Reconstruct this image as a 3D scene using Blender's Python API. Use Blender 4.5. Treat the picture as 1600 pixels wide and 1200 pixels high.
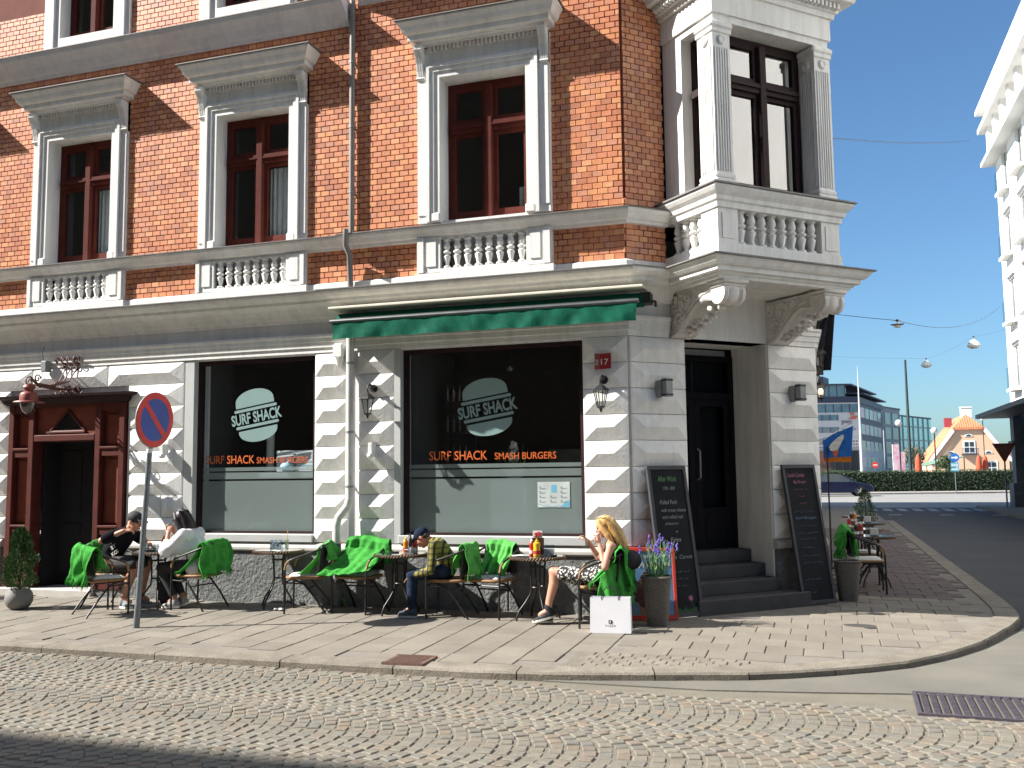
import bpy, bmesh, math, random
from math import sin, cos, pi, radians, sqrt, atan2, hypot
from mathutils import Vector, Matrix, Euler

for _o in list(bpy.data.objects):
    bpy.data.objects.remove(_o, do_unlink=True)
SC = bpy.context.scene
COL = SC.collection
rnd = random.Random(7)

# ---------------------------------------------------------------- camera
cam = bpy.data.cameras.new('camera')
cam.sensor_width = 36.0
cam.lens = 36.0 * 1476.814 / 1600.0
cam.clip_start = 0.05
cam.clip_end = 3000
camo = bpy.data.objects.new('camera', cam)
COL.objects.link(camo)
_p, _r, _y = radians(5.44586), radians(-0.66164), radians(-18.17656)
_f = Vector((sin(_y) * cos(_p), cos(_y) * cos(_p), sin(_p)))
_ri = Vector((cos(_y), -sin(_y), 0))
_u = _ri.cross(_f)
_r2 = _ri * cos(_r) + _u * sin(_r)
_u2 = -_ri * sin(_r) + _u * cos(_r)
_m = Matrix((_r2, _u2, -_f)).transposed().to_4x4()
_m.translation = Vector((2.17985, -11.10, 1.65))
camo.matrix_world = _m
SC.camera = camo
SC.render.resolution_x = 1024
SC.render.resolution_y = 768

# ---------------------------------------------------------------- sky and sun
SUN = Vector((-0.89, -0.35, 0.79)).normalized()      # towards the sun
world = bpy.data.worlds.new('World')
SC.world = world
world.use_nodes = True
wn = world.node_tree
bg = wn.nodes['Background']
sky = wn.nodes.new('ShaderNodeTexSky')
sky.sky_type = 'NISHITA'
sky.sun_disc = False
sky.sun_elevation = math.asin(SUN.z)
sky.sun_rotation = atan2(SUN.x, SUN.y)
sky.altitude = 0
sky.air_density = 1.0
sky.dust_density = 1.0
sky.ozone_density = 5.0
tint = wn.nodes.new('ShaderNodeMix')
tint.data_type = 'RGBA'
tint.blend_type = 'MULTIPLY'
tint.inputs[0].default_value = 1.0
tint.inputs[7].default_value = (0.73, 0.90, 0.95, 1)
wn.links.new(sky.outputs[0], tint.inputs[6])
wn.links.new(tint.outputs[2], bg.inputs[0])
bg.inputs[1].default_value = 0.072
sl = bpy.data.lights.new('sun', 'SUN')
sl.energy = 5.0
sl.angle = radians(0.5)
sl.color = (1.0, 0.96, 0.89)
slo = bpy.data.objects.new('sun', sl)
COL.objects.link(slo)
slo.rotation_euler = (-SUN).to_track_quat('-Z', 'Y').to_euler()
slo.location = (-20, -10, 30)
SC.view_settings.view_transform = 'Standard'
SC.view_settings.look = 'None'
SC.view_settings.exposure = 1.3
SC.view_settings.gamma = 1.0
SC.view_settings.use_curve_mapping = False

# ---------------------------------------------------------------- helpers
S2 = sqrt(0.5)
CHM = Matrix.Rotation(pi / 4, 4, 'Z')               # local (along, -out, z) of the chamfered corner


def CH(a, o, z=0.0):
    return Vector((a * S2 + o * S2, a * S2 - o * S2, z))


def link(o):
    COL.objects.link(o)
    return o


def thing(name, label, cat, loc=(0, 0, 0), rz=0.0, group=None):
    o = link(bpy.data.objects.new(name, None))
    o.empty_display_size = 0.1
    o.location = loc
    o.rotation_euler = (0, 0, rz)
    o['label'] = label
    o['category'] = cat
    if group:
        o['group'] = group
    return o


def tag(o, label, cat, group=None):
    o['label'] = label
    o['category'] = cat
    if group:
        o['group'] = group
    return o


def struct(o):
    o['kind'] = 'structure'
    return o


def stuff(o):
    o['kind'] = 'stuff'
    return o


def copy_tree(o, parent=None):
    c = o.copy()
    COL.objects.link(c)
    c.parent = parent
    for ch in list(o.children):
        copy_tree(ch, c)
    return c


def dup(o, loc, rz=0.0, label=None, group=None):
    c = copy_tree(o)
    c.location = loc
    c.rotation_euler = (0, 0, rz)
    if label:
        c['label'] = label
    if group:
        c['group'] = group
    return c


class MB:
    def __init__(self, M=None):
        self.v, self.f, self.tone, self.M = [], [], [], M
        self.t = 0.5

    def add(self, vs, fs):
        n = len(self.v)
        if self.M is not None:
            vs = [self.M @ Vector(p) for p in vs]
        self.v += [tuple(p) for p in vs]
        for f in fs:
            self.f.append(tuple(i + n for i in f))
            self.tone.append(self.t)
        return self

    def quad(self, a, b, c, d):
        return self.add([a, b, c, d], [(0, 1, 2, 3)])

    def pane(self, x0, x1, y, z0, z1):
        return self.quad((x0, y, z0), (x1, y, z0), (x1, y, z1), (x0, y, z1))

    def poly(self, pts):
        return self.add(pts, [tuple(range(len(pts)))])

    def box(self, x0, x1, y0, y1, z0, z1, skip=''):
        vs = [(x0, y0, z0), (x1, y0, z0), (x1, y1, z0), (x0, y1, z0), (x0, y0, z1), (x1, y0, z1), (x1, y1, z1), (x0, y1, z1)]
        fs = {'b': (3, 2, 1, 0), 't': (4, 5, 6, 7), 'f': (0, 1, 5, 4), 'r': (1, 2, 6, 5), 'k': (2, 3, 7, 6), 'l': (3, 0, 4, 7)}
        return self.add(vs, [f for k, f in fs.items() if k not in skip])

    def bbox(self, x0, x1, y0, y1, z0, z1, b=0.008):
        """box with chamfered edges"""
        vs, fs = [], []
        X, Y, Z = (x0, x1), (y0, y1), (z0, z1)
        b = min(b, (x1 - x0) * .45, (y1 - y0) * .45, (z1 - z0) * .45)
        idx = {}
        for i in (0, 1):
            for j in (0, 1):
                for k in (0, 1):
                    sx, sy, sz = (1 - 2 * i), (1 - 2 * j), (1 - 2 * k)
                    for ax in range(3):
                        p = [X[i] + sx * b, Y[j] + sy * b, Z[k] + sz * b]
                        p[ax] = (X[i], Y[j], Z[k])[ax]
                        idx[(i, j, k, ax)] = len(vs)
                        vs.append(tuple(p))
        g = lambda i, j, k, a: idx[(i, j, k, a)]
        for s in (0, 1):
            fs.append([g(s, 0, 0, 0), g(s, 1, 0, 0), g(s, 1, 1, 0), g(s, 0, 1, 0)])
            fs.append([g(0, s, 0, 1), g(1, s, 0, 1), g(1, s, 1, 1), g(0, s, 1, 1)])
            fs.append([g(0, 0, s, 2), g(1, 0, s, 2), g(1, 1, s, 2), g(0, 1, s, 2)])
            for t in (0, 1):
                fs.append([g(0, s, t, 1), g(1, s, t, 1), g(1, s, t, 2), g(0, s, t, 2)])
                fs.append([g(s, 0, t, 0), g(s, 1, t, 0), g(s, 1, t, 2), g(s, 0, t, 2)])
                fs.append([g(s, t, 0, 0), g(s, t, 1, 0), g(s, t, 1, 1), g(s, t, 0, 1)])
                for q in (0, 1):
                    pass
        for i in (0, 1):
            for j in (0, 1):
                for k in (0, 1):
                    fs.append([g(i, j, k, 0), g(i, j, k, 1), g(i, j, k, 2)])
        return self.add(vs, fs)

    def prism(self, pts, y0, y1):
        """polygon of (x,z) extruded along y"""
        n = len(pts)
        vs = [(x, y0, z) for x, z in pts] + [(x, y1, z) for x, z in pts]
        fs = [tuple(range(n)), tuple(range(2 * n - 1, n - 1, -1))]
        for i in range(n):
            j = (i + 1) % n
            fs.append((i, i + n, j + n, j))
        return self.add(vs, fs)

    def prism_xy(self, pts, z0, z1):
        n = len(pts)
        vs = [(x, y, z0) for x, y in pts] + [(x, y, z1) for x, y in pts]
        fs = [tuple(range(n - 1, -1, -1)), tuple(range(n, 2 * n))]
        for i in range(n):
            j = (i + 1) % n
            fs.append((i, j, j + n, i + n))
        return self.add(vs, fs)

    def prism_yz(self, pts, x0, x1):
        n = len(pts)
        vs = [(x0, y, z) for y, z in pts] + [(x1, y, z) for y, z in pts]
        fs = [tuple(range(n)), tuple(range(2 * n - 1, n - 1, -1))]
        for i in range(n):
            j = (i + 1) % n
            fs.append((i, i + n, j + n, j))
        return self.add(vs, fs)

    def tube(self, pts, r, n=8, caps=True, closed=False):
        pts = [Vector(p) for p in pts]
        R = r if isinstance(r, (list, tuple)) else [r] * len(pts)
        m = len(pts)
        vs, fs = [], []
        up = None
        for i, p in enumerate(pts):
            if closed:
                d = pts[(i + 1) % m] - pts[i - 1]
            else:
                d = pts[min(i + 1, m - 1)] - pts[max(i - 1, 0)]
            if d.length < 1e-9:
                d = Vector((0, 0, 1))
            d.normalize()
            if up is None:
                up = Vector((0, 0, 1)) if abs(d.z) < .9 else Vector((1, 0, 0))
            a = d.cross(up)
            if a.length < 1e-6:
                a = d.cross(Vector((0, 1, 0)))
            a.normalize()
            b = a.cross(d).normalized()
            up = b
            for k in range(n):
                t = 2 * pi * k / n
                vs.append(p + a * (R[i] * cos(t)) + b * (R[i] * sin(t)))
        for i in range(m if closed else m - 1):
            j = (i + 1) % m
            for k in range(n):
                l = (k + 1) % n
                fs.append((i * n + k, j * n + k, j * n + l, i * n + l))
        if caps and not closed:
            fs.append(tuple(range(n)))
            fs.append(tuple(range((m - 1) * n + n - 1, (m - 1) * n - 1, -1)))
        return self.add(vs, fs)

    def lathe(self, prof, c=(0, 0, 0), n=12, sx=1, sy=1, axis='z', cap=True):
        vs, fs = [], []
        for r, z in prof:
            for k in range(n):
                t = 2 * pi * k / n
                a, b = r * cos(t) * sx, r * sin(t) * sy
                if axis == 'z':
                    vs.append((c[0] + a, c[1] + b, c[2] + z))
                elif axis == 'y':
                    vs.append((c[0] + a, c[1] + z, c[2] + b))
                else:
                    vs.append((c[0] + z, c[1] + a, c[2] + b))
        for i in range(len(prof) - 1):
            for k in range(n):
                l = (k + 1) % n
                fs.append((i * n + k, i * n + l, (i + 1) * n + l, (i + 1) * n + k))
        if cap:
            fs.append(tuple(range(n - 1, -1, -1)))
            e = (len(prof) - 1) * n
            fs.append(tuple(range(e, e + n)))
        return self.add(vs, fs)

    def ball(self, c, rx, ry=None, rz=None, n=12, m=8, M=None):
        ry = ry or rx
        rz = rz or rx
        vs, fs = [], []
        for i in range(1, m):
            ph = pi * i / m
            for k in range(n):
                t = 2 * pi * k / n
                vs.append(Vector((rx * sin(ph) * cos(t), ry * sin(ph) * sin(t), rz * cos(ph))))
        vs += [Vector((0, 0, rz)), Vector((0, 0, -rz))]
        if M is not None:
            vs = [M @ p for p in vs]
        vs = [p + Vector(c) for p in vs]
        for i in range(m - 2):
            for k in range(n):
                l = (k + 1) % n
                fs.append((i * n + k, (i + 1) * n + k, (i + 1) * n + l, i * n + l))
        T, B = (m - 1) * n, (m - 1) * n + 1
        for k in range(n):
            l = (k + 1) % n
            fs.append((T, k, l))
            fs.append((B, (m - 2) * n + l, (m - 2) * n + k))
        return self.add(vs, fs)

    def sweep(self, prof, path, caps=True):
        """profile [(out, z)] swept along a plan path, mitred; 'out' is to the right of travel"""
        n, m = len(prof), len(path)
        vs, fs = [], []
        for i in range(m):
            p = Vector(path[i])
            d0 = (Vector(path[i]) - Vector(path[i - 1])).normalized() if i > 0 else None
            d1 = (Vector(path[i + 1]) - Vector(path[i])).normalized() if i < m - 1 else None
            d0 = d0 or d1
            d1 = d1 or d0
            n0, n1 = Vector((d0.y, -d0.x)), Vector((d1.y, -d1.x))
            b = n0 + n1
            b = b / max(b.dot(n0), .2)
            for o, z in prof:
                q = p + b * o
                vs.append((q.x, q.y, z))
        for i in range(m - 1):
            for k in range(n - 1):
                fs.append((i * n + k, (i + 1) * n + k, (i + 1) * n + k + 1, i * n + k + 1))
        if caps:
            fs.append(tuple(range(n)))
            fs.append(tuple(range((m - 1) * n + n - 1, (m - 1) * n - 1, -1)))
        return self.add(vs, fs)

    def grid(self, fn, nu, nv):
        vs = [fn(i / nu, j / nv) for i in range(nu + 1) for j in range(nv + 1)]
        fs = [(i * (nv + 1) + j, (i + 1) * (nv + 1) + j, (i + 1) * (nv + 1) + j + 1, i * (nv + 1) + j + 1) for i in range(nu) for j in range(nv)]
        return self.add(vs, fs)

    def mesh(self, name, smooth=False, fix=True):
        me = bpy.data.meshes.new(name)
        me.from_pydata(self.v, [], self.f)
        if fix:
            bm = bmesh.new()
            bm.from_mesh(me)
            bmesh.ops.recalc_face_normals(bm, faces=bm.faces)
            bm.to_mesh(me)
            bm.free()
        if any(abs(t - .5) > 1e-6 for t in self.tone):
            at = me.attributes.new('tone', 'FLOAT', 'FACE')
            at.data.foreach_set('value', self.tone)
        if smooth:
            me.polygons.foreach_set('use_smooth', [True] * len(me.polygons))
            me.set_sharp_from_angle(angle=radians(smooth if smooth is not True else 40))
        return me

    def build(self, name, mat, parent=None, smooth=False, loc=None, rot=None, fix=True):
        me = self.mesh(name, smooth, fix)
        return mobj(name, me, mat, parent, loc, rot)


def mobj(name, me, mat=None, parent=None, loc=None, rot=None):
    if mat is not None and not me.materials:
        me.materials.append(mat)
    o = link(bpy.data.objects.new(name, me))
    if parent:
        o.parent = parent
    if loc is not None:
        o.location = loc
    if rot is not None:
        o.rotation_euler = rot
    return o


# ---------------------------------------------------------------- materials
def nmix(nt, a, b, fac):
    m = nt.nodes.new('ShaderNodeMix')
    m.data_type = 'RGBA'
    for s, v in ((0, fac), (6, a), (7, b)):
        if hasattr(v, 'is_output'):
            nt.links.new(v, m.inputs[s])
        elif s == 0:
            m.inputs[0].default_value = v
        else:
            m.inputs[s].default_value = (*v[:3], 1)
    return m.outputs[2]


def ramp(nt, fac, stops, interp='LINEAR'):
    r = nt.nodes.new('ShaderNodeValToRGB')
    r.color_ramp.interpolation = interp
    e = r.color_ramp.elements
    while len(e) < len(stops):
        e.new(0.5)
    for i, (p, c) in enumerate(stops):
        e[i].position = p
        e[i].color = (*c[:3], 1) if hasattr(c, '__len__') else (c, c, c, 1)
    nt.links.new(fac, r.inputs[0])
    return r.outputs[0]


def noise(nt, scale, detail=4, vec=None, rough=.55):
    n = nt.nodes.new('ShaderNodeTexNoise')
    n.inputs['Scale'].default_value = scale
    n.inputs['Detail'].default_value = detail
    n.inputs['Roughness'].default_value = rough
    if vec is not None:
        nt.links.new(vec, n.inputs['Vector'])
    return n.outputs[0]


def M(name, c, c2=None, rough=.65, scale=5.0, bump=0.0, bscale=60.0, metal=0.0, rand=0.0, spec=.5, tones=None, fine=0.0, coat=0.0, bdist=.01, sheen=0.0, world=True, streak=0.0):
    m = bpy.data.materials.new(name)
    m.use_nodes = True
    nt = m.node_tree
    b = nt.nodes['Principled BSDF']
    b.inputs['Roughness'].default_value = rough
    b.inputs['Metallic'].default_value = metal
    b.inputs['Specular IOR Level'].default_value = spec
    b.inputs['Coat Weight'].default_value = coat
    b.inputs['Sheen Weight'].default_value = sheen
    if world:
        vec = nt.nodes.new('ShaderNodeNewGeometry').outputs['Position']
    else:
        vec = nt.nodes.new('ShaderNodeTexCoord').outputs['Object']
    c2 = c2 or tuple(x * .78 for x in c)
    fac = ramp(nt, noise(nt, scale, 5, vec), [(.32, (0, 0, 0)), (.68, (1, 1, 1))])
    col = nmix(nt, c, c2, fac)
    if fine:
        f2 = ramp(nt, noise(nt, bscale * 1.3, 2, vec), [(.35, (1 - fine,) * 3), (.65, (1 + fine * .3,) * 3)])
        mm = nt.nodes.new('ShaderNodeMix')
        mm.data_type = 'RGBA'
        mm.blend_type = 'MULTIPLY'
        mm.inputs[0].default_value = 1
        nt.links.new(col, mm.inputs[6])
        nt.links.new(f2, mm.inputs[7])
        col = mm.outputs[2]
    if rand or tones:
        if tones and tones[0] == 'attr':
            at = nt.nodes.new('ShaderNodeAttribute')
            at.attribute_name = 'tone'
            rv = at.outputs['Fac']
            tl = tones[1]
        else:
            rv = nt.nodes.new('ShaderNodeObjectInfo').outputs['Random']
            tl = tones[1] if tones else None
        if tl:
            tc = ramp(nt, rv, [(i / max(1, len(tl)), q) for i, q in enumerate(tl)], 'CONSTANT')
            col = nmix(nt, tc, col, .25)
        else:
            mm = nt.nodes.new('ShaderNodeMix')
            mm.data_type = 'RGBA'
            mm.blend_type = 'MULTIPLY'
            mm.inputs[0].default_value = 1
            nt.links.new(col, mm.inputs[6])
            nt.links.new(ramp(nt, rv, [(0, (1 - rand,) * 3), (1, (1 + rand,) * 3)]), mm.inputs[7])
            col = mm.outputs[2]
    if streak:
        mp = nt.nodes.new('ShaderNodeMapping')
        mp.inputs['Scale'].default_value = (9, 9, .7)
        nt.links.new(vec, mp.inputs[0])
        f3 = ramp(nt, noise(nt, 1.0, 6, mp.outputs[0], .65), [(.36, (1 - streak,) * 3), (.56, (1, 1, 1))])
        mm = nt.nodes.new('ShaderNodeMix')
        mm.data_type = 'RGBA'
        mm.blend_type = 'MULTIPLY'
        mm.inputs[0].default_value = 1
        nt.links.new(col, mm.inputs[6])
        nt.links.new(f3, mm.inputs[7])
        col = mm.outputs[2]
    nt.links.new(col, b.inputs['Base Color'])
    if bump:
        bn = nt.nodes.new('ShaderNodeBump')
        bn.inputs['Strength'].default_value = bump
        bn.inputs['Distance'].default_value = bdist
        nt.links.new(noise(nt, bscale, 4, vec), bn.inputs['Height'])
        nt.links.new(bn.outputs[0], b.inputs['Normal'])
    return m


def glass(name, tint=(.9, .95, .95), refl=.07, rough=.005, k=1.0):
    """thin pane: see-through with a fresnel reflection"""
    m = bpy.data.materials.new(name)
    m.use_nodes = True
    nt = m.node_tree
    nt.nodes.remove(nt.nodes['Principled BSDF'])
    out = nt.nodes['Material Output']
    tr = nt.nodes.new('ShaderNodeBsdfTransparent')
    tr.inputs[0].default_value = (*tint, 1)
    gl = nt.nodes.new('ShaderNodeBsdfGlossy')
    gl.inputs['Roughness'].default_value = rough
    lw = nt.nodes.new('ShaderNodeLayerWeight')
    pw = nt.nodes.new('ShaderNodeMath')
    pw.operation = 'POWER'
    pw.inputs[1].default_value = 5.0
    nt.links.new(lw.outputs['Facing'], pw.inputs[0])
    ad = nt.nodes.new('ShaderNodeMath')
    ad.operation = 'MULTIPLY_ADD'
    ad.inputs[1].default_value = .95 * k
    ad.inputs[2].default_value = max(refl, 0) * k
    ad.use_clamp = True
    nt.links.new(pw.outputs[0], ad.inputs[0])
    mx = nt.nodes.new('ShaderNodeMixShader')
    nt.links.new(ad.outputs[0], mx.inputs[0])
    nt.links.new(tr.outputs[0], mx.inputs[1])
    nt.links.new(gl.outputs[0], mx.inputs[2])
    nt.links.new(mx.outputs[0], out.inputs[0])
    return m


def cloth(name, c, c2=None, transl=.25, bump=.4, bscale=35, rough=.95):
    m = M(name, c, c2, rough=rough, scale=16, bump=bump, bscale=bscale, spec=.1)
    nt = m.node_tree
    b = nt.nodes['Principled BSDF']
    t = nt.nodes.new('ShaderNodeBsdfTranslucent')
    t.inputs[0].default_value = (*c, 1)
    mx = nt.nodes.new('ShaderNodeMixShader')
    mx.inputs[0].default_value = transl
    nt.links.new(b.outputs[0], mx.inputs[1])
    nt.links.new(t.outputs[0], mx.inputs[2])
    nt.links.new(mx.outputs[0], nt.nodes['Material Output'].inputs[0])
    return m


def emis(name, c, s):
    m = bpy.data.materials.new(name)
    m.use_nodes = True
    b = m.node_tree.nodes['Principled BSDF']
    b.inputs['Base Color'].default_value = (*c, 1)
    b.inputs['Emission Color'].default_value = (*c, 1)
    b.inputs['Emission Strength'].default_value = s
    return m


BRICK_TONES = [(0.726, 0.305, 0.162), (0.646, 0.255, 0.135), (0.789, 0.371, 0.18), (0.689, 0.304, 0.183), (0.557, 0.214, 0.122), (0.812, 0.414, 0.218), (0.632, 0.301, 0.2), (0.746, 0.316, 0.15), (0.5, 0.206, 0.128), (0.705, 0.283, 0.15), (0.767, 0.343, 0.172), (0.675, 0.272, 0.143)]
brick_a = M('glazed_brick', (.55, .19, .07), (.46, .14, .055), rough=.42, scale=14, bump=.15, bscale=90, tones=('obj', BRICK_TONES), streak=.13)
brick_b = M('glazed_brick_run', (.55, .19, .07), (.46, .14, .055), rough=.42, scale=14, bump=.15, bscale=90, tones=('attr', BRICK_TONES), streak=.13)
mortar = M('red_mortar', (.20, .055, .035), rough=.9, bump=.4)
stucco = M('white_stucco', (.82, .81, .78), (.74, .73, .70), rough=.75, scale=1.7, bump=.25, bscale=45, fine=.05, streak=.14)
stucco_block = M('white_block_paint', (.83, .82, .79), (.75, .74, .72), rough=.7, scale=2.6, bump=.35, bscale=30, rand=.03, streak=.12)
stucco_ornament = M('ornament_paint', (.76, .73, .70), (.60, .57, .54), rough=.8, scale=9, bump=.5, bscale=40)
frieze_mat = M('frieze_render', (.72, .71, .72), (.64, .63, .66), rough=.85, scale=1.5, bump=.3, bscale=70, streak=.12)
zinc = M('weathered_flashing', (.13, .12, .12), (.20, .19, .18), rough=.6, scale=4)
timber = M('red_brown_timber', (.115, .030, .023), (.09, .023, .018), rough=.7, spec=.08, scale=7, bump=.1, bscale=40)
timber_dark = M('dark_brown_timber', (.032, .014, .014), (.022, .011, .012), rough=.65, spec=.2, scale=7)
portal_mat = M('portal_timber', (.105, .024, .017), (.07, .017, .013), rough=.6, spec=.18, scale=6, bump=.15, bscale=30)
portal_panel = M('portal_panel_timber', (.22, .060, .035), (.15, .04, .026), rough=.55, spec=.2, scale=5, bump=.1, bscale=25)
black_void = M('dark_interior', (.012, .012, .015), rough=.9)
room_wall = M('room_paint', (.085, .085, .09), rough=.9)
pane_mat = glass('window_pane', (.90, .94, .96), .05)
shop_glass = glass('shop_pane', (.95, .98, .98), .04)
bay_glass = glass('bay_pane', (.35, .38, .40), .34)
curtain_mat = cloth('net_curtain', (.62, .68, .68), (.5, .56, .58), .4, .3, 20)
stone_plinth = M('granite_plinth', (.20, .205, .20), (.12, .125, .125), rough=.85, scale=7, bump=.9, bscale=26, fine=.2, bdist=.03)
stone_sill = M('stone_sill', (.50, .47, .43), (.40, .38, .35), rough=.8, scale=4, bump=.2)
step_mat = M('granite_step', (.05, .048, .050), (.034, .034, .036), rough=.8, scale=6, bump=.3)
black_metal = M('black_metal', (.018, .018, .020), (.03, .03, .032), rough=.45, metal=.2)
tube_metal = M('black_tube_steel', (.020, .018, .018), rough=.4, metal=.2)
grey_metal = M('grey_metal', (.28, .29, .30), (.22, .23, .24), rough=.5, metal=.3)
galv = M('galvanised_steel', (.20, .22, .24), (.15, .165, .18), rough=.5, metal=.4, scale=10)
pipe_mat = M('painted_pipe', (.62, .61, .58), (.5, .49, .46), rough=.5)
white_paint = M('white_plastic', (.78, .78, .76), rough=.45)
green_canvas = cloth('green_canvas', (.008, .125, .078), (.007, .09, .055), .10, .3, 25, .7)
# ================================================================ ground
KS = .02


def bdist(x, y):
    if x <= 0 and y <= 0:
        return -y
    a, o = (x + y) * S2, (x - y) * S2
    if a < 0:
        return hypot(x, y) if x > 0 else -y
    if a < 2.98:
        return o
    if y < 2.107:
        return hypot(x - 2.107, y - 2.107)
    return x - 2.107 + .03 * (y - 2.107)


def gz(x, y):
    return -KS * min(max(bdist(x, y), 0), 3.3)


ROADZ = -.125
KERB = [(-30, -3.18), (-6.1, -3.18), (-4.5, -3.175), (-3.0, -3.175), (-1.8, -3.18), (-.9, -3.16), (-.3, -3.10), (.1, -3.03), (.6, -2.90), (1.1, -2.76), (1.45, -2.66), (1.8, -2.50), (2.17, -2.27), (2.5, -2.03), (2.82, -1.76), (3.1, -1.40), (3.33, -1.05), (3.6, -.56), (3.82, -.03), (4.05, .55), (4.24, 1.15), (4.31, 1.9), (4.33, 3.0), (4.33, 37.5)]


def offset_path(path, d):
    out = []
    for i in range(len(path)):
        p = Vector(path[i])
        a = Vector(path[max(i - 1, 0)])
        b = Vector(path[min(i + 1, len(path) - 1)])
        t = (b - a).normalized()
        out.append((p.x - t.y * d, p.y + t.x * d))
    return out


def arc_len(path):
    s = [0]
    for i in range(1, len(path)):
        s.append(s[-1] + (Vector(path[i]) - Vector(path[i - 1])).length)
    return s


def at_len(path, s, L):
    for i in range(1, len(path)):
        if L <= s[i] or i == len(path) - 1:
            t = (L - s[i - 1]) / max(1e-9, s[i] - s[i - 1])
            return Vector(path[i - 1]).lerp(Vector(path[i]), t)


KIN = offset_path(KERB, .27)
slab_base_mat = M('pavement_bed', (.215, .195, .165), (.17, .15, .13), rough=.95, scale=3, bump=.4, fine=.2)
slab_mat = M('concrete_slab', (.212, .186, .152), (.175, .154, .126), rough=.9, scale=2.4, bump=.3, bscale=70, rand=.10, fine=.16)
kerb_mat = M('granite_kerb', (.24, .21, .17), (.16, .138, .11), rough=.9, scale=5, bump=.7, bscale=50, rand=.08, fine=.25)
SETT_TONES = [(0.15, 0.129, 0.093), (0.13, 0.116, 0.091), (0.158, 0.125, 0.088), (0.171, 0.143, 0.098), (0.143, 0.128, 0.095), (0.121, 0.111, 0.089), (0.161, 0.118, 0.081), (0.166, 0.143, 0.104), (0.147, 0.129, 0.096), (0.178, 0.129, 0.079), (0.138, 0.115, 0.086), (0.157, 0.135, 0.095)]
sett_a = M('granite_sett', (.30, .295, .275), (.24, .235, .22), rough=.75, scale=18, bump=.5, bscale=70, tones=('obj', SETT_TONES), fine=.16, streak=.16)
sett_b = M('granite_sett_run', (.30, .295, .275), (.24, .235, .22), rough=.75, scale=18, bump=.5, bscale=70, tones=('attr', SETT_TONES), fine=.16, streak=.16)
joint_mat = M('sandy_joint', (.185, .168, .130), (.15, .134, .105), rough=.95, scale=4, bump=.5, bscale=120, fine=.25)
shaded_asphalt = M('shaded_asphalt', (.060, .060, .066), (.045, .045, .050), rough=.9, scale=.8, bump=.4, bscale=90, fine=.2)  # same asphalt as the corner, its colour darkened for the building's shade
slab_shaded = M('reddish_paver_shaded', (.115, .082, .075), (.085, .064, .062), rough=.9, scale=2.4, bump=.3, bscale=70, rand=.12, fine=.15)  # reddish paving, with the side street's shade also put into its colour
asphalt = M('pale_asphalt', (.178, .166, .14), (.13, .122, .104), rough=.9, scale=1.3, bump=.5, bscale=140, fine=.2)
far_ground = M('far_asphalt', (.27, .26, .24), (.23, .22, .205), rough=.9, scale=.4)
paint_mark = M('road_paint', (.34, .34, .34), (.16, .16, .17), rough=.8, scale=7)

g = MB()
g.box(-1500, 1500, -600, 2400, -.6, -.16)
struct(g.build('ground', far_ground))
g = MB()
g.box(-40, 4.6, -14.4, -2.2, -.2, -.1325)
road = struct(g.build('road', joint_mat))
g = MB()
pts = [(-.2, -3.10), (.7, -3.08), (1.2, -3.09), (2.0, -2.95), (2.72, -2.80), (6.0, -2.62), (10.7, -2.5), (10.7, .9), (3.9, .6), (3.9, -1), (2.0, -1.5), (-.2, -2.6)]
for a, b in (((-.2, -3.10, -2.45), (.7, -3.09, -2.45)), ((.7, -3.09, -2.45), (1.2, -3.085, -2.3)), ((1.2, -3.085, -2.3), (2.0, -2.95, -1.6)), ((2.0, -2.95, -1.6), (2.72, -2.80, -.9)), ((2.72, -2.80, -.9), (3.9, -2.73, .6)), ((3.9, -2.73, .6), (6.0, -2.62, .7)), ((6.0, -2.62, .7), (10.7, -2.5, .9))):
    g.prism_xy([(a[0], a[1]), (b[0], b[1]), (b[0], b[2]), (a[0], a[2])], -.2, ROADZ + .004)
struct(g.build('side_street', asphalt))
g = MB()
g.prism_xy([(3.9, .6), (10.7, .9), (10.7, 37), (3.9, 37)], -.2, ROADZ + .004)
struct(g.build('side_road', shaded_asphalt))
g = MB()
g.add([(-60, 37, ROADZ + .004), (80, 37, ROADZ + .004), (80, 43, -.012), (-60, 43, -.012), (80, 75, -.012), (-60, 75, -.012)], [(0, 1, 2, 3), (3, 2, 4, 5)])
struct(g.build('crossing_road', far_ground))
g = MB()
g.box(8.7, 10.7, -8, 37, -.2, -.03)
struct(g.build('far_pavement', slab_base_mat))
for i in range(9):
    g = MB()
    g.box(3.95 + i * .62, 4.3 + i * .62, 33.0, 35.6, ROADZ + .004, ROADZ + .009)
    if i % 3 == 1:
        g.box(3.9 + i * .62, 4.35 + i * .62, 29.0, 29.5, ROADZ + .004, ROADZ + .009)
    struct(g.build('road_marking', paint_mark))

# pavement bed, sloping gently away from the walls
g = MB()


def foot(x, y):
    """nearest point just inside the building"""
    if x <= 0 and y <= 0 or (x + y) < 0:
        return (min(x, 0), .04)
    a = (x + y) * S2
    if a < 2.98:
        return tuple(CH(a, -.06).xy)
    yy = max(y, 2.107)
    return (2.06 - .03 * (yy - 2.107), yy)


row = []
for (x, y) in KIN:
    fx, fy = foot(x, y)
    row.append([(fx + (x - fx) * t, fy + (y - fy) * t) for t in (0, .25, .5, .75, 1)])
for i in range(len(row) - 1):
    for j in range(4):
        q = [row[i][j], row[i][j + 1], row[i + 1][j + 1], row[i + 1][j]]
        g.add([(x, y, gz(x, y) - .010) for x, y in q], [(0, 1, 2, 3)])
pave = struct(g.build('pavement', slab_base_mat))


def poly_in(x, y, poly):
    c = False
    j = len(poly) - 1
    for i in range(len(poly)):
        xi, yi = poly[i]
        xj, yj = poly[j]
        if (yi > y) != (yj > y) and x < (xj - xi) * (y - yi) / (yj - yi) + xi:
            c = not c
        j = i
    return c


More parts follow.
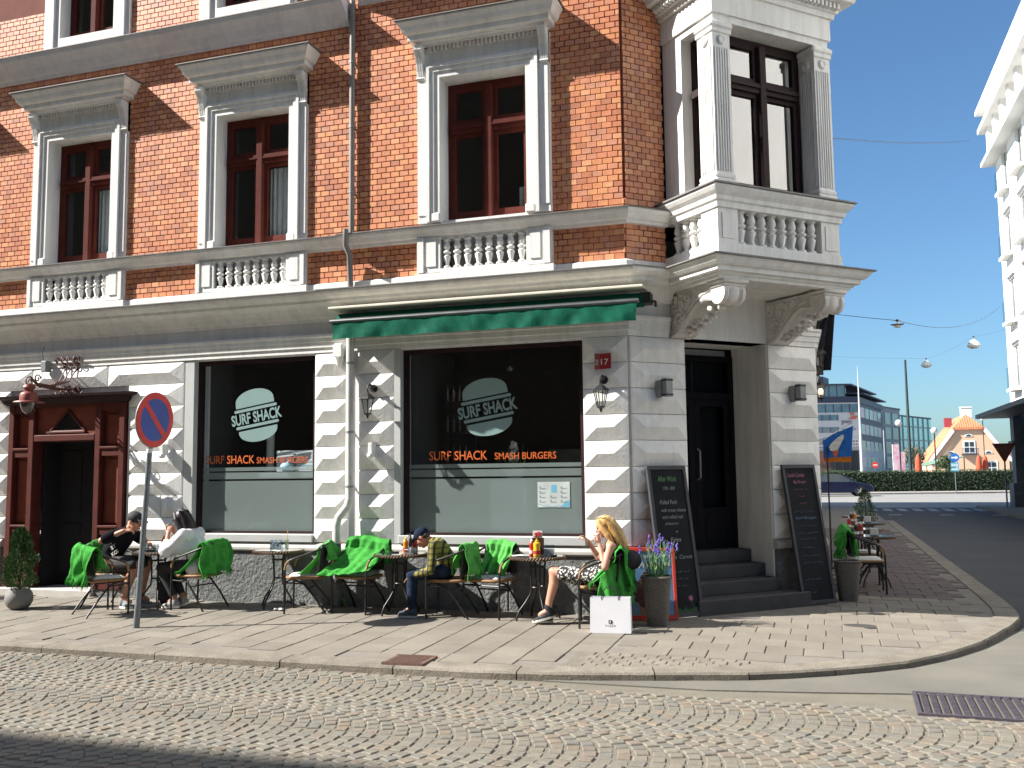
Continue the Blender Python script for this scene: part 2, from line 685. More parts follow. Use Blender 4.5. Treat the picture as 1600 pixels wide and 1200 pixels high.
PAVE_POLY = KIN + [(.98, 37.5), (2.107, 2.107), (1.72, 1.50), (2.05, 1.12), (.95, .02), (.56, .42), (.0, -.0), (-30, 0)]
SLABS = []
S = .352
NX = Vector((2.18, -11.1, 1.65))
for i in range(-30, 60):
    # columns running away from the kerb, left of the corner
    x = -9.9 + i * S
    if x > .1:
        break
    if x < -9.95:
        continue
    off = rnd.random() * S
    for j in range(-1, 10):
        SLABS.append((x, -.26 - j * S + off - S, 1))
for j in range(-8, 52):
    y = -.17 + j * S
    off = (S / 2 if j % 2 else 0) + rnd.uniform(-.02, .02)
    for i in range(0, 16):
        x = .36 + i * S + off - (S if y > 1.2 else 0)
        SLABS.append((x, y, 0))
keep = []
for x, y, k in SLABS:
    h = S / 2
    if all(poly_in(x + a * h * .98, y + b * h * .98, PAVE_POLY) for a in (-1, 1) for b in (-1, 1)):
        if not (-.1 < x < 1.45 and y < -2.16):
            keep.append((x, y, k))
keep.sort(key=lambda p: (Vector((p[0], p[1], 0)) - NX).length)
slab_meshes, shaded_slabs = [], []
for q in range(4):
    mb = MB()
    e = .0026 + q * .0006
    mb.bbox(-S / 2 + e, S / 2 - e, -S / 2 + e, S / 2 - e, -.05, 0, .006)
    slab_meshes.append(mb.mesh('paving_slab'))
    shaded_slabs.append(mb.mesh('paving_slab'))
    shaded_slabs[-1].materials.append(slab_shaded)
far_slabs = MB()
for n, (x, y, k) in enumerate(keep):
    d = .05
    gx = (gz(x + d, y) - gz(x - d, y)) / (2 * d)
    gy = (gz(x, y + d) - gz(x, y - d)) / (2 * d)
    z = gz(x, y) + rnd.uniform(-.003, .003)
    R = Euler((gy + rnd.uniform(-.004, .004), -gx + rnd.uniform(-.004, .004), rnd.uniform(-.006, .006)))
    if n < 300:
        o = mobj('paving_slab', shaded_slabs[n % 4] if y > 2.3 else slab_meshes[n % 4], slab_mat, pave)
        o.location = (x, y, z)
        o.rotation_euler = R
    else:
        far_slabs.M = Matrix.Translation((x, y, z)) @ R.to_matrix().to_4x4()
        far_slabs.bbox(-S / 2 + .005, S / 2 - .005, -S / 2 + .005, S / 2 - .005, -.05, 0, .006)
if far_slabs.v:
    stuff(far_slabs.build('paving_slabs', slab_shaded, pave))

# small cobbles let in along the kerb
g = MB()
def bed(u, v):
    x = -.12 + 1.55 * u
    lo = -2.79 + .30 * max(0, x - .15)
    y = lo + (-2.17 - lo) * v
    return (x, y, gz(x, y) - .0045)


g.grid(bed, 10, 4)
struct(g.build('cobble_bed', joint_mat, None))
lf = MB()
for q in range(70):
    x = rnd.uniform(-8, 1.2)
    y = -3.22 - abs(rnd.gauss(0, .05)) + (.45 * max(0, x - .2) ** 1.2 if x > .2 else 0) * .35
    a = rnd.uniform(0, 6.28)
    r_ = rnd.uniform(.008, .02)
    lf.add([(x + r_ * cos(a + k * pi / 2) * (1 if k % 2 else .6), y + r_ * sin(a + k * pi / 2) * (1 if k % 2 else .6), ROADZ + .010 + .004 * (k == 1)) for k in range(4)], [(0, 1, 2, 3)])
stuff(lf.build('fallen_leaves', M('dry_leaf', (.33, .17, .06), (.38, .3, .2), rough=.9, scale=30), None, fix=False))
cob = MB()
cob.bbox(-.0565, .0565, -.0565, .0565, -.04, 0, .008)
cob_me = cob.mesh('small_cobble')
n = 0
for i in range(13):
    for j in range(5):
        x, y = .0 + i * .118 + (.05 if j % 2 else 0), -2.66 + j * .118
        if poly_in(x, y, PAVE_POLY):
            o = mobj('small_cobble', cob_me, slab_mat, pave)
            o.location = (x, y, gz(x, y) + rnd.uniform(-.002, .004))
            o.rotation_euler = (rnd.uniform(-.05, .05), rnd.uniform(-.05, .05), rnd.uniform(-.1, .1))

# kerb stones
sK, sI = arc_len(KERB), arc_len(KIN)
L = 22.0
while L < sK[-1] - 15:
    ln = rnd.uniform(1.15, 1.45)
    if 30 < L < 37:
        ln = .8
    mb = MB()
    st = 5
    ring = []
    for q in range(st + 1):
        l = L + .006 + (ln - .012) * q / st
        p = at_len(KERB, sK, l)
        # matching inner point
        i = next(i for i in range(1, len(sK)) if l <= sK[i] or i == len(sK) - 1)
        t = (l - sK[i - 1]) / (sK[i] - sK[i - 1])
        pi_ = Vector(KIN[i - 1]).lerp(Vector(KIN[i]), t)
        z = gz(p.x, p.y) + .004
        w = rnd.uniform(-.005, .005)
        po = p + (p - pi_).normalized() * w
        pm = po.lerp(pi_, .06)
        ring.append([(po.x, po.y, -.22), (po.x, po.y, z - .018), (pm.x, pm.y, z), (pi_.x, pi_.y, gz(pi_.x, pi_.y) + .004), (pi_.x, pi_.y, -.2)])
    vs = [v for r_ in ring for v in r_]
    fs = []
    for q in range(st):
        for k in range(4):
            fs.append((q * 5 + k, q * 5 + k + 1, q * 5 + k + 6, q * 5 + k + 5))
    fs += [(0, 1, 2, 3, 4), tuple(st * 5 + k for k in (4, 3, 2, 1, 0))]
    mb.add(vs, fs)
    mb.build('kerbstone', kerb_mat, pave)
    L += ln

# setts laid in scalloped bands
BAND = 1.30
setts = []
sag = .30
for b in range(-1, 5):
    yb = -3.22 - BAND / 2 - b * BAND
    for k in range(-30, 130):
        xk = -9.5 + k * .112
        nn = 13
        for q in range(nn):
            v = (q + .5) / nn - .5
            a = v * 2 * radians(52)
            R_ = BAND / 2 / sin(radians(52))
            x = xk + R_ * (cos(a) - 1) + rnd.uniform(-.008, .008)
            y = yb + R_ * sin(a) + rnd.uniform(-.006, .006)
            if y > -3.28 or y < -8.2 or x < -8.5:
                continue
            if x > -.2 and y > -3.20 - .0 * x:
                continue
            if x > 1.2 and y > -3.16 + (x - 1.2) * .2:
                continue
            if 2.70 < x < 4.25 and y > -3.52:
                continue
            if x > 4.4:
                continue
            setts.append((x, y, a))
# straight course beside the kerb
for k in range(90):
    x = -9.4 + k * .135
    if x < .0:
        setts.append((x, -3.235, 0))
vis = lambda p: -5.9 < p[1] and p[0] > -7.2
setts.sort(key=lambda p: ((Vector((p[0], p[1], 0)) - NX).length if vis(p) else 99))
sett_me = []
for q in range(6):
    mb = MB()
    mb.bbox(-.046, .046, -.047, .047, -.05, 0, .007)
    for i in range(len(mb.v)):
        x, y, z = mb.v[i]
        mb.v[i] = (x + rnd.uniform(-.005, .005), y + rnd.uniform(-.006, .006), z + rnd.uniform(-.003, .002))
    sett_me.append(mb.mesh('sett'))
run = MB()
for n, (x, y, a) in enumerate(setts):
    z = ROADZ + rnd.uniform(-.004, .004)
    rr = a + rnd.uniform(-.07, .07)
    sx, sy = rnd.uniform(.92, 1.06), rnd.uniform(.82, 1.04)
    if n < 300:
        o = mobj('sett', sett_me[n % 6], sett_a, road)
        o.location = (x, y, z)
        o.rotation_euler = (rnd.uniform(-.03, .03), rnd.uniform(-.03, .03), rr)
        o.scale = (sx, sy, 1)
    else:
        run.M = Matrix.Translation((x, y, z)) @ Euler((rnd.uniform(-.03, .03), rnd.uniform(-.03, .03), rr)).to_matrix().to_4x4() @ Matrix.Diagonal((sx, sy, 1, 1))
        run.t = rnd.random()
        run.bbox(-.046, .046, -.047, .047, -.05, 0, .007)
stuff(run.build('setts', sett_b, road, fix=False))
# ================================================================ corner building
B = thing('corner_building', 'three storey orange brick corner building with white rusticated ground floor and projecting bay', 'building')


def text_mesh(name, s, w=None, h=None, mat=None, parent=None, M4=None, bold=0.0, shear=0.0, space=1.0, extrude=0.0):
    """flat lettering in the xz plane, lower left at the origin"""
    cu = bpy.data.curves.new(name, 'FONT')
    cu.body = s
    cu.size = 1
    cu.offset = bold
    cu.shear = shear
    cu.space_character = space
    cu.resolution_u = 3
    cu.extrude = extrude
    o = link(bpy.data.objects.new('tmp_text', cu))
    bpy.context.view_layer.update()
    me = bpy.data.meshes.new_from_object(o.evaluated_get(bpy.context.evaluated_depsgraph_get()))
    bpy.data.objects.remove(o, do_unlink=True)
    me.name = name
    me.materials.clear()
    xs = [v.co.x for v in me.vertices]
    ys = [v.co.y for v in me.vertices]
    x0, x1, y0, y1 = min(xs), max(xs), min(ys), max(ys)
    kx = w / (x1 - x0) if w else None
    ky = h / (y1 - y0) if h else None
    kx = kx or ky
    ky = ky or kx
    for v in me.vertices:
        p = Vector(((v.co.x - x0) * kx, -v.co.z, (v.co.y - y0) * ky))
        v.co = (M4 @ p) if M4 is not None else p
    return mobj(name, me, mat, parent)


def T(x, y, z, rz=0, ry=0, rx=0):
    return Matrix.Translation((x, y, z)) @ Euler((rx, ry, rz)).to_matrix().to_4x4()


def wall_holes(mb, x0, x1, z0, z1, holes, y0, y1):
    xs = sorted({x0, x1} | {min(max(h[i], x0), x1) for h in holes for i in (0, 1)})
    zs = sorted({z0, z1} | {min(max(h[i], z0), z1) for h in holes for i in (2, 3)})
    for i in range(len(xs) - 1):
        for j in range(len(zs) - 1):
            cx, cz = (xs[i] + xs[i + 1]) / 2, (zs[j] + zs[j + 1]) / 2
            if any(h[0] < cx < h[1] and h[2] < cz < h[3] for h in holes):
                continue
            mb.quad((xs[i], y0, zs[j]), (xs[i + 1], y0, zs[j]), (xs[i + 1], y0, zs[j + 1]), (xs[i], y0, zs[j + 1]))
            mb.quad((xs[i], y1, zs[j]), (xs[i + 1], y1, zs[j]), (xs[i + 1], y1, zs[j + 1]), (xs[i], y1, zs[j + 1]))
    for h in holes:
        a, b, c, d = h
        mb.quad((a, y0, c), (a, y1, c), (a, y1, d), (a, y0, d))
        mb.quad((b, y0, c), (b, y1, c), (b, y1, d), (b, y0, d))
        mb.quad((a, y0, c), (b, y0, c), (b, y1, c), (a, y1, c))
        mb.quad((a, y0, d), (b, y0, d), (b, y1, d), (a, y1, d))
    return mb


XL = -14.0
WC = [(-11.18, 0, 0), (-8.215, 0, 0), (-5.225, 0, 0), (-1.795, -.05, .05)]       # window centres, set-out, rise
holes = []
for c, dy, dz in WC:
    holes.append((c - .60, c + .60, 4.86 + dz, 6.79 + dz))
    holes.append((c - .575, c + .575, 4.27 + dz * .6, 4.66 + dz * .6))
upc = [-11.15, -8.17, -5.35, -1.8]
for c in upc:
    holes.append((c - .52, c + .52, 8.36, 9.9))
mb = wall_holes(MB(), XL, 0, 4.07, 11.5, holes, .012, .34)
wall = mb.build('brick_wall', mortar, B)
mb = MB(CHM)
mb.box(0, 2.98, .012, .3, 3.3, 4.07)
mb.box(0, .60, .012, .3, 4.07, 11.5)
mb.box(2.38, 2.98, .012, .3, 4.07, 11.5)
mb.build('chamfer_wall', mortar, B)
# the rest of the shell: side street wall, back, ceiling and roof
mb = MB()
bx = lambda y: 2.107 - .03 * (y - 2.107)
mb.prism_xy([(2.107, 2.107), (bx(37), 37), (bx(37) - .4, 37), (1.7, 2.107)], .0, 11.5)
mb.build('side_wall', stucco, B)
mb = MB()
mb.prism_xy([(XL - 10, .35), (-.1, .35), (1.95, 2.3), (bx(37) - .1, 36.9), (-14, 36.9), (-14, 14), (XL - 10, 14)], 11.42, 11.5)
mb.sweep([(-.3, 11.40), (.0, 11.40), (.12, 11.44), (.2, 11.52), (.36, 11.58), (.36, 11.66), (-.3, 11.70)], [(XL - 10, 0), (0, 0), (2.107, 2.107), (bx(37), 37)])
mb.build('roof', zinc, B)
mb = MB()
mb.box(XL - 10, XL, .0, .3, 0, 11.5)
mb.box(XL - 10, 0, 13.7, 14, 0, 11.5)
mb.box(XL - 10, XL - 9.7, .3, 13.7, 0, 11.5)
mb.build('rear_wall', stucco, B)
mb = MB()
mb.prism_xy([(XL, .36), (-.1, .36), (1.7, 2.3), (1.5, 13), (XL, 13)], 3.42, 3.5)
mb.prism_xy([(XL, .36), (-.1, .36), (1.7, 2.3), (1.5, 13), (XL, 13)], 7.6, 7.7)
mb.build('floor_slab', room_wall, B)

# ---- bricks
brick_col, brick_run = [], MB()


def lay(x0, x1, z0, z1, hl, Mx, far=False):
    r0 = 0
    z = z0
    while z < z1 - .02:
        zt = min(z + .075, z1)
        off = .065 if r0 % 2 else 0
        x = math.floor((x0 - 1) / .13) * .13 + off
        while x < x1:
            a, b = max(x, x0), min(x + .13, x1)
            zc = (z + zt) / 2
            segs = [(a, b)]
            for h in hl:
                if h[2] - .02 < zc < h[3] + .02:
                    ns = []
                    for (p, q) in segs:
                        if h[1] <= p or h[0] >= q:
                            ns.append((p, q))
                        else:
                            if h[0] - p > .012:
                                ns.append((p, h[0]))
                            if q - h[1] > .012:
                                ns.append((h[1], q))
                    segs = ns
            for p, q in segs:
                if q - p > .02:
                    full = abs(q - p - .13) < 1e-4 and abs(zt - z - .075) < 1e-4
                    brick_col.append((p, q, z, zt, Mx, full))
            x += .13
        z += .075
        r0 += 1


bh = []
for c, dy, dz in WC:
    bh.append((c - .78, c + .78, 4.86, 7.2 + dz))
    bh.append((c - .86, c + .86, 4.0, 4.7))
for c in upc:
    bh.append((c - .62, c + .62, 8.2, 9.9))
ID = Matrix.Identity(4)
lay(-10.6, -.012, 4.225, 4.675, bh, ID)
lay(-10.6, -.012, 4.825, 8.85, bh, ID)
lay(.012, .60, 4.225, 4.675, [], CHM)
lay(.012, .60, 4.825, 9.2, [], CHM)
cpos = Vector((2.18, -11.1, 1.65))
pos = lambda b: (b[4] @ Vector(((b[0] + b[1]) / 2, 0, (b[2] + b[3]) / 2)) - cpos).length
seen = lambda b: b[5] and (4.85 < b[2] < 6.9) and (b[0] > -.85 or b[4] is CHM)
brick_col.sort(key=lambda b: pos(b) if seen(b) else 50 + pos(b))
bme = []
for q in range(5):
    m_ = MB()
    m_.bbox(-.0615, .0615, -.012, .02, -.0345, .0345, .004)
    for i in range(len(m_.v)):
        x, y, z = m_.v[i]
        m_.v[i] = (x + rnd.uniform(-.001, .001), y + rnd.uniform(-.001, .001), z + rnd.uniform(-.001, .001))
    bme.append(m_.mesh('brick'))
for n, (p, q, z, zt, Mx, full) in enumerate(brick_col):
    yj = rnd.uniform(-.0025, .0025)
    if n < 300:
        o = mobj('brick', bme[n % 5], brick_a, wall)
        o.location = Mx @ Vector(((p + q) / 2, yj, (z + zt) / 2))
        o.rotation_euler = (rnd.uniform(-.008, .008), 0, (pi / 4 if Mx is CHM else 0) + rnd.uniform(-.012, .012))
    else:
        brick_run.M = Mx
        brick_run.t = rnd.random()
        e = .0035
        x0_, x1_, z0_, z1_ = p + e, q - e, z + e, zt - e
        t = yj - .012
        b_ = .003
        brick_run.add([(x0_, .012, z0_), (x1_, .012, z0_), (x1_, .012, z1_), (x0_, .012, z1_), (x0_ + b_, t, z0_ + b_), (x1_ - b_, t, z0_ + b_), (x1_ - b_, t, z1_ - b_), (x0_ + b_, t, z1_ - b_)],
                      [(4, 5, 6, 7), (0, 1, 5, 4), (1, 2, 6, 5), (2, 3, 7, 6), (3, 0, 4, 7)])
stuff(brick_run.build('brickwork', brick_b, wall, fix=False))

# ---- ground floor wall
gh = [(-9.32, -7.25, 0, 2.75), (-6.13, -4.22, .86, 3.27), (-3.0, -.56, .86, 3.27)]
mb = wall_holes(MB(), XL, 0, 0, 4.07, gh, 0, .36)
gwall = mb.build('ground_floor_wall', frieze_mat, B)
mb = MB(CHM)
mb.box(0, .82, 0, .68, 0, 3.3)
mb.box(2.14, 2.98, 0, .68, 0, 3.3)
mb.box(0, 2.98, 0, .68, 3.3, 4.07)
mb.box(.82, 2.14, .82, 1.0, .0, 3.3)
mb.build('corner_wall', stucco, B)


def block(name, x0, x1, z0, z1, Mx=ID, base=.035, ridge=.088, hip=.15, lo=True, hi=True):
    m_ = MB()
    g_ = .004
    x0, x1, z0, z1 = x0 + g_, x1 - g_, z0 + g_, z1 - g_
    zm = (z0 + z1) / 2
    h = min(hip, (x1 - x0) * .42)
    a, b = (x0 + h if lo else x0), (x1 - h if hi else x1)
    fl = .012
    m_.add([(x0, 0, z0), (x1, 0, z0), (x1, 0, z1), (x0, 0, z1), (x0, -base, z0), (x1, -base, z0), (x1, -base, z1), (x0, -base, z1),
            (x0 + fl, -base - .004, z0 + fl), (x1 - fl, -base - .004, z0 + fl), (x1 - fl, -base - .004, z1 - fl), (x0 + fl, -base - .004, z1 - fl), (a, -ridge, zm), (b, -ridge, zm)],
           [(0, 1, 5, 4), (1, 2, 6, 5), (2, 3, 7, 6), (3, 0, 4, 7), (4, 5, 9, 8), (5, 6, 10, 9), (6, 7, 11, 10), (7, 4, 8, 11), (8, 9, 13, 12), (9, 10, 13), (10, 11, 12, 13), (11, 8, 12)])
    o = m_.build(name, stucco_block, gwall)
    if Mx is not ID:
        o.matrix_local = Mx
    return o


ZC = [.79 + .3115 * k for k in range(9)]
for k in range(8):
    z0, z1 = ZC[k], ZC[k + 1]
    if k < 7:
        block('stone_block', -7.21, -6.62 if k % 3 == 1 else -6.27, z0, z1, hip=.24)
        if k % 3 == 1:
            block('stone_block', -6.62, -6.27, z0, z1)
        for xa, xb in ((-9.95, -9.36), (-10.9, -9.95)):
            block('stone_block', xa, xb, z0, z1)
    block('stone_block', -4.21, -3.715, z0, z1)
    block('stone_block', -3.575, -3.05, z0, z1, hip=.17)
    block('stone_block', -.555, -.003, z0, z1, hip=.17)
    block('stone_block', .003, .815, z0, z1, CHM, hip=.17)
    block('stone_block', 2.145, 2.972, z0, z1, CHM, hip=.17)
for xa, xb in ((-10.9, -9.75), (-9.75, -8.95), (-8.95, -7.58), (-7.58, -6.27)):
    block('stone_block', xa, xb, ZC[7], ZC[8], hip=.22)

# plinth of rough granite blocks and its ledge
def plinth_run(x0, x1, Mx=ID, step=1.6):
    n = max(1, round((x1 - x0) / step))
    for i in range(n):
        a, b = x0 + (x1 - x0) * i / n, x0 + (x1 - x0) * (i + 1) / n
        m_ = MB()
        m_.bbox(a + .004, b - .004, -.055, .02, -.15, .665, .012)
        o = m_.build('plinth_block', stone_plinth, gwall)
        if Mx is not ID:
            o.matrix_local = Mx


plinth_run(-7.70, .02)
plinth_run(-13.9, -9.42)
plinth_run(0.01, .80, CHM)
plinth_run(2.16, 2.97, CHM)
mb = MB()
lp = [(0, .668), (.075, .668), (.085, .69), (.085, .72), (.07, .745), (.02, .785), (0, .79)]
mb.sweep(lp, [(-7.72, 0), (0, 0), tuple(CH(.815, 0).xy)])
mb.sweep(lp, [(-14, 0), (-9.42, 0)])
mb.sweep(lp, [tuple(CH(2.145, 0).xy), (2.107, 2.107), (bx(37), 37)])
mb.build('plinth_ledge', stone_sill, B)

# architrave bands, cornice, base band, sill course, string course
mb = MB()
bp = [(-.05, 3.285), (.05, 3.285), (.05, 3.35), (.068, 3.354), (.068, 3.425), (.086, 3.429), (.086, 3.475), (.105, 3.495), (.105, 3.525), (-.05, 3.55)]
mb.sweep(bp, [(XL, 0), (0, 0), tuple(CH(.57, 0).xy)])
mb.sweep(bp, [tuple(CH(2.5, 0).xy), (2.107, 2.107), (bx(37), 37)])
mb.build('architrave_band', stucco, B)
BA0, BA1, BO = .573, 2.49, 1.03
jog = [(XL, 0), (-3.64, 0), (-3.64, -.05), (.0207, -.05)]
cp = [(-.1, 3.70), (.03, 3.70), (.04, 3.74), (.07, 3.76), (.09, 3.80), (.15, 3.87), (.22, 3.905), (.24, 3.92), (.24, 3.955), (.30, 3.975), (.34, 4.01), (.35, 4.035), (.35, 4.05), (-.1, 4.07)]
mb = MB()
mb.sweep(cp, jog + [tuple(CH(BA0 + .02, .05).xy)])
mb.sweep(cp, [tuple(CH(BA1, .05).xy), (2.142, 2.07), (bx(37) + .05, 37)])
mb.build('main_cornice', stucco, B)
mb = MB()
fp = [(-.1, 4.066), (.28, 4.055), (.368, 4.050), (.368, 4.062), (-.1, 4.084)]
mb.sweep(fp, jog + [tuple(CH(BA0 + .02, .05).xy)])
mb.sweep([(-.1, 4.826), (.12, 4.815), (.175, 4.812), (.175, 4.824), (-.1, 4.842)], jog + [tuple(CH(BA0, .05).xy)])
mb.sweep([(-.1, 8.07), (.22, 8.062), (.315, 8.058), (.315, 8.07), (-.1, 8.09)], [(XL, 0), (-3.72, 0)])
mb.build('lead_flashing', zinc, B)
mb = MB()
mb.sweep([(-.08, 4.07), (.045, 4.07), (.045, 4.205), (.02, 4.222), (-.08, 4.225)], [(XL, 0), (0, 0), tuple(CH(BA0 + .02, 0).xy)])
mb.build('base_band', stucco, B)
mb = MB()
mb.sweep([(-.1, 4.655), (.04, 4.655), (.05, 4.685), (.085, 4.70), (.12, 4.745), (.15, 4.775), (.16, 4.80), (.16, 4.812), (-.1, 4.83)], jog + [tuple(CH(BA0, .05).xy)])
mb.build('sill_course', stucco, B)
mb = MB()
mb.sweep([(-.1, 7.76), (.04, 7.76), (.05, 7.80), (.10, 7.82), (.16, 7.90), (.24, 7.97), (.28, 8.0), (.29, 8.04), (.30, 8.06), (-.1, 8.08)], [(XL, 0), (-3.72, 0)])
mb.sweep([(-.1, 8.02), (.04, 8.02), (.05, 8.06), (.10, 8.08), (.16, 8.16), (.24, 8.23), (.30, 8.30), (-.1, 8.33)], [(-3.58, 0), (.0, 0), tuple(CH(.58, 0).xy)])
mb.build('string_course', frieze_mat, B)

# ---- upper windows
BALP = [(.052, 0), (.052, .03), (.030, .045), (.026, .06), (.050, .165), (.050, .175), (.030, .19), (.030, .20), (.053, .215), (.056, .226), (.053, .237), (.030, .255), (.046, .285), (.049, .305), (.036, .36), (.034, .375), (.052, .385), (.052, .41)]
m_ = MB()
m_.lathe(BALP, n=12)
bal_me = m_.mesh('baluster', smooth=50)


def casement(c, z0, z1, y, parent, hw=.585, curtain=None, trans=.66, mat=timber, gl=pane_mat, Mx=None, two=True):
    m_ = MB(Mx)
    m_.box(c - hw, c - hw + .065, y, y + .08, z0, z1)
    m_.box(c + hw - .065, c + hw, y, y + .08, z0, z1)
    m_.box(c - hw + .065, c + hw - .065, y, y + .08, z1 - .07, z1)
    m_.box(c - hw + .065, c + hw - .065, y - .02, y + .08, z0, z0 + .085)
    w = m_.build('window', mat, parent)
    zt = z0 + (z1 - z0) * trans
    m_ = MB(Mx)
    m_.bbox(c - .05, c + .05, y - .075, y + .06, z0 + .002, z1 - .072, .008)
    m_.build('mullion', mat, w)
    m_ = MB(Mx)
    for s in (-1, 1):
        a, b = (c - hw + .067, c - .052) if s < 0 else (c + .052, c + hw - .067)
        m_.box(a, b, y - .055, y + .06, zt - .045, zt + .012)
        m_.box(a, b, y - .085, y + .06, zt + .012, zt + .03)
        m_.box(a, b, y - .065, y + .06, zt + .03, zt + .075)
    m_.build('transom', mat, w)
    for s in (-1, 1):
        a, b = (c - hw + .067, c - .052) if s < 0 else (c + .052, c + hw - .067)
        for za, zb, nm in ((z0 + .087, zt - .047, 'sash'), (zt + .077, z1 - .072, 'sash')):
            f_ = .052
            m_ = MB(Mx)
            m_.box(a, a + f_, y - .012, y + .05, za, zb)
            m_.box(b - f_, b, y - .012, y + .05, za, zb)
            m_.box(a + f_, b - f_, y - .012, y + .05, zb - f_, zb)
            m_.box(a + f_, b - f_, y - .012, y + .05, za, za + f_ + .015)
            m_.build(nm, mat, w)
            m_ = MB(Mx)
            m_.pane(a + f_ - .004, b - f_ + .004, y + .02, za + f_, zb - f_ + .004)
            m_.build('pane', gl, w)
            if curtain and nm == 'sash' and s > 0 and za < zt - .1:
                m_ = MB(Mx)
                h_ = zb - f_ if curtain == 1 else za + f_ + .30
                x0c = a + f_ - .02 if curtain == 1 else b - f_ - .10
                m_.grid(lambda u, v: (x0c + (b - f_ + .02 - x0c) * u, y + .10 + .014 * sin(u * 31) + .005 * sin(u * 73), za + (h_ - za) * v), 24, 2)
                m_.build('curtain', curtain_mat, w)
    return w


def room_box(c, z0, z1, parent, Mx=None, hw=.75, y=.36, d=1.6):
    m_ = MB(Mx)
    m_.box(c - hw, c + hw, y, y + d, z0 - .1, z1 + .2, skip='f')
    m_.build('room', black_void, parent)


PEDP = [(0, 7.165), (.035, 7.165), (.045, 7.19), (.075, 7.20), (.085, 7.215), (.15, 7.222), (.15, 7.285), (.185, 7.295), (.205, 7.32), (.225, 7.375), (.25, 7.41), (.262, 7.425), (.262, 7.447), (0, 7.455)]
for wi, (c, dy, dz) in enumerate(WC):
    k = 1.03 if dy else 1.0
    m_ = MB()
    hw, ow = .585, .868 * k
    z0, zt = 4.832 + dz, 6.755 + dz
    yb = dy
    # reveal lining and stepped architrave, mitred round the opening
    for s in (-1, 1):
        A_ = lambda p, q: (min(c + s * p, c + s * q), max(c + s * p, c + s * q))
        a, b = A_(hw, .66)
        m_.box(a, b, yb - .055, .34, z0, zt + .075)
        a, b = A_(.66, .715)
        m_.box(a, b, yb - .075, .012, z0, zt + .13)
        a, b = A_(.715, .755)
        m_.box(a, b, yb - .095, .012, z0, zt + .17)
        a, b = A_(.755, ow)
        m_.box(a, b, yb - .05, .012, z0, 7.165 + dz)
        a, b = A_(.775, ow - .012)
        m_.box(a, b, yb - .062, yb - .05, z0 + .1, zt + .02)
        a, b = A_(hw - .012, .70)
        m_.bbox(a, b, yb - .085, yb - .05, z0, z0 + .12, .02)
    m_.box(c - hw, c + hw, yb - .055, .34, zt, zt + .075)
    m_.box(c - .66, c + .66, yb - .075, .012, zt + .076, zt + .13)
    m_.box(c - .715, c + .715, yb - .095, .012, zt + .131, zt + .17)
    m_.box(c - .755, c + .755, yb - .04, .012, zt + .171, 7.10 + dz)
    m_.box(c - .755, c + .755, yb - .07, .012, 7.10 + dz, 7.165 + dz)
    m_.box(c - hw, c + hw, -.03, .34, z0 - .002, z0 + .03)
    sur = m_.build('window_surround', stucco, B)
    m_ = MB()
    m_.sweep([(o, z + dz) for o, z in PEDP], [(c - .78 * k, .0), (c - .78 * k, yb - .085), (c + .78 * k, yb - .085), (c + .78 * k, .0)])
    m_.build('pediment', stucco, sur)
    m_ = MB()
    m_.sweep([(0, 7.462 + dz), (.24, 7.452 + dz), (.285, 7.449 + dz), (.285, 7.462 + dz), (0, 7.49 + dz)], [(c - .78 * k, .0), (c - .78 * k, yb - .085), (c + .78 * k, yb - .085), (c + .78 * k, .0)])
    m_.build('pediment_flashing', zinc, sur)
    for s in (-1, 1):
        m_ = MB()
        x0_ = c + s * (ow - .055)
        pr = [(0, 6.74), (-.075, 6.74), (-.09, 6.76), (-.075, 6.785), (-.085, 6.85), (-.11, 6.95), (-.15, 7.05), (-.19, 7.11), (-.20, 7.165), (0, 7.165)]
        m_.prism_yz([(yb + y, z + dz) for y, z in pr], x0_ - .055, x0_ + .055)
        for q in (-.03, 0, .03):
            m_.prism_yz([(yb + y - .008, z + dz) for y, z in pr[3:8]] + [(yb - .05, 7.10 + dz), (yb - .05, 6.80 + dz)], x0_ + q - .009, x0_ + q + .009)
        m_.build('console', stucco, sur)
    m_ = MB()
    nd = 26
    for i in range(nd):
        x = c - .70 * k + 1.40 * k * (i + .5) / nd
        m_.box(x - .015, x + .015, yb - .105, yb - .07, 7.105 + dz, 7.163 + dz)
    stuff(m_.build('dentil_row', stucco, sur))
    # window
    casement(c, z0 + .03, zt, .20, B, curtain={1: 1, 2: 1, 3: 2}.get(wi))
    room_box(c, z0, zt, B)
    # balustrade panel below
    d6 = dz * .6
    m_ = MB()
    for s in (-1, 1):
        a, b = sorted((c + s * .575, c + s * .87 * k))
        m_.box(a, b, yb - .075, .012, 4.225, 4.655 + d6)
        a, b = sorted((c + s * .63, c + s * .76))
        m_.box(a, b, yb - .088, yb - .0755, 4.30, 4.60 + d6)
        a, b = sorted((c + s * .80, c + s * .86 * k))
        m_.box(a, b, yb - .095, yb - .0755, 4.225, 4.655 + d6)
    m_.box(c - .575, c + .575, yb - .075, .30, 4.2, 4.268)
    m_.box(c - .575, c + .575, yb - .06, .30, 4.64 + d6, 4.656 + d6)
    m_.box(c - .575, c + .575, .26, .30, 4.25, 4.67 + d6)
    m_.box(c - .9 * k, c + .9 * k, yb - .09, .0, 4.07, 4.215)
    bal = m_.build('balustrade', stucco, B)
    for i in range(8):
        o = mobj('baluster', bal_me, stucco, bal)
        o.location = (c - .575 + 1.15 * (i + .5) / 8, yb - .012, 4.268)
        o.scale = (.98, .98, .91 + d6)
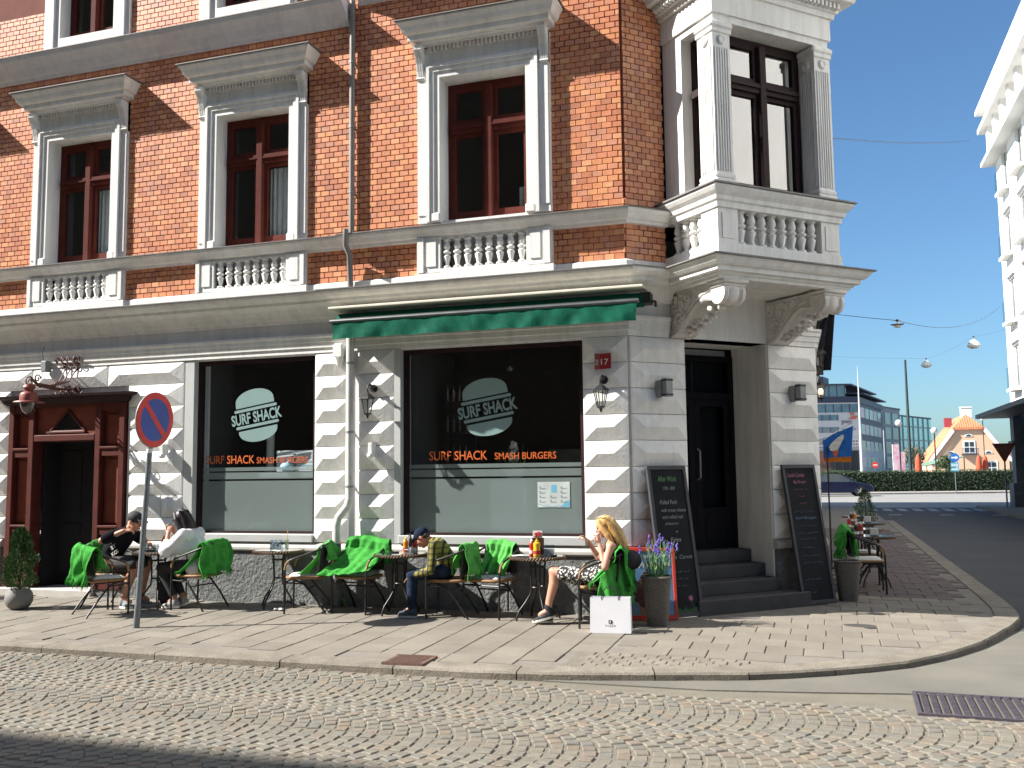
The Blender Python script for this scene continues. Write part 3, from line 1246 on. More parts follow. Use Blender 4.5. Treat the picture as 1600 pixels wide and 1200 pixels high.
for c in upc:
    m_ = MB()
    for s in (-1, 1):
        a, b = sorted((c + s * .50, c + s * .60))
        m_.box(a, b, -.05, .3, 8.2, 10.0)
        a, b = sorted((c + s * .60, c + s * .72))
        m_.box(a, b, -.08, .012, 8.2, 10.0)
        a, b = sorted((c + s * .72, c + s * .80))
        m_.box(a, b, -.05, .012, 8.2, 10.0)
    m_.box(c - .5, c + .5, -.05, .3, 8.2, 8.36)
    m_.build('window_surround', stucco, B)
    casement(c, 8.36, 9.95, .16, B, hw=.50, gl=pane_mat)
    room_box(c, 8.36, 9.95, B)

# ---- the bay above the corner door (in the chamfer's own frame)
mb = MB(CHM)
mb.box(BA0, BA1, -BO, .3, 3.86, 4.07)
mb.box(BA0, BA1, -BO, -BO + .14, 4.07, 4.27)
mb.box(BA0, BA0 + .14, -BO + .14, .0, 4.07, 4.27)
mb.box(BA1 - .14, BA1, -BO + .14, .0, 4.07, 4.27)
mb.box(BA0 + .2, BA1 - .2, -BO + .30, -BO + .36, 4.07, 4.9)
mb.box(BA0 + .2, BA0 + .28, -BO + .3, 0, 4.07, 4.9)
mb.box(BA1 - .28, BA1 - .2, -BO + .3, 0, 4.07, 4.9)
# floor and beam
mb.box(BA0 + .02, BA1 - .02, -BO + .02, .0, 4.86, 4.93)
mb.box(BA0 + .05, BA1 - .05, -BO + .04, .0, 6.935, 7.52)
mb.box(BA0 + .02, BA1 - .02, -BO + .01, .0, 7.02, 7.30)
mb.box(BA0 + .05, BA1 - .05, -BO + .04, .0, 7.85, 11.5)
# jamb walls beside the old wall
mb.box(BA0 + .05, BA0 + .33, -.38, .0, 4.93, 6.935)
mb.box(BA1 - .33, BA1 - .05, -.38, .0, 4.93, 6.935)
bay = mb.build('bay', stucco, B)


def bayp(o, i=0):
    return [tuple(CH(BA0, i).xy), tuple(CH(BA0, BO).xy), tuple(CH(BA1, BO).xy), tuple(CH(BA1, i).xy)]


mb = MB()
mb.sweep([(-.06, 3.835), (.05, 3.835), (.06, 3.865), (.085, 3.875), (.09, 3.895), (.145, 3.905), (.145, 3.955), (.185, 3.965), (.21, 3.99), (.235, 4.03), (.25, 4.04), (.25, 4.052), (-.06, 4.07)], bayp(0, .02))
mb.build('bay_base_moulding', stucco, bay)
mb = MB()
mb.sweep([(-.06, 4.075), (.2, 4.056), (.278, 4.053), (.278, 4.070), (-.06, 4.095)], bayp(0, .02))
mb.sweep([(-.1, 4.925), (.08, 4.915), (.145, 4.91), (.145, 4.93), (-.1, 4.945)], bayp(0, .02))
mb.build('bay_flashing', zinc, bay)
mb = MB()
mb.sweep([(-.12, 4.675), (.01, 4.675), (.015, 4.74), (.04, 4.755), (.05, 4.80), (.09, 4.84), (.12, 4.88), (.12, 4.908), (-.12, 4.925)], bayp(0, .02))
mb.build('bay_handrail', stucco, bay)
mb = MB()
mb.sweep([(-.1, 7.30), (.02, 7.30), (.03, 7.36), (.06, 7.37), (.07, 7.45), (.20, 7.47), (.22, 7.53), (.28, 7.57), (.34, 7.64), (.35, 7.68), (.35, 7.72), (-.1, 7.86)], bayp(0, .02))
mb.build('bay_cornice', stucco, bay)
mb = MB(CHM)
nd = 30
for i in range(nd):
    a = BA0 - .03 + (BA1 - BA0 + .06) * (i + .5) / nd
    mb.box(a - .018, a + .018, -BO - .13, -BO - .05, 7.385, 7.45)
for i in range(14):
    o = .05 + (BO - .05) * (i + .5) / 14
    mb.box(BA0 - .13, BA0 - .05, -o - .018, -o + .018, 7.385, 7.45)
stuff(mb.build('dentil_row', stucco, bay))
for (a0, a1, o0, o1, n) in ((BA0 + .015, BA0 + .31, BO - .31, BO - .015, 0), (BA1 - .31, BA1 - .015, BO - .31, BO - .015, 1)):
    mb = MB(CHM)
    mb.box(a0, a1, -o1, -o0, 4.07, 4.68)
    mb.box(a0 - .012, a1 + .012, -o1 - .012, -o0, 4.07, 4.25)
    mb.box(a0 + .06, a1 - .06, -o1 - .010, -o1, 4.32, 4.62)
    mb.box(a0 - .010, a0, -o1 + .06, -o0 - .06, 4.32, 4.62)
    mb.build('pedestal', stucco, bay)
    mb = MB(CHM)
    w = .018
    a0, a1, o0, o1 = a0 + w, a1 - w, o0, o1 - w
    mb.box(a0, a1, -o1, -o0, 4.93, 6.934)
    mb.bbox(a0 - .03, a1 + .03, -o1 - .03, -o0 + .03, 4.93, 5.03, .02)
    mb.bbox(a0 - .02, a1 + .02, -o1 - .02, -o0 + .02, 5.03, 5.09, .015)
    mb.bbox(a0 - .035, a1 + .035, -o1 - .035, -o0 + .03, 6.84, 6.92, .02)
    mb.bbox(a0 - .02, a1 + .02, -o1 - .02, -o0 + .02, 6.78, 6.84, .01)
    for i in range(6):
        t = (i + .5) / 6
        x = a0 + .02 + (a1 - a0 - .04) * t
        mb.bbox(x - .0135, x + .0135, -o1 - .014, -o1, 5.12, 6.61, .006)
        y = o0 + .02 + (o1 - o0 - .04) * t
        mb.bbox(a0 - .014, a0, -y - .0135, -y + .0135, 5.12, 6.61, .006)
    mb.lathe([(.062, 0), (.062, -.015), (.045, -.028), (.02, -.02)], ((a0 + a1) / 2, -o1, 6.70), 14, axis='y')
    mb.lathe([(.062, 0), (.062, -.015), (.045, -.028), (.02, -.02)], (a0, -(o0 + o1) / 2, 6.70), 14, axis='x')
    mb.build('pilaster', stucco, bay)
for i in range(8):
    o = mobj('baluster', bal_me, stucco, bay)
    o.location = CH(BA0 + .33 + (BA1 - BA0 - .66) * (i + .5) / 8, BO - .09, 4.27)
    o.scale = (1.08, 1.08, 1.0)
for i in range(4):
    o = mobj('baluster', bal_me, stucco, bay)
    o.location = CH(BA0 + .09, .10 + (BO - .42) * (i + .5) / 4, 4.27)
    o.scale = (1.08, 1.08, 1.0)
w_ = casement((BA0 + BA1) / 2, 4.95, 6.932, -.74, B, hw=(BA1 - BA0) / 2 - .31, mat=timber_dark, gl=bay_glass, Mx=CHM, trans=.68)
# side casement of the bay, facing the street
SM = CHM @ T(BA0 + .20, 0, 0, rz=-pi / 2)
m_ = MB(SM)
for a, b in ((.38, .43), (.67, .725)):
    m_.box(a, b, .0, .08, 4.95, 6.93)
m_.box(.43, .67, .0, .08, 6.86, 6.93)
m_.box(.43, .67, -.01, .08, 4.95, 5.04)
m_.box(.43, .67, -.05, .08, 6.18, 6.27)
sw = m_.build('window', timber_dark, B)
m_ = MB(SM)
m_.pane(.43, .67, .03, 5.04, 6.18)
m_.pane(.43, .67, .03, 6.27, 6.86)
m_.build('pane', pane_mat, sw)
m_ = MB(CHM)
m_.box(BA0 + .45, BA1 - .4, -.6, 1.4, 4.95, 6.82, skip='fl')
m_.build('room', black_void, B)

# ---- carved brackets under the bay
for a in (BA0 + .19, BA1 - .19):
    hw = .155
    mb = MB(CHM @ T(a, 0, 0))
    up = [(0, 3.835), (-1.02, 3.835)]
    low = [(-1.06, 3.74), (-1.02, 3.63), (-.92, 3.585), (-.83, 3.62), (-.76, 3.66), (-.64, 3.65), (-.52, 3.60), (-.40, 3.51), (-.30, 3.42), (-.20, 3.34), (-.12, 3.30), (0, 3.285)]
    mb.prism_yz(up + low, -hw * .82, hw * .82)
    br = mb.build('bracket', stucco_ornament, B)
    mb = MB(CHM @ T(a, 0, 0))
    mb.bbox(-hw - .03, hw + .03, -1.10, -.80, 3.79, 3.834, .01)
    mb.bbox(-hw - .015, hw + .015, -1.07, -.80, 3.755, 3.79, .01)
    for s in (-1, 1):
        # raised border following the curve
        ed = [(-.95, 3.72), (-.80, 3.755), (-.64, 3.73), (-.50, 3.66), (-.38, 3.57), (-.26, 3.46), (-.16, 3.38)]
        mb.tube([(s * hw * .84, y, z) for y, z in ed], .018, 6)
        ed = [(-1.0, 3.60), (-.83, 3.64), (-.66, 3.665), (-.52, 3.61), (-.40, 3.525), (-.28, 3.415), (-.16, 3.325), (-.02, 3.30)]
        mb.tube([(s * hw * .84, y, z) for y, z in ed], .024, 6)
        # scrolls
        for cy, cz, r in ((-.94, 3.695, .115), (-.19, 3.485, .135), (-.10, 3.72, .07), (-.36, 3.70, .06), (-.24, 3.66, .05)):
            sp = []
            for q in range(22):
                t = q / 21
                ang = t * 3.6 * pi + 1
                rr = r * (1 - .8 * t)
                sp.append((s * (hw * .84 + .01), cy + rr * cos(ang), cz + rr * sin(ang)))
            mb.tube(sp, [.02 * (1 - .5 * q / 21) for q in range(22)], 5)
            mb.ball((s * hw * .86, cy, cz), .022, n=8, m=6)
        for q in range(9):
            ang = q * 2 * pi / 9
            mb.ball((s * hw * .84, -.19 + .075 * cos(ang), 3.485 + .075 * sin(ang)), .028, .03, .03, 7, 5)
        for q in range(7):
            t = q / 6
            mb.ball((s * hw * .84, -.05 - .55 * t, 3.775 - .01 * sin(q * 2)), .02, .032, .022, 7, 5)
    # rolled front scroll with rings
    pr = []
    for x, r in ((-hw, .10), (-hw, .125), (-.11, .135), (-.075, .105), (-.05, .125), (-.02, .135), (.02, .135), (.05, .125), (.075, .105), (.11, .135), (hw, .125), (hw, .10)):
        pr.append((r, x))
    mb.lathe(pr, (0, -.945, 3.685), 18, axis='x')
    # leaf on the belly and pendant
    for q in range(7):
        t = q / 6
        y, z = -.80 + .62 * t, 3.60 - .27 * t - .05 * sin(t * pi)
        for s in (-1, 0, 1):
            mb.ball((s * .07 * (1 - .3 * t), y, z + .02 * abs(s)), .038, .06, .03, 8, 5, Euler((.5, 0, s * .5)).to_matrix().to_4x4())
    mb.ball((0, -.83, 3.56), .06, .06, .055, 10, 7)
    mb.ball((.05, -.86, 3.555), .03, .03, .03, 8, 5)
    mb.ball((-.05, -.86, 3.555), .03, .03, .03, 8, 5)
    mb.build('carving', stucco_ornament, br, smooth=45)

# ---- corner entrance
door_mat = M('entrance_door_paint', (.010, .010, .013), (.012, .012, .014), rough=.8, spec=.05)
dim_pane = glass('dim_pane', (.12, .13, .14), -.03)
mb = MB(CHM)
mb.box(.822, .90, .66, .74, .64, 3.2)
mb.box(2.06, 2.138, .66, .74, .64, 3.2)
mb.box(.90, 2.06, .66, .74, 3.12, 3.2)
mb.box(.90, 2.06, .66, .74, 2.62, 2.70)
dr = mb.build('entrance_door', door_mat, B)
for s in (0, 1):
    a, b = (.90, 1.478) if s == 0 else (1.482, 2.06)
    mb = MB(CHM)
    f_ = .09
    mb.box(a, a + f_, .68, .73, .645, 2.618)
    mb.box(b - f_, b, .68, .73, .645, 2.618)
    mb.box(a + f_, b - f_, .68, .73, 2.52, 2.618)
    mb.box(a + f_, b - f_, .68, .73, .645, 1.18)
    mb.bbox(a + f_ + .05, b - f_ - .05, .668, .68, .74, 1.08, .02)
    lf = mb.build('door_leaf', door_mat, dr)
    mb = MB(CHM)
    mb.pane(a + f_, b - f_, .70, 1.18, 2.52)
    mb.pane(a, b, .70, 2.702, 3.118)
    mb.build('pane', dim_pane, dr)
    if s == 1:
        mb = MB(CHM)
        mb.tube([(a + .04, .68, 1.55), (a + .04, .63, 1.58), (a + .04, .63, 1.92), (a + .04, .68, 1.95)], .012, 6)
        mb.build('door_handle', grey_metal, dr)
for i, (z, o) in enumerate(((.16, .42), (.32, .14), (.48, -.14))):
    mb = MB(CHM)
    if i == 0:
        mb.bbox(.62, 2.36, -o, .0, -.2, z, .012)
        mb.bbox(.822, 2.138, .0, .8, -.2, z - .004, .012)
    else:
        mb.bbox(.822, 2.138, -o, .8 - .01 * i, z - .165, z, .012)
    mb.build('step', step_mat, B)
mb = MB(CHM)
mb.bbox(.822, 2.138, .40, .81, .48, .64, .012)
mb.build('step', step_mat, B)

# ---- timber portal on the left
yb = -.03
mb = MB()
for a, b in ((-9.335, -9.235), (-8.965, -8.862), (-7.755, -7.655), (-7.335, -7.235)):
    mb.bbox(a, b, yb - .05, .12, .10, 2.745, .01)
for a, b in ((-9.235, -8.965), (-7.655, -7.335)):
    for z0, z1 in ((.10, .40), (.86, .97), (1.98, 2.09), (2.62, 2.745)):
        mb.box(a, b, yb - .035, .10, z0, z1)
mb.bbox(-8.862, -7.755, yb - .05, .12, 2.20, 2.30, .012)
mb.box(-8.862, -7.755, yb - .04, .10, 2.70, 2.745)
portal = mb.build('door_portal', portal_mat, B)
for a, b in ((-9.235, -8.965), (-7.655, -7.335)):
    for z0, z1 in ((.40, .86), (.97, 1.98), (2.09, 2.62)):
        mb = MB()
        mb.box(a, b, .03, .06, z0, z1)
        mb.bbox(a + .035, b - .035, .012, .03, z0 + .05, z1 - .04, .012)
        mb.build('portal_panel', portal_panel, portal)
        mb = MB()
        mb.bbox(a - .01, b + .01, yb - .055, .02, z0 - .012, z0 + .022, .006)
        mb.build('panel_ledge', portal_mat, portal)
mb = MB()
mb.box(-8.862, -7.755, .0, .05, 2.30, 2.70)
mb.build('transom_panel', portal_panel, portal)
mb = MB()
tri = [(-8.62, 2.345), (-7.99, 2.345), (-8.305, 2.66)]
for i in range(3):
    p, q = tri[i], tri[(i + 1) % 3]
    mb.tube([(p[0], -.01, p[1]), (q[0], -.01, q[1])], .02, 6)
mb.bbox(-8.66, -7.95, -.06, .0, 2.315, 2.345, .006)
mb.build('triangle_moulding', portal_mat, portal)
mb = MB()
mb.prism([(-8.59, 2.36), (-8.02, 2.36), (-8.305, 2.645)], -.006, -.002)
mb.build('triangle_pane', glass('dark_pane', (.1, .1, .11), .06), portal)
mb = MB()
mb.sweep([(-.02, 2.745), (.05, 2.745), (.08, 2.78), (.10, 2.82), (.19, 2.84), (.20, 2.875), (-.02, 2.89)], [(-9.335, 0), (-9.335, -.03), (-7.235, -.03), (-7.235, 0)])
mb.build('portal_hood', timber_dark, portal)
mb = MB()
for i in range(2):
    a = -8.80 + i * .4915
    mb.box(a, a + .49, .40, .45, .12, 2.2)
    mb.bbox(a + .08, a + .41, .385, .40, .3, 1.0, .012)
    mb.bbox(a + .08, a + .41, .385, .40, 1.15, 2.08, .012)
mb.box(-8.862, -8.80, .121, .45, .10, 2.2)
mb.box(-7.817, -7.755, .121, .45, .10, 2.2)
mb.box(-8.862, -7.755, .121, .45, 2.2, 2.3)
mb.build('street_door', black_void, portal)
mb = MB()
mb.bbox(-9.42, -7.71, -.12, .5, -.2, .085, .012)
mb.build('threshold', stone_sill, B)

# ---- shop windows
film_mat = bpy.data.materials.new('frosted_film')
film_mat.use_nodes = True
_nt = film_mat.node_tree
_pb = _nt.nodes['Principled BSDF']
_pb.inputs['Base Color'].default_value = (.33, .38, .37, 1)
_pb.inputs['Roughness'].default_value = .5
_tr = _nt.nodes.new('ShaderNodeBsdfTransparent')
_tr.inputs[0].default_value = (.8, .9, .9, 1)
_mx = _nt.nodes.new('ShaderNodeMixShader')
_mx.inputs[0].default_value = .40
_nt.links.new(_pb.outputs[0], _mx.inputs[1])
_nt.links.new(_tr.outputs[0], _mx.inputs[2])
_nt.links.new(_mx.outputs[0], _nt.nodes['Material Output'].inputs[0])
logo_mat = M('pale_teal_vinyl', (.30, .42, .41), (.285, .40, .39), rough=.5)
orange_mat = M('orange_vinyl', (.85, .17, .03), (.8, .15, .03), rough=.5)
jamb_mat = M('grey_jamb_paint', (.48, .49, .48), (.42, .43, .42), rough=.6, scale=3)
for (x0, x1, cx) in ((-6.11, -4.235, -5.215), (-2.965, -.565, -1.845)):
    z0, z1 = .895, 3.265
    y = .10
    mb = MB()
    f_ = .05
    mb.box(x0, x0 + f_, y - .04, y + .05, z0, z1)
    mb.box(x1 - f_, x1, y - .04, y + .05, z0, z1)
    mb.box(x0 + f_, x1 - f_, y - .04, y + .05, z1 - .055, z1)
    mb.box(x0 + f_, x1 - f_, y - .03, y + .05, z0, z0 + .03)
    sh = mb.build('shop_window', timber_dark, B)
    mb = MB()
    mb.pane(x0 + f_ - .005, x1 - f_ + .005, y, z0 + .03, z1 - .05)
    mb.build('pane', shop_glass, sh)
    mb = MB()
    mb.bbox(x0 - .02, x1 + .02, -.07, .10, .79, .893, .008)
    mb.build('sill', jamb_mat, sh)
    mb = MB()
    mb.box(x0 - .15, x0 - .003, -.035, .30, .79, 3.28)
    mb.build('jamb', jamb_mat, sh)
    mb = MB()
    mb.pane(x0 + f_, x1 - f_, y + .03, z0 + .03, 1.60)
    mb.pane(x0 + f_, x1 - f_, y + .03, 1.625, 1.715)
    mb.pane(x0 + f_, x1 - f_, y + .03, 1.735, 1.785)
    mb.build('frosted_film', film_mat, sh)
    # burger sign in vinyl
    Lm = T(cx, y + .03, 2.50, ry=-radians(9))
    mb = MB(Lm)

    def rr(w, za, zb, r):
        p = []
        for (sx, sz, a0) in ((1, -1, -90), (1, 1, 0), (-1, 1, 90), (-1, -1, 180)):
            for q in range(5):
                t = radians(a0 + q * 22.5)
                p.append((sx * (w / 2 - r) + r * cos(t), (zb - r if sz > 0 else za + r) + r * sin(t)))
        return p
    top = [(-.305, .135)] + [(-.305 + .0, .18)] + [(.30 * cos(t) * (1.02), .20 + .165 * sin(t)) for t in [radians(180 - 12 * q) for q in range(1, 15)]] + [(.305, .18), (.305, .135)]
    mb.prism(top, 0, .002)
    mb.prism(rr(.68, .075, .115, .018), 0, .002)
    mb.prism(rr(.68, -.155, -.115, .018), 0, .002)
    bot = [(.305, -.185), (-.305, -.185)] + [(.305 * cos(t), -.215 + .15 * sin(t)) for t in [radians(180 + 12 * q) for q in range(0, 16)]]
    mb.prism(bot, 0, .002)
    mb.build('burger_emblem', logo_mat, sh)
    text_mesh('emblem_lettering', 'SURF SHACK', .80, .155, logo_mat, sh, Lm @ T(-.40, -.001, -.098), bold=.03)
    text_mesh('window_lettering', 'SURF SHACK', .78 if x0 < -4 else .79, .115, orange_mat, sh, T(x0 + .10 if x0 < -4 else x0 + .33, y + .025, 1.835), bold=.008)
    text_mesh('window_lettering', 'SMASH BURGERS', .80, .085, orange_mat, sh, T(cx + .02 if x0 < -4 else cx + .10, y + .025, 1.835), bold=.004)

# rooms behind the shop windows
mb = MB()
mb.box(-6.9, .2, .37, 4.6, .45, 3.42, skip='f')
mb.box(-4.12, -3.1, .37, 2.2, .45, 3.42, skip='f')
mb.box(-6.2, -6.12, .36, .9, .45, 3.3)
mb.box(-2.98, -2.90, .36, 1.0, .45, 3.3)
mb.build('shop_room', M('shop_room_paint', (.05, .05, .055), (.04, .04, .045), rough=.9), B)
# ================================================================ things fixed to the walls
t = thing('awning', 'dark green canvas awning nearly rolled up above the wide shop window', 'awning', (-1.74, 0, 3.6))
AX0, AX1 = -2.02, 1.93
mb = MB()
mb.bbox(AX0 - .06, AX1 + .08, -.40, -.06, .19, .222, .006)
mb.build('cover_board', M('cream_board', (.70, .66, .56), (.6, .56, .46), rough=.6), t)
mb = MB()
mb.tube([(AX0, -.20, .07), (AX1 + .05, -.20, .07)], .085, 14)
mb.build('fabric_roll', green_canvas, t, smooth=50)
mb = MB()
mb.grid(lambda u, v: (AX0 + (AX1 - AX0) * u, -.26 - .13 * v, .11 - .07 * v + .006 * sin(u * 60)), 40, 3)
mb.build('canopy', green_canvas, t, smooth=60)
mb = MB()
mb.tube([(AX0 - .03, -.395, .03), (AX1 + .03, -.395, .03)], .026, 10)
mb.box(AX0 - .01, AX1 + .01, -.405, -.37, .03, .062)
mb.build('front_bar', M('bar_metal', (.16, .17, .17), rough=.35, metal=.6), t)
mb = MB()


def val(u, v):
    fold = sin(u * 61 + 1.7 * sin(u * 9) + 2.2 * v) * .007 + sin(u * 23 + 3 * v) * .005 + sin(u * 140 - v * 5) * .003
    return (AX0 + (AX1 - AX0) * u + .01 * sin(v * 3 + u * 40), -.405 + fold * (.25 + v), .015 - (.215 + .003 * sin(u * 50)) * v)


mb.grid(val, 260, 6)
mb.build('valance', green_canvas, t, smooth=70)
mb = MB()
mb.prism_yz([(-.40, .04), (-.26, .11), (-.10, .13), (-.10, .0), (-.30, -.02)], AX0 - .012, AX0 - .004)
mb.build('side_flap', green_canvas, t)
for x in (AX0 + .2, AX1 - .2):
    mb = MB()
    mb.tube([(x, -.09, .03), (x + (.35 if x < 0 else -.35), -.22, -.005), (x, -.385, .02)], .02, 8)
    mb.build('folding_arm', grey_metal, t)
mb = MB()
mb.box(AX1 + .02, AX1 + .14, -.27, -.08, .02, .15)
mb.tube([(AX1 + .14, -.2, .05), (AX1 + .19, -.2, .04), (AX1 + .19, -.2, -.02)], .018, 6)
mb.build('gear_box', black_metal, t)

# rain pipe
t = thing('downpipe', 'painted rain downpipe running down the facade between the shop windows', 'downpipe', (-3.66, -.07, 0))
mb = MB()
mb.tube([(0, -.0, 4.86), (0, 0, 10.5)], .038, 12)
mb.build('upper_pipe', M('grey_pipe_paint', (.24, .225, .21), (.18, .17, .16), rough=.55), t, smooth=50)
mb = MB()
mb.tube([(0, -.16, 4.87), (0, -.16, 4.66), (0, -.05, 4.55), (0, -.02, 4.07)], .038, 12)
mb.build('upper_pipe', M('grey_pipe_paint', (.24, .225, .21), (.18, .17, .16), rough=.55), t, smooth=50)
mb = MB()
mb.tube([(.02, -.06, 4.0), (.02, -.06, 1.36), (.0, -.08, 1.26), (-.10, -.13, 1.12), (-.12, -.14, 1.02), (-.12, -.14, .80)], .052, 14)
mb.build('lower_pipe', pipe_mat, t, smooth=50)
mb = MB()
mb.tube([(-.12, -.12, .79), (-.12, -.12, .0)], .05, 12)
mb.build('foot_pipe', stone_plinth, t, smooth=50)
for z in (5.4, 6.3, 7.2, 3.1, 2.2, 1.5):
    mb = MB()
    mb.tube([(.0 if z > 4 else .02, 0 if z > 4 else -.06, z), (.0 if z > 4 else .02, 0 if z > 4 else -.06, z + .03)], .055 if z < 4 else .042, 12)
    mb.box(-.01, .01, -.02, .08, z, z + .03)
    mb.build('pipe_clip', grey_metal, t)
t = thing('junction_box', 'white cable junction box under the architrave beside the downpipe', 'junction box', (-3.80, -.115, 3.30))
mb = MB()
mb.bbox(-.07, .07, -.06, .05, -.11, .08, .02)
mb.lathe([(.07, -.11), (.04, -.2), (.02, -.23)], (0, 0, 0), 10)
mb.build('housing', stucco, t)
mb = MB()
mb.tube([(-.03, -.03, -.2), (-.05, -.04, -.4), (.0, -.05, -.55), (.05, -.04, -.5), (.08, -.02, -.3)], .004, 5)
mb.build('cable', M('cable_sheath', (.55, .54, .5)), t)


# carriage lanterns
def lantern(name, label, loc, rz=0, lit=False):
    t = thing(name, label, 'lantern', loc, rz, 'carriage lanterns on the walls')
    mb = MB()
    mb.lathe([(.05, -.06), (.055, -.03), (.035, .0)], (0, .10, .13), 12, axis='y')
    mb.tube([(0, .06, .10), (0, -.02, .16), (0, -.10, .15), (0, -.13, .10), (0, -.12, .06)], .011, 7)
    mb.ball((0, .02, .14), .03, .04, .03, 8, 6)
    mb.ball((0, -.05, .165), .02, .035, .02, 8, 6)
    mb.build('wall_arm', black_metal, t, smooth=50)
    mb = MB()
    mb.lathe([(.115, .0), (.105, .012), (.05, .06), (.02, .075), (.014, .10), (.004, .11)], (0, -.12, -.02), 6, cap=True)
    mb.build('roof_cap', black_metal, t)
    mb = MB()
    for k in range(6):
        a = k * pi / 3
        mb.tube([(.085 * cos(a), -.12 + .085 * sin(a), -.02), (.045 * cos(a), -.12 + .045 * sin(a), -.20)], .006, 4)
    mb.lathe([(.05, 0), (.05, -.012), (.02, -.03), (.012, -.06), (.002, -.07)], (0, -.12, -.20), 8)
    mb.build('cage', black_metal, t)
    mb = MB()
    mb.lathe([(.08, -.021), (.042, -.199)], (0, -.12, 0), 6, cap=False)
    mb.build('glass', glass('lantern_glass', (.9, .9, .88), .08), t)
    if lit:
        mb = MB()
        mb.ball((0, -.12, -.10), .034, .034, .05, 10, 8)
        mb.build('bulb', emis('warm_bulb', (1, .55, .25), 4), t, smooth=60)
    return t


lantern('wall_lantern', 'black carriage lantern on white blocks left of the wide shop window', (-3.32, -.14, 2.645))
lantern('wall_lantern', 'black carriage lantern below the red year plaque', (-.285, -.14, 2.63))
lantern('wall_lantern', 'lit black lantern round the corner beside the ice cream flag', (2.05, 4.6, 3.0), pi / 2, True)
lantern('wall_lantern', 'dark lantern high on the side street wall under the folded awning', (2.05, 3.2, 3.36), pi / 2)

# year plaque, wraps over the block ridge
t = thing('year_plaque', 'small red enamel plaque with white numerals 2017 on the corner pier', 'plaque', (-.285, -.135, 2.98))
mb = MB()
mb.add([(-.10, .03, -.10), (-.03, -.01, -.10), (.10, .02, -.09), (-.10, .03, .10), (-.03, -.01, .085), (.10, .02, .095)], [(0, 1, 4, 3), (1, 2, 5, 4)])
mb.add([(-.10, .036, -.10), (-.03, -.004, -.10), (.10, .026, -.09), (-.10, .036, .10), (-.03, -.004, .085), (.10, .026, .095)], [(0, 1, 4, 3), (1, 2, 5, 4)])
mb.build('plate', M('red_enamel', (.30, .012, .016), (.24, .01, .014), rough=.3), t)
wh = M('white_enamel', (.8, .8, .78), rough=.4)
text_mesh('numeral', '20', .052, .065, wh, t, T(-.092, .016, -.045, rz=-radians(30)))
text_mesh('numeral', '17', .085, .068, wh, t, T(-.012, -.014, -.045, rz=radians(13)))

# flush box lights on the chamfer
for a, lab in ((.42, 'grey metal box light on the pier left of the corner door'), (2.53, 'grey metal box light on the pier right of the corner door')):
    t = thing('box_light', lab, 'wall light', CH(a, .10, 2.66), pi / 4, 'grey box lights beside the corner door')
    mb = MB()
    mb.bbox(-.05, .05, -.14, -.04, -.11, .11, .006)
    mb.build('housing', grey_metal, t)
    mb = MB()
    mb.bbox(-.075, -.045, -.05, .06, -.12, .09, .006)
    mb.box(-.04, .03, -.04, .03, -.03, .03)
    mb.build('mount', grey_metal, t)
    mb = MB()
    mb.bbox(-.054, .054, -.144, -.05, .075, .095, .003)
    mb.bbox(-.054, .054, -.144, -.05, -.098, -.078, .003)
    mb.build('trim', black_metal, t)

for (x, y, z, lab) in ((-3.33, -.12, 1.98, 'white spotlight fitting below the left carriage lantern'), (-6.52, -.13, 2.03, 'white spotlight fitting beside the no parking sign')):
    t = thing('spotlight_fitting', lab, 'wall fitting', (x, y, z), 0, 'small white fittings on the piers')
    mb = MB()
    mb.bbox(-.03, .03, -.05, .07, -.06, .09, .008)
    mb.build('housing', white_paint, t)
    mb = MB()
    mb.lathe([(.045, 0), (.05, -.03), (.03, -.06)], (0, -.03, -.05), 10)
    mb.build('socket', white_paint, t)

# wrought iron bracket lamp over the portal
t = thing('bracket_lamp', 'red painted street lamp on a scrolled iron bracket above the brown door', 'street lamp', (-8.245, 0, 2.7))
iron = M('rusty_iron', (.14, .045, .03), (.07, .03, .025), rough=.6, scale=14)
mb = MB()
for x in (-.11, .13):
    mb.box(x - .018, x + .018, -.05, -.02, .22, .66)
mb.box(-.15, .17, -.055, -.03, .22, .25)
mb.box(-.15, .17, -.055, -.03, .60, .63)
mb.build('wall_frame', iron, t)
mb = MB()


def spiral(c, r, turns, n=26, ph=0, sx=1):
    return [(c[0], c[1] + sx * (r * (1 - .75 * q / n)) * cos(ph + turns * 2 * pi * q / n), c[2] + (r * (1 - .75 * q / n)) * sin(ph + turns * 2 * pi * q / n)) for q in range(n + 1)]


for x in (-.10, .0, .12):
    mb.tube([(x, -.03, .60), (x * .8, -.18, .36), (x * .5, -.42, .27), (x * .2, -.68, .29), (0, -.80, .38)], .010, 6)
    mb.tube([(x, -.03, .26), (x * .9, -.2, .24), (x * .6, -.45, .25), (x * .2, -.72, .27)], .010, 6)
    mb.tube(spiral((x, -.08, .68), .06, 1.2, ph=2), .009, 6)
    mb.tube(spiral((x, -.10, .20), .055, 1.2, ph=4), .009, 6)
for s, x in ((-1, -.14), (1, .16), (1, .06)):
    mb.tube([(x + s * .0, -.05, .66), (x + s * .05, -.12, .72), (x + s * .10, -.10, .69), (x + s * .08, -.08, .64)], .010, 6)
    mb.tube([(x, -.05, .20), (x + s * .06, -.10, .17), (x + s * .1, -.08, .22)], .010, 6)
mb.tube([(.12, -.04, .24), (-.06, -.04, .62)], .008, 5)
mb.tube([(-.10, -.04, .24), (.08, -.04, .62)], .008, 5)
mb.tube(spiral((0, -.80, .30), .075, 1.4, ph=1), .010, 6)
mb.tube(spiral((0, -.66, .36), .06, 1.2, ph=0), .010, 6)
for q in range(7):
    mb.ball((rnd.uniform(-.1, .12), -.05 - .1 * q, .27 + .02 * sin(q * 2)), .022, n=7, m=5)
mb.build('scroll_bracket', iron, t)
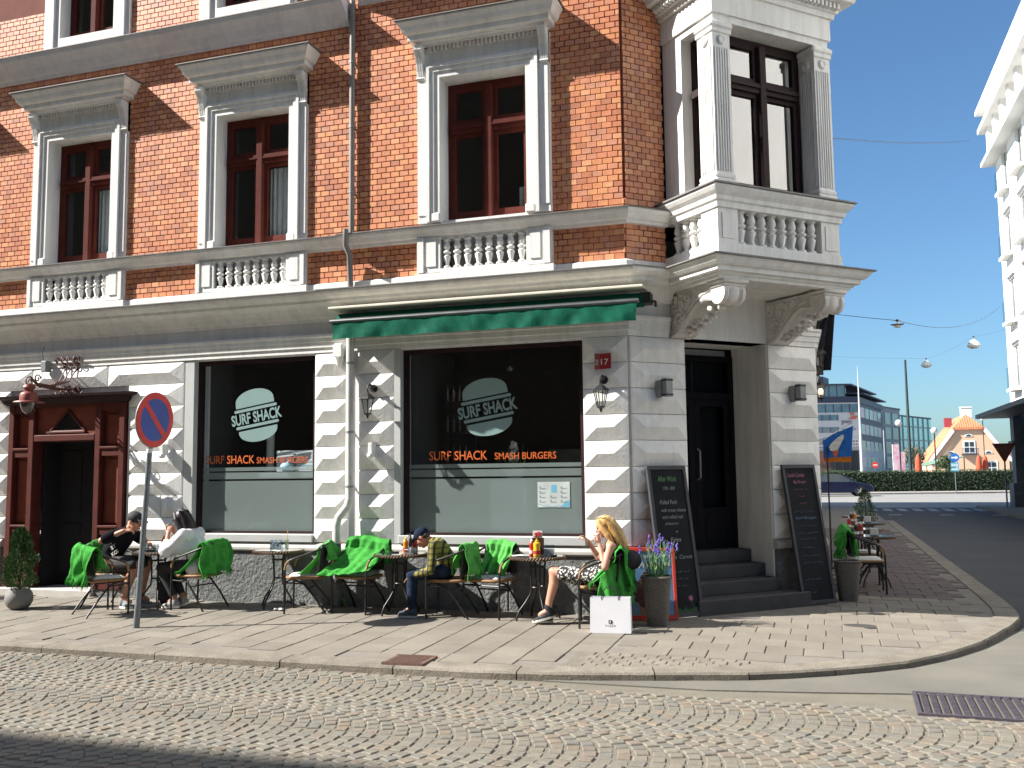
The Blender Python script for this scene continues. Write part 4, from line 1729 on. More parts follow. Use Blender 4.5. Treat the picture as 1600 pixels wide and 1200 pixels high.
red = M('red_lamp_paint', (.24, .045, .03), (.17, .035, .025), rough=.5, scale=12)
mb = MB()
mb.lathe([(.03, .30), (.075, .27), (.085, .24), (.06, .215), (.05, .19), (.10, .17), (.118, .14), (.118, .07), (.12, .055), (.19, .045), (.20, .030), (.12, .035)], (0, -.80, -.02), 24)
mb.build('lamp_hood', red, t, smooth=40)
mb = MB()
mb.lathe([(.112, .03), (.105, -.02), (.075, -.09), (.035, -.125), (.004, -.13)], (0, -.80, -.02), 20)
mb.build('glass_bowl', glass('bowl_glass', (.75, .76, .74), .12, .15), t, smooth=60)
t = thing('camera_box', 'small grey box under the architrave left of the iron lamp bracket', 'junction box', (-8.62, -.13, 3.30))
mb = MB()
mb.bbox(-.05, .05, -.06, .06, -.08, .08, .01)
mb.build('housing', grey_metal, t)
mb = MB()
mb.tube([(-.03, -.02, .08), (-.06, -.02, .2), (-.04, -.01, .3)], .005, 5)
mb.tube([(-.04, -.02, -.08), (-.05, -.03, -.16), (.02, -.03, -.18)], .005, 5)
mb.build('cable', black_metal, t)

# folded awning on the side street
t = thing('folded_awning', 'folded dark awning on the side street wall behind the right bracket', 'awning', (2.1, 2.5, 3.6))
mb = MB()
for i in range(4):
    mb.tube([(.36 - .05 * i, .2 + .12 * i, .66 - .05 * i), (.02 + .03 * i, .3 + .12 * i, -.24 + .02 * i)], .035, 8)
mb.prism_xy([(.04, .05), (.30, .1), (.30, 8.0), (.0, 8.0)], .22, .30)
mb.build('folded_canvas', M('dark_canvas', (.018, .02, .028), rough=.9, spec=.1), t)
mb = MB()
mb.bbox(.0, .14, .1, 8, .12, .22, .01)
mb.build('cassette', M('dark_canvas', (.03, .03, .035)), t)

# ================================================================ no-parking sign
t = thing('no_parking_sign', 'round red and blue no parking sign on a leaning grey pole', 'traffic sign', (-5.33, -2.03, gz(-5.33, -2.03)), 0)
lean = Matrix.Shear('XY', 4, (.062, .0))
mb = MB(lean)
mb.tube([(0, 0, -.05), (0, 0, 2.62)], .031, 12)
mb.tube([(0, 0, -.02), (0, 0, .25)], .036, 12)
mb.build('pole', galv, t, smooth=50)
mb = MB(lean)
mb.tube([(0, 0, 1.98), (0, 0, 2.03)], .034, 12)
mb.build('sticker_band', white_paint, t, smooth=50)
Ms = lean @ T(.042, 0, 2.36, rz=pi / 2)


def disc(mb, r0, r1, y, n=48):
    vs = []
    for k in range(n):
        a = 2 * pi * k / n
        vs += [(r0 * cos(a), y, r0 * sin(a)), (r1 * cos(a), y, r1 * sin(a))]
    fs = [(2 * k, 2 * k + 1, (2 * k + 3) % (2 * n), (2 * k + 2) % (2 * n)) for k in range(n)]
    mb.add(vs, fs)


mb = MB(Ms)
mb.lathe([(.318, 0), (.32, -.012), (.318, -.016)], (0, .016, 0), 48, axis='y')
mb.tube([(0, .04, -.3), (0, .04, .2)], .012, 6)
mb.build('plate', M('grey_plate', (.30, .31, .32), rough=.5), t)
mb = MB(Ms)
disc(mb, .245, .316, -.0035)
c45, hwd = S2, .034
mb.add([(-.248 * c45 - hwd * c45, -.004, .248 * c45 - hwd * c45), (-.248 * c45 + hwd * c45, -.004, .248 * c45 + hwd * c45), (.248 * c45 + hwd * c45, -.004, -.248 * c45 + hwd * c45), (.248 * c45 - hwd * c45, -.004, -.248 * c45 - hwd * c45)], [(0, 1, 2, 3)])
mb.build('red_ring', M('sign_red', (.62, .04, .035), (.55, .035, .03), rough=.45), t)
mb = MB(Ms)
mb.poly([(.2455 * cos(2 * pi * k / 48), -.002, .2455 * sin(2 * pi * k / 48)) for k in range(48)])
mb.build('blue_field', M('sign_blue', (.035, .075, .36), (.03, .065, .31), rough=.45), t)

# ================================================================ ironwork in the ground
rust = M('rusty_cast_iron', (.16, .085, .06), (.10, .06, .05), rough=.8, scale=16, bump=.4)
t = thing('manhole_cover', 'rusty square chequered manhole cover let into the pavement by the kerb', 'manhole cover', (-1.53, -2.92, gz(-1.53, -2.92) + .006), radians(3))
mb = MB()
for a, b, c_, d in ((-.20, .20, -.20, -.165), (-.20, .20, .165, .20), (-.20, -.165, -.165, .165), (.165, .20, -.165, .165)):
    mb.box(a, b, c_, d, -.03, .012)
for i in range(14):
    x = -.19 + .38 * i / 13
    mb.box(x - .008, x + .008, -.196, -.170, .012, .017)
    mb.box(x - .008, x + .008, .170, .196, .012, .017)
mb.build('frame', rust, t)
mb = MB()
mb.box(-.163, .163, -.163, .163, -.02, .004)
mb.build('lid', rust, t)
mb = MB()
for i in range(11):
    for j in range(11):
        x, y = -.15 + .03 * i, -.15 + .03 * j
        mb.box(x - .009, x + .009, y - .009, y + .009, .0041, .011)
mb.build('lid_studs', rust, t)
dgm = M('drain_iron', (.075, .06, .075), (.05, .042, .055), rough=.6, scale=12)
t = thing('drain_grating', 'long dark iron drain grating at the edge of the cobbled road', 'drain grating', (2.80, -2.755, ROADZ + .006), radians(-1.5))
mb = MB()
mb.box(-.02, 1.36, -.70, .02, -.03, -.012)
mb.build('silt_bed', joint_mat, t)
mb = MB()
for a, b, c_, d in ((-.03, 1.37, 0, .03), (-.03, 1.37, -.71, -.68), (-.03, .0, -.68, 0), (1.34, 1.37, -.68, 0)):
    mb.box(a, b, c_, d, -.03, .006)
mb.build('frame', dgm, t)
for i in range(20):
    x = .045 + .066 * i
    mb = MB()
    mb.box(x - .021, x + .021, -.678, -.002, -.02, .001)
    for j in range(16):
        y = -.66 + j * .0425
        mb.box(x - .018, x + .018, y, y + .016, .001, .005)
    mb.build('grating_bar', dgm, t)
mb = MB()
mb.ball((0, 0, 0), .17, .11, .004, 14, 6)
mb.ball((.10, -.09, 0), .07, .10, .0035, 12, 6)
o = tag(mb.build('damp_stain', M('damp_dirt', (.06, .055, .05), rough=.7), None, loc=(2.47, .03, gz(2.47, .03) + .004), smooth=60), 'dark blotch of spilled liquid on the sunlit paving', 'stain')

# ================================================================ cafe furniture
wicker = M('brown_wicker', (.16, .075, .035), (.07, .035, .02), rough=.7, scale=40, bump=1.0, bscale=110)
wicker_tan = M('tan_cane', (.31, .17, .07), (.20, .10, .04), rough=.6, scale=40, bump=.6, bscale=120)
dark_weave = M('black_weave', (.022, .020, .019), (.045, .035, .028), rough=.6, scale=60, bump=1.0, bscale=140)
cush_mat = cloth('white_cushion_cloth', (.74, .72, .68), (.62, .60, .57), .1, .5, 25)
blanket_mats = [cloth('green_fleece', (.085, .42, .075), (.045, .26, .045), .22, 1.0, 60), cloth('bright_green_fleece', (.14, .50, .115), (.08, .34, .07), .22, 1.0, 60)]


def make_chair():
    t = thing('cafe_chair', 'x', 'chair')
    for s in (-1, 1):
        mb = MB()
        mb.tube([(.235, s * .245, .0), (.235, s * .25, .30), (.232, s * .255, .52), (.215, s * .262, .60), (.17, s * .268, .645), (.10, s * .27, .672), (-.05, s * .265, .72), (-.18, s * .25, .765), (-.245, s * .215, .795)], .0125, 8)
        mb.build('arm_frame', tube_metal, t, smooth=50)
        mb = MB()
        mb.tube([(.231, s * .2555, .53), (.215, s * .262, .60), (.178, s * .267, .638)], .0145, 8)
        mb.build('arm_wrap', wicker_tan, t, smooth=50)
        mb = MB()
        mb.tube([(.16, s * .215, .415), (.02, s * .22, .37), (-.13, s * .235, .20), (-.27, s * .245, .0)], .0125, 8)
        mb.build('leg', tube_metal, t, smooth=50)
    mb = MB()
    mb.tube([(.235, -.25, .375), (.235, .25, .375)], .010, 7)
    mb.tube([(-.06, -.22, .30), (-.06, .22, .30)], .009, 7)
    mb.tube([(.235, -.25, .375), (-.02, -.22, .355)], .009, 7)
    mb.tube([(.235, .25, .375), (-.02, .22, .355)], .009, 7)
    mb.build('stretcher', tube_metal, t, smooth=50)
    mb = MB()
    n = 28
    rim = []
    for k in range(n):
        a = 2 * pi * k / n
        ca, sa = cos(a), sin(a)
        e = .5
        x = .225 * abs(ca) ** e * (1 if ca > 0 else -1) + .01
        y = .235 * abs(sa) ** e * (1 if sa > 0 else -1)
        rim.append((x, y, .43))
    mb.tube(rim, .019, 8, closed=True)
    mb.build('seat_rim', wicker_tan, t, smooth=60)
    mb = MB()
    mb.prism_xy([(x * .95, y * .95) for x, y, z in rim], .425, .441)
    mb.build('seat', wicker, t)
    mb = MB()

    def bk(u, v):
        a = (u - .5) * 2
        return (-.245 - .055 * (1 - a * a) - .04 * v + .07, a * .225, .49 + .345 * v * (1 - .10 * a * a) - .0)
    mb.grid(bk, 12, 8)
    b = mb.build('backrest', dark_weave, t, smooth=60)
    md = b.modifiers.new('thick', 'SOLIDIFY')
    md.thickness = .014
    mb = MB()
    ed = [bk(0, q / 6) for q in range(7)] + [bk(q / 10, 1) for q in range(1, 11)] + [bk(1, 1 - q / 6) for q in range(1, 7)]
    mb.tube(ed, .014, 8)
    mb.build('back_rail', tube_metal, t, smooth=60)
    return t


def ground_rot(x, y, rz):
    d = .05
    gx = (gz(x + d, y) - gz(x - d, y)) / (2 * d)
    gy = (gz(x, y + d) - gz(x, y - d)) / (2 * d)
    return rz


CHG = 'woven cafe armchairs outside the cafe'
chair0 = make_chair()
CHAIRS = [
    (-6.45, -1.32, radians(62), 'woven cafe chair seen from behind, green blanket over its back, left of the sign pole'),
    (-6.80, -.76, radians(-8), 'woven cafe chair the man in the black cap sits on'),
    (-5.50, -.66, radians(176), 'woven cafe chair the woman in the white blouse sits on'),
    (-3.98, -.56, radians(198), 'empty woven chair facing the small round table with the water jug'),
    (-3.33, -.44, radians(-97), 'empty woven chair with a crumpled green blanket left of the boy\'s table'),
    (-2.08, -.52, radians(186), 'woven cafe chair the boy in the cap sits on'),
    (-1.60, -.42, radians(-104), 'empty woven chair between the boy and the blonde woman\'s table'),
    (-.22, -.72, radians(192), 'woven cafe chair the blonde woman sits on'),
    (2.66, 2.90, radians(2), 'empty woven chair in the shade behind the dark planter on the side street'),
    (2.66, 4.05, radians(-6), 'second shaded chair along the side street, just behind the nearest one'),
]
chairs = []
for i, (x, y, rz, lab) in enumerate(CHAIRS):
    z = gz(x, y)
    if i == 0:
        c_ = chair0
        c_.location = (x, y, z)
        c_.rotation_euler = (0, 0, rz)
        c_['label'] = lab
        c_['group'] = CHG
    else:
        c_ = dup(chair0, (x, y, z), rz, lab, CHG)
    chairs.append(c_)


def make_table():
    t = thing('cafe_table', 'x', 'table')
    mb = MB()
    mb.lathe([(.30, .70), (.305, .706), (.305, .716), (.30, .722)], n=40)
    mb.build('glass_top', M('dark_glass_top', (.03, .04, .04), rough=.04, spec=.9), t, smooth=30)
    mb = MB()
    mb.lathe([(.302, .685), (.318, .690), (.322, .705), (.318, .720), (.306, .7235)], n=48, cap=False)
    mb.build('woven_rim', dark_weave, t, smooth=50)
    mb = MB()
    n = 56
    for k in range(n):
        a = 2 * pi * k / n
        mb.tube([(.322 * cos(a), .322 * sin(a), .689), (.323 * cos(a + .05), .323 * sin(a + .05), .706), (.32 * cos(a + .09), .32 * sin(a + .09), .721)], .0045, 4)
    stuff(mb.build('rim_braid', wicker_tan, t))
    for k in range(4):
        a = k * pi / 2 + .5
        ca, sa = cos(a), sin(a)
        mb = MB()
        mb.tube([(.10 * ca, .10 * sa, .69), (.085 * ca, .085 * sa, .60), (.075 * ca, .075 * sa, .36), (.09 * ca, .09 * sa, .29), (.15 * ca, .15 * sa, .20), (.225 * ca, .225 * sa, .11), (.25 * ca, .25 * sa, .05), (.262 * ca, .262 * sa, .0)], .012, 8)
        mb.build('leg', tube_metal, t, smooth=50)
    mb = MB()
    for z, r in ((.60, .083), (.37, .075)):
        mb.tube([(r * cos(2 * pi * k / 20), r * sin(2 * pi * k / 20), z) for k in range(20)], .007, 6, closed=True)
    mb.build('tie_ring', tube_metal, t, smooth=50)
    return t


TG = 'round wicker rimmed cafe tables'
tab0 = make_table()
TABLES = [
    (-6.11, -.70, .2, 'round cafe table between the man in black and the woman in white'),
    (-4.53, -.36, .9, 'empty round cafe table with a water jug and a straw glass'),
    (-2.74, -.52, .5, 'round cafe table with sauce bottles beside the boy in the cap'),
    (-1.00, -.55, .1, 'round cafe table with mustard bottle in front of the blonde woman'),
    (2.80, 3.62, .4, 'nearest round table in the shade of the side street'),
    (2.72, 5.35, .7, 'second shaded round table along the side street wall'),
    (2.86, 7.3, .7, 'third shaded round table, next to the street side conifer'),
    (2.80, 10.0, .3, 'farthest shaded round table along the side street'),
]
for i, (x, y, rz, lab) in enumerate(TABLES):
    z = gz(x, y)
    if i == 0:
        tab0.location = (x, y, z)
        tab0.rotation_euler = (0, 0, rz)
        tab0['label'] = lab
        tab0['group'] = TG
    else:
        dup(tab0, (x, y, z), rz, lab, TG)


def on_chair(i):
    x, y, rz, _ = CHAIRS[i]
    return Matrix.Translation((x, y, gz(x, y))) @ Matrix.Rotation(rz, 4, 'Z')


# cushions
for i, lab in ((0, 'white seat pad on the chair left of the sign pole'), (3, 'white seat pad on the empty chair by the water jug table'), (4, 'white seat pad under the crumpled green blanket'), (6, 'white seat pad with label on the empty chair between boy and blonde woman'), (8, 'white seat pad on the nearest shaded chair'), (9, 'white seat pad on the second shaded chair')):
    mb = MB()

    def pad(u, v):
        x, y = -.19 + .39 * u, -.2 + .4 * v
        e = min(u, 1 - u, v, 1 - v)
        return (x + .012 * sin(v * 7 + i), y + .012 * sin(u * 6 + i), .449 + .026 * min(1, e * 7) ** .5 + .006 * sin(u * 9 + i) * sin(v * 8))
    mb.grid(pad, 14, 14)
    mb.grid(lambda u, v: (-.19 + .39 * u + .012 * sin(v * 7 + i), -.2 + .4 * v + .012 * sin(u * 6 + i), .4485), 14, 14)
    o = mb.build('seat_cushion', cush_mat, None, smooth=70)
    o.matrix_world = on_chair(i)
    tag(o, lab, 'cushion', 'white seat pads')


def drape(i, lab, width=.46, front=.34, back=.30, seed=1, side=0.0, mat=0, slump=0.0, top=.86, fringe=True, skew=0.0):
    """a fleece blanket hung over the back of chair i (chair faces +x, its back is at x=-.27)"""
    r = random.Random(seed)
    ph = [r.uniform(0, 6) for _ in range(6)]
    mb = MB()
    L = front + back

    def P(u, v):
        a = (u - .5) * width
        s = v * L + skew * (u - .5)                     # arc length from the front hem
        fold = .026 * sin(u * 15 + ph[0] + v * 4 + 1.2 * sin(u * 6 + v * 5 + ph[5])) + .014 * sin(u * 31 + ph[1] - v * 6) + .012 * sin(u * 9 + v * 13 + ph[2])
        d = s - front
        bulge = -.055 * (1 - min(1, (2 * a / .45) ** 2))
        if d < 0:
            k = min(1, -d / front)
            x = -.20 + bulge + .045 * min(1, -d / .05) + .06 * k + fold * (.3 + k) + slump * max(0, k - .35)
            z = top + d * (1 - .15 * slump) - .02 * (2 * u - 1) ** 2 + .018 * sin(u * 5 + ph[3])
            z = max(z, .475 + .012 * sin(u * 20 + v * 31))
            if z < .50:
                x += (.50 - (top + d)) * .8 if top + d < .5 else 0
        else:
            k = min(1, d / back)
            x = -.215 + bulge - .035 * min(1, d / .05) - .045 * k + fold * (.4 + k)
            z = top - d - .02 * (2 * u - 1) ** 2 + .015 * sin(u * 6 + ph[4])
        return (x, a * (1 + .12 * sin(v * 5 + ph[5])) + side * (v - .5), z)
    mb.grid(P, 72, 60)
    if i == 7:
        def side_fall(u, v):
            p, q, w_ = Vector((-.31, -.02, .86)), Vector((-.22, .27, .70)), Vector((.0, .285, .58))
            a, b, c2_ = Vector((-.36, .16, .26)), Vector((-.16, .33, .22)), Vector((.03, .30, .34))
            e = (1 - u) ** 2 * p + 2 * u * (1 - u) * q + u * u * w_
            f_ = (1 - u) ** 2 * a + 2 * u * (1 - u) * b + u * u * c2_
            r_ = e.lerp(f_, v)
            return tuple(r_ + Vector((0, .022 * sin(u * 16 + v * 4) * (.3 + v), .012 * sin(u * 11 + v * 3))))
        mb.grid(side_fall, 30, 18)
    o = mb.build('green_blanket', blanket_mats[mat], None, smooth=180)
    md = o.modifiers.new('thick', 'SOLIDIFY')
    md.thickness = .008
    o.matrix_world = on_chair(i)
    tag(o, lab, 'blanket', 'green fleece blankets')
    if fringe:
        mb = MB()
        for v in (0.0, 1.0):
            for q in range(46):
                p = Vector(P(q / 45, v))
                ln = r.uniform(.05, .085)
                e = p + Vector((r.uniform(-.02, .02), r.uniform(-.015, .015), -ln))
                mb.tube([p, (p + e) / 2 + Vector((r.uniform(-.01, .01), 0, 0)), e], [.005, .0045, .002], 4)
        f = stuff(mb.build('fringe', blanket_mats[mat], o))
    return o


drape(0, 'green blanket with fringe over the chair left of the sign pole', .62, .26, .44, 3, mat=0, top=.88)
drape(1, 'green blanket behind the man in the black cap', .44, .30, .2, 5, mat=1, top=.85, fringe=False)
drape(2, 'fringed green blanket hanging behind the woman in the white blouse', .56, .40, .40, 9, mat=0, top=.88, slump=.35)
drape(3, 'smooth pale green blanket on the chair by the water jug table', .40, .40, .2, 12, mat=1, top=.86, slump=.25, fringe=False)
drape(4, 'crumpled green blanket slumped across the chair seat left of the sauce table', .60, .46, .25, 15, mat=0, top=.90, slump=.7, skew=.16, fringe=False)
drape(5, 'green blanket hanging behind the boy with a knotted hem', .46, .30, .36, 21, mat=1, top=.87)
drape(6, 'green blanket on the empty chair between the boy and the blonde woman', .38, .38, .2, 25, mat=1, top=.87, slump=.2, fringe=False)
drape(7, 'darker green blanket under and behind the blonde woman', .50, .40, .42, 31, mat=0, top=.87, slump=.3)
drape(8, 'green blanket on the nearest shaded chair of the side street', .46, .3, .36, 35, mat=0, top=.87)
drape(9, 'green blanket on the second shaded chair', .40, .3, .25, 41, mat=1, top=.86)

# ---- table ware
jar_glass = glass('jar_glass', (.86, .90, .92), .14, .03)
water_mat = glass('ice_water', (.80, .87, .90), .10, .1)
yellow_pl = M('mustard_plastic', (.70, .42, .02), (.62, .36, .02), rough=.35)
red_pl = M('ketchup_plastic', (.42, .03, .015), (.34, .025, .012), rough=.35)
orange_pl = M('orange_sauce', (.66, .22, .02), (.6, .2, .02), rough=.35)
brown_pl = M('brown_sauce', (.05, .022, .016), rough=.35)
label_white = M('label_paper', (.72, .70, .66), (.62, .6, .57), rough=.6)
red_label = M('red_label', (.5, .03, .03), rough=.5)


def ttop(i, dx, dy, z=.724):
    x, y, _, _ = TABLES[i]
    return (x + dx, y + dy, gz(x, y) + z)


def bottle(name, lab, loc, body, h=.19, r=.032, lid=None, group='sauce bottles on the tables', lb=label_white, sx=1):
    t = thing(name, lab, 'bottle', loc, rnd.uniform(0, 6), group)
    mb = MB()
    mb.lathe([(r * .96, 0), (r, .006), (r, h * .30), (r * .86, h * .42), (r, h * .58), (r * .92, h * .72), (r * .45, h * .80)], n=16, sx=sx)
    mb.build('body', body, t, smooth=40)
    mb = MB()
    mb.lathe([(r * .5, h * .80), (r * .48, h * .86), (r * .2, h * .90), (r * .1, h)], n=12)
    mb.build('cap', lid or body, t, smooth=40)
    mb = MB()
    mb.lathe([(r * 1.015, h * .10), (r * 1.015, h * .30)], n=16, sx=sx, cap=False)
    mb.build('paper_label', lb, t, smooth=40)
    return t


def tumbler(name, lab, loc, r=.035, h=.11, cat='glass', straw=False, fill=.6):
    t = thing(name, lab, cat, loc, 0, 'drinking glasses on the tables')
    mb = MB()
    mb.lathe([(r * .8, 0), (r, h), (r * .93, h), (r * .74, .008)], n=16, cap=False)
    mb.lathe([(r * .8, 0), (r * .01, 0.0)], n=16, cap=False)
    mb.build('wall', jar_glass, t, smooth=40)
    mb = MB()
    mb.lathe([(r * .72, .010), (r * .86, h * fill)], n=14)
    mb.build('drink', water_mat, t, smooth=40)
    if straw:
        mb = MB()
        mb.tube([(0, 0, .01), (.01, .005, h + .12)], .004, 6)
        mb.build('straw', yellow_pl, t)
    return t


bottle('ketchup_bottle', 'orange red sauce bottle between the man in black and woman in white', ttop(0, .02, .08), orange_pl, .20, .033, M('pink_cap', (.6, .15, .12)))
bottle('mustard_bottle', 'small yellow bottle beside the orange red sauce on the couple\'s table', ttop(0, .09, .03), yellow_pl, .15, .026)
tumbler('water_glass', 'drinking glass nearest the pole on the couple\'s table', ttop(0, -.12, -.10))
tumbler('water_glass', 'drinking glass in front of the woman in white', ttop(0, .04, -.10), .032, .09)
t = thing('salt_caddy', 'dark salt and pepper caddy on the couple\'s table', 'caddy', ttop(0, -.06, -.02))
mb = MB()
mb.tube([(.05 * cos(2 * pi * k / 12), .03 * sin(2 * pi * k / 12), .03) for k in range(12)], .004, 5, closed=True)
mb.box(-.05, .05, -.03, .03, 0, .005)
mb.tube([(0, 0, 0), (0, 0, .11)], .004, 5)
mb.build('rack', black_metal, t)
for s in (-1, 1):
    mb = MB()
    mb.lathe([(.014, .006), (.016, .05), (.010, .065)], (s * .025, 0, 0), 10)
    mb.build('shaker', jar_glass, t)
plate_mat = M('white_china', (.75, .75, .74), rough=.2)
for dx, dy, lab in ((-.17, .02, 'white plate in front of the man in the black cap'), (.17, -.02, 'white plate in front of the woman in the white blouse')):
    mb = MB()
    mb.lathe([(.05, 0), (.09, .006), (.115, .018), (.112, .020), (.06, .010), (.0, .009)], n=24)
    o = mb.build('plate', plate_mat, None, smooth=50, loc=ttop(0, dx, dy))
    tag(o, lab, 'plate', 'plates on the couple\'s table')

t = thing('water_jug', 'clear square glass jug half full of water on the empty table', 'jug', ttop(1, -.03, .0), .3)
mb = MB()
for a, b, c_, d in ((-.075, .075, -.05, -.045), (-.075, .075, .045, .05), (-.075, -.07, -.045, .045), (.07, .075, -.045, .045)):
    mb.box(a, b, c_, d, 0, .125)
mb.build('wall', jar_glass, t)
mb = MB()
mb.bbox(-.069, .069, -.044, .044, .003, .07, .004)
mb.build('water', water_mat, t)
mb = MB()
for q in range(14):
    x, y, z = rnd.uniform(-.05, .05), rnd.uniform(-.03, .03), rnd.uniform(.05, .11)
    mb.bbox(x - .014, x + .014, y - .012, y + .012, z - .012, z + .012, .003)
mb.build('ice', M('ice', (.7, .75, .78), rough=.15, spec=.8), t)
tumbler('straw_glass', 'tall clear glass with a yellow straw beside the water jug', ttop(1, .13, -.02), .030, .13, straw=True)
mb = MB()
mb.grid(lambda u, v: (-.05 + .15 * u, -.1 + .1 * v, .002 + .004 * sin(u * 5)), 6, 6)
tag(mb.build('napkin', label_white, None, loc=ttop(1, .02, -.10)), 'white paper napkin lying in front of the water jug', 'napkin')

bottle('mustard_bottle', 'yellow orange sauce bottle on the boy\'s table', ttop(2, .05, .04), orange_pl, .20, .034, yellow_pl, lb=red_label)
bottle('ketchup_bottle', 'red and white sauce bottle at the far side of the boy\'s table', ttop(2, .15, .10), red_pl, .21, .034, label_white)
bottle('sauce_bottle', 'dark slim sauce bottle between the two sauces on the boy\'s table', ttop(2, .10, .07), brown_pl, .24, .024, black_metal)
t = thing('wire_caddy', 'steel wire caddy holding shakers on the boy\'s table', 'caddy', ttop(2, .12, -.02))
mb = MB()
mb.tube([(.06 * cos(2 * pi * k / 12), .035 * sin(2 * pi * k / 12), .045) for k in range(12)], .004, 5, closed=True)
mb.box(-.055, .055, -.03, .03, 0, .006)
mb.tube([(0, 0, 0), (0, 0, .2), (.02, 0, .23), (-.02, 0, .23), (0, 0, .2)], .004, 5)
mb.build('rack', grey_metal, t)
for s in (-1, 1):
    mb = MB()
    mb.lathe([(.018, .006), (.018, .055), (.012, .07)], (s * .03, 0, 0), 10)
    mb.build('shaker', jar_glass if s < 0 else grey_metal, t)
tumbler('water_glass', 'low glass beside the boy\'s forehead on his table', ttop(2, .22, -.06), .035, .075)
mb = MB()
mb.bbox(-.05, .05, -.03, .03, 0, .012, .004)
tag(mb.build('phone', black_metal, None, loc=ttop(2, -.10, .06), rot=(0, 0, .4)), 'black phone lying on the left side of the boy\'s table', 'phone')

bottle('mustard_bottle', 'bright yellow mustard bottle on the blonde woman\'s table', ttop(3, .0, -.02), yellow_pl, .20, .042, yellow_pl, lb=red_label)
bottle('ketchup_bottle', 'dark red bottle behind the mustard on the blonde woman\'s table', ttop(3, -.08, .05), red_pl, .20, .032, label_white)
t = thing('menu_stand', 'upright menu card with red print behind the mustard bottle', 'menu stand', ttop(3, -.02, .08), .1)
mb = MB()
mb.box(-.08, .08, -.02, .02, 0, .03)
mb.bbox(-.075, .075, -.006, .006, .03, .20, .004)
mb.build('card_block', brown_pl, t)
mb = MB()
mb.box(-.055, .055, -.004, .004, .19, .28)
mb.build('card', label_white, t)
mb = MB()
for q in range(6):
    mb.tube([(rnd.uniform(-.045, .045), -.006, rnd.uniform(.20, .27)) for _ in range(3)], .006, 4)
mb.build('card_print', red_label, t)
t = thing('menu_holder', 'clear plastic napkin holder right of the mustard bottle', 'napkin holder', ttop(3, .13, .04), .1)
mb = MB()
mb.box(-.06, .06, -.035, -.031, 0, .12)
mb.box(-.06, .06, .031, .035, 0, .12)
mb.build('wall', jar_glass, t)
mb = MB()
mb.box(-.055, .055, -.028, .028, .0, .075)
mb.build('napkin_pack', label_white, t)
mb = MB()
mb.grid(lambda u, v: (-.09 + .13 * u, -.07 + .14 * v, .003 + .006 * u), 4, 4)
tag(mb.build('menu_card', label_white, None, loc=ttop(3, -.20, -.06), rot=(0, 0, .5)), 'white folded menu lying at the left edge of the blonde woman\'s table', 'menu')
mb = MB()
mb.lathe([(.045, .0), (.055, .022), (.05, .024), (.04, .006)], n=16)
tag(mb.build('ashtray', black_metal, None, loc=ttop(3, .21, -.10)), 'small black ashtray at the right edge of the blonde woman\'s table', 'ashtray')
for i, dx, dy, b_, lab in ((4, -.16, .05, red_pl, 'red ketchup bottle with white cap on the nearest shaded table'), (4, -.22, -.05, brown_pl, 'brown sauce bottle on the nearest shaded table'), (5, -.2, .0, red_pl, 'red bottle on the second shaded table'), (6, -.2, .05, orange_pl, 'orange bottle on the third shaded table'), (6, -.26, .0, brown_pl, 'brown bottle on the third shaded table')):
    bottle('sauce_bottle', lab, ttop(i, dx, dy), b_, .20, .034, label_white)
for i, dx, dy, lab in ((4, .02, -.06, 'white card holder on the nearest shaded table'), (6, .02, .02, 'white card holder on the third shaded table')):
    t = thing('card_holder', lab, 'card holder', ttop(i, dx, dy))
    mb = MB()
    mb.bbox(-.06, .06, -.04, .04, 0, .012, .003)
    mb.build('base', grey_metal, t)
    mb = MB()
    mb.bbox(-.055, .055, -.03, .03, .012, .11, .004)
    mb.build('card_pack', label_white, t)

# ---- planters
basket = M('grey_rattan', (.155, .135, .115), (.085, .075, .065), rough=.6, scale=50, bump=.6, bscale=120)
soil = M('soil', (.03, .02, .015), rough=.95)


def woven_planter(loc, lab, h=.52, r0=.112, r1=.158, square=True):
    t = thing('planter', lab, 'planter', loc, radians(8), 'tall woven planters')
    mb = MB()
    rows, n = 36, 44
    prof = []
    vs, fs = [], []
    for j in range(rows + 1):
        v = j / rows
        r = r0 + (r1 - r0) * v
        for k in range(n):
            a = 2 * pi * k / n
            ca, sa = cos(a), sin(a)
            e = .62
            bump_ = 1 + (.018 if (j + k) % 2 else -.006)
            vs.append((r * bump_ * abs(ca) ** e * (1 if ca > 0 else -1), r * bump_ * abs(sa) ** e * (1 if sa > 0 else -1), h * v))
    for j in range(rows):
        for k in range(n):
            l = (k + 1) % n
            fs.append((j * n + k, j * n + l, (j + 1) * n + l, (j + 1) * n + k))
    mb.add(vs, fs)
    mb.build('basket', basket, t)
    mb = MB()
    mb.tube([(r1 * abs(cos(a)) ** .62 * (1 if cos(a) > 0 else -1), r1 * abs(sin(a)) ** .62 * (1 if sin(a) > 0 else -1), h) for a in [2 * pi * k / 36 for k in range(36)]], .014, 7, closed=True)
    mb.build('rim', basket, t)
    mb = MB()
    mb.lathe([(r1 * .98, h - .04), (.01, h - .03)], n=20)
    mb.build('soil', soil, t)
    return t


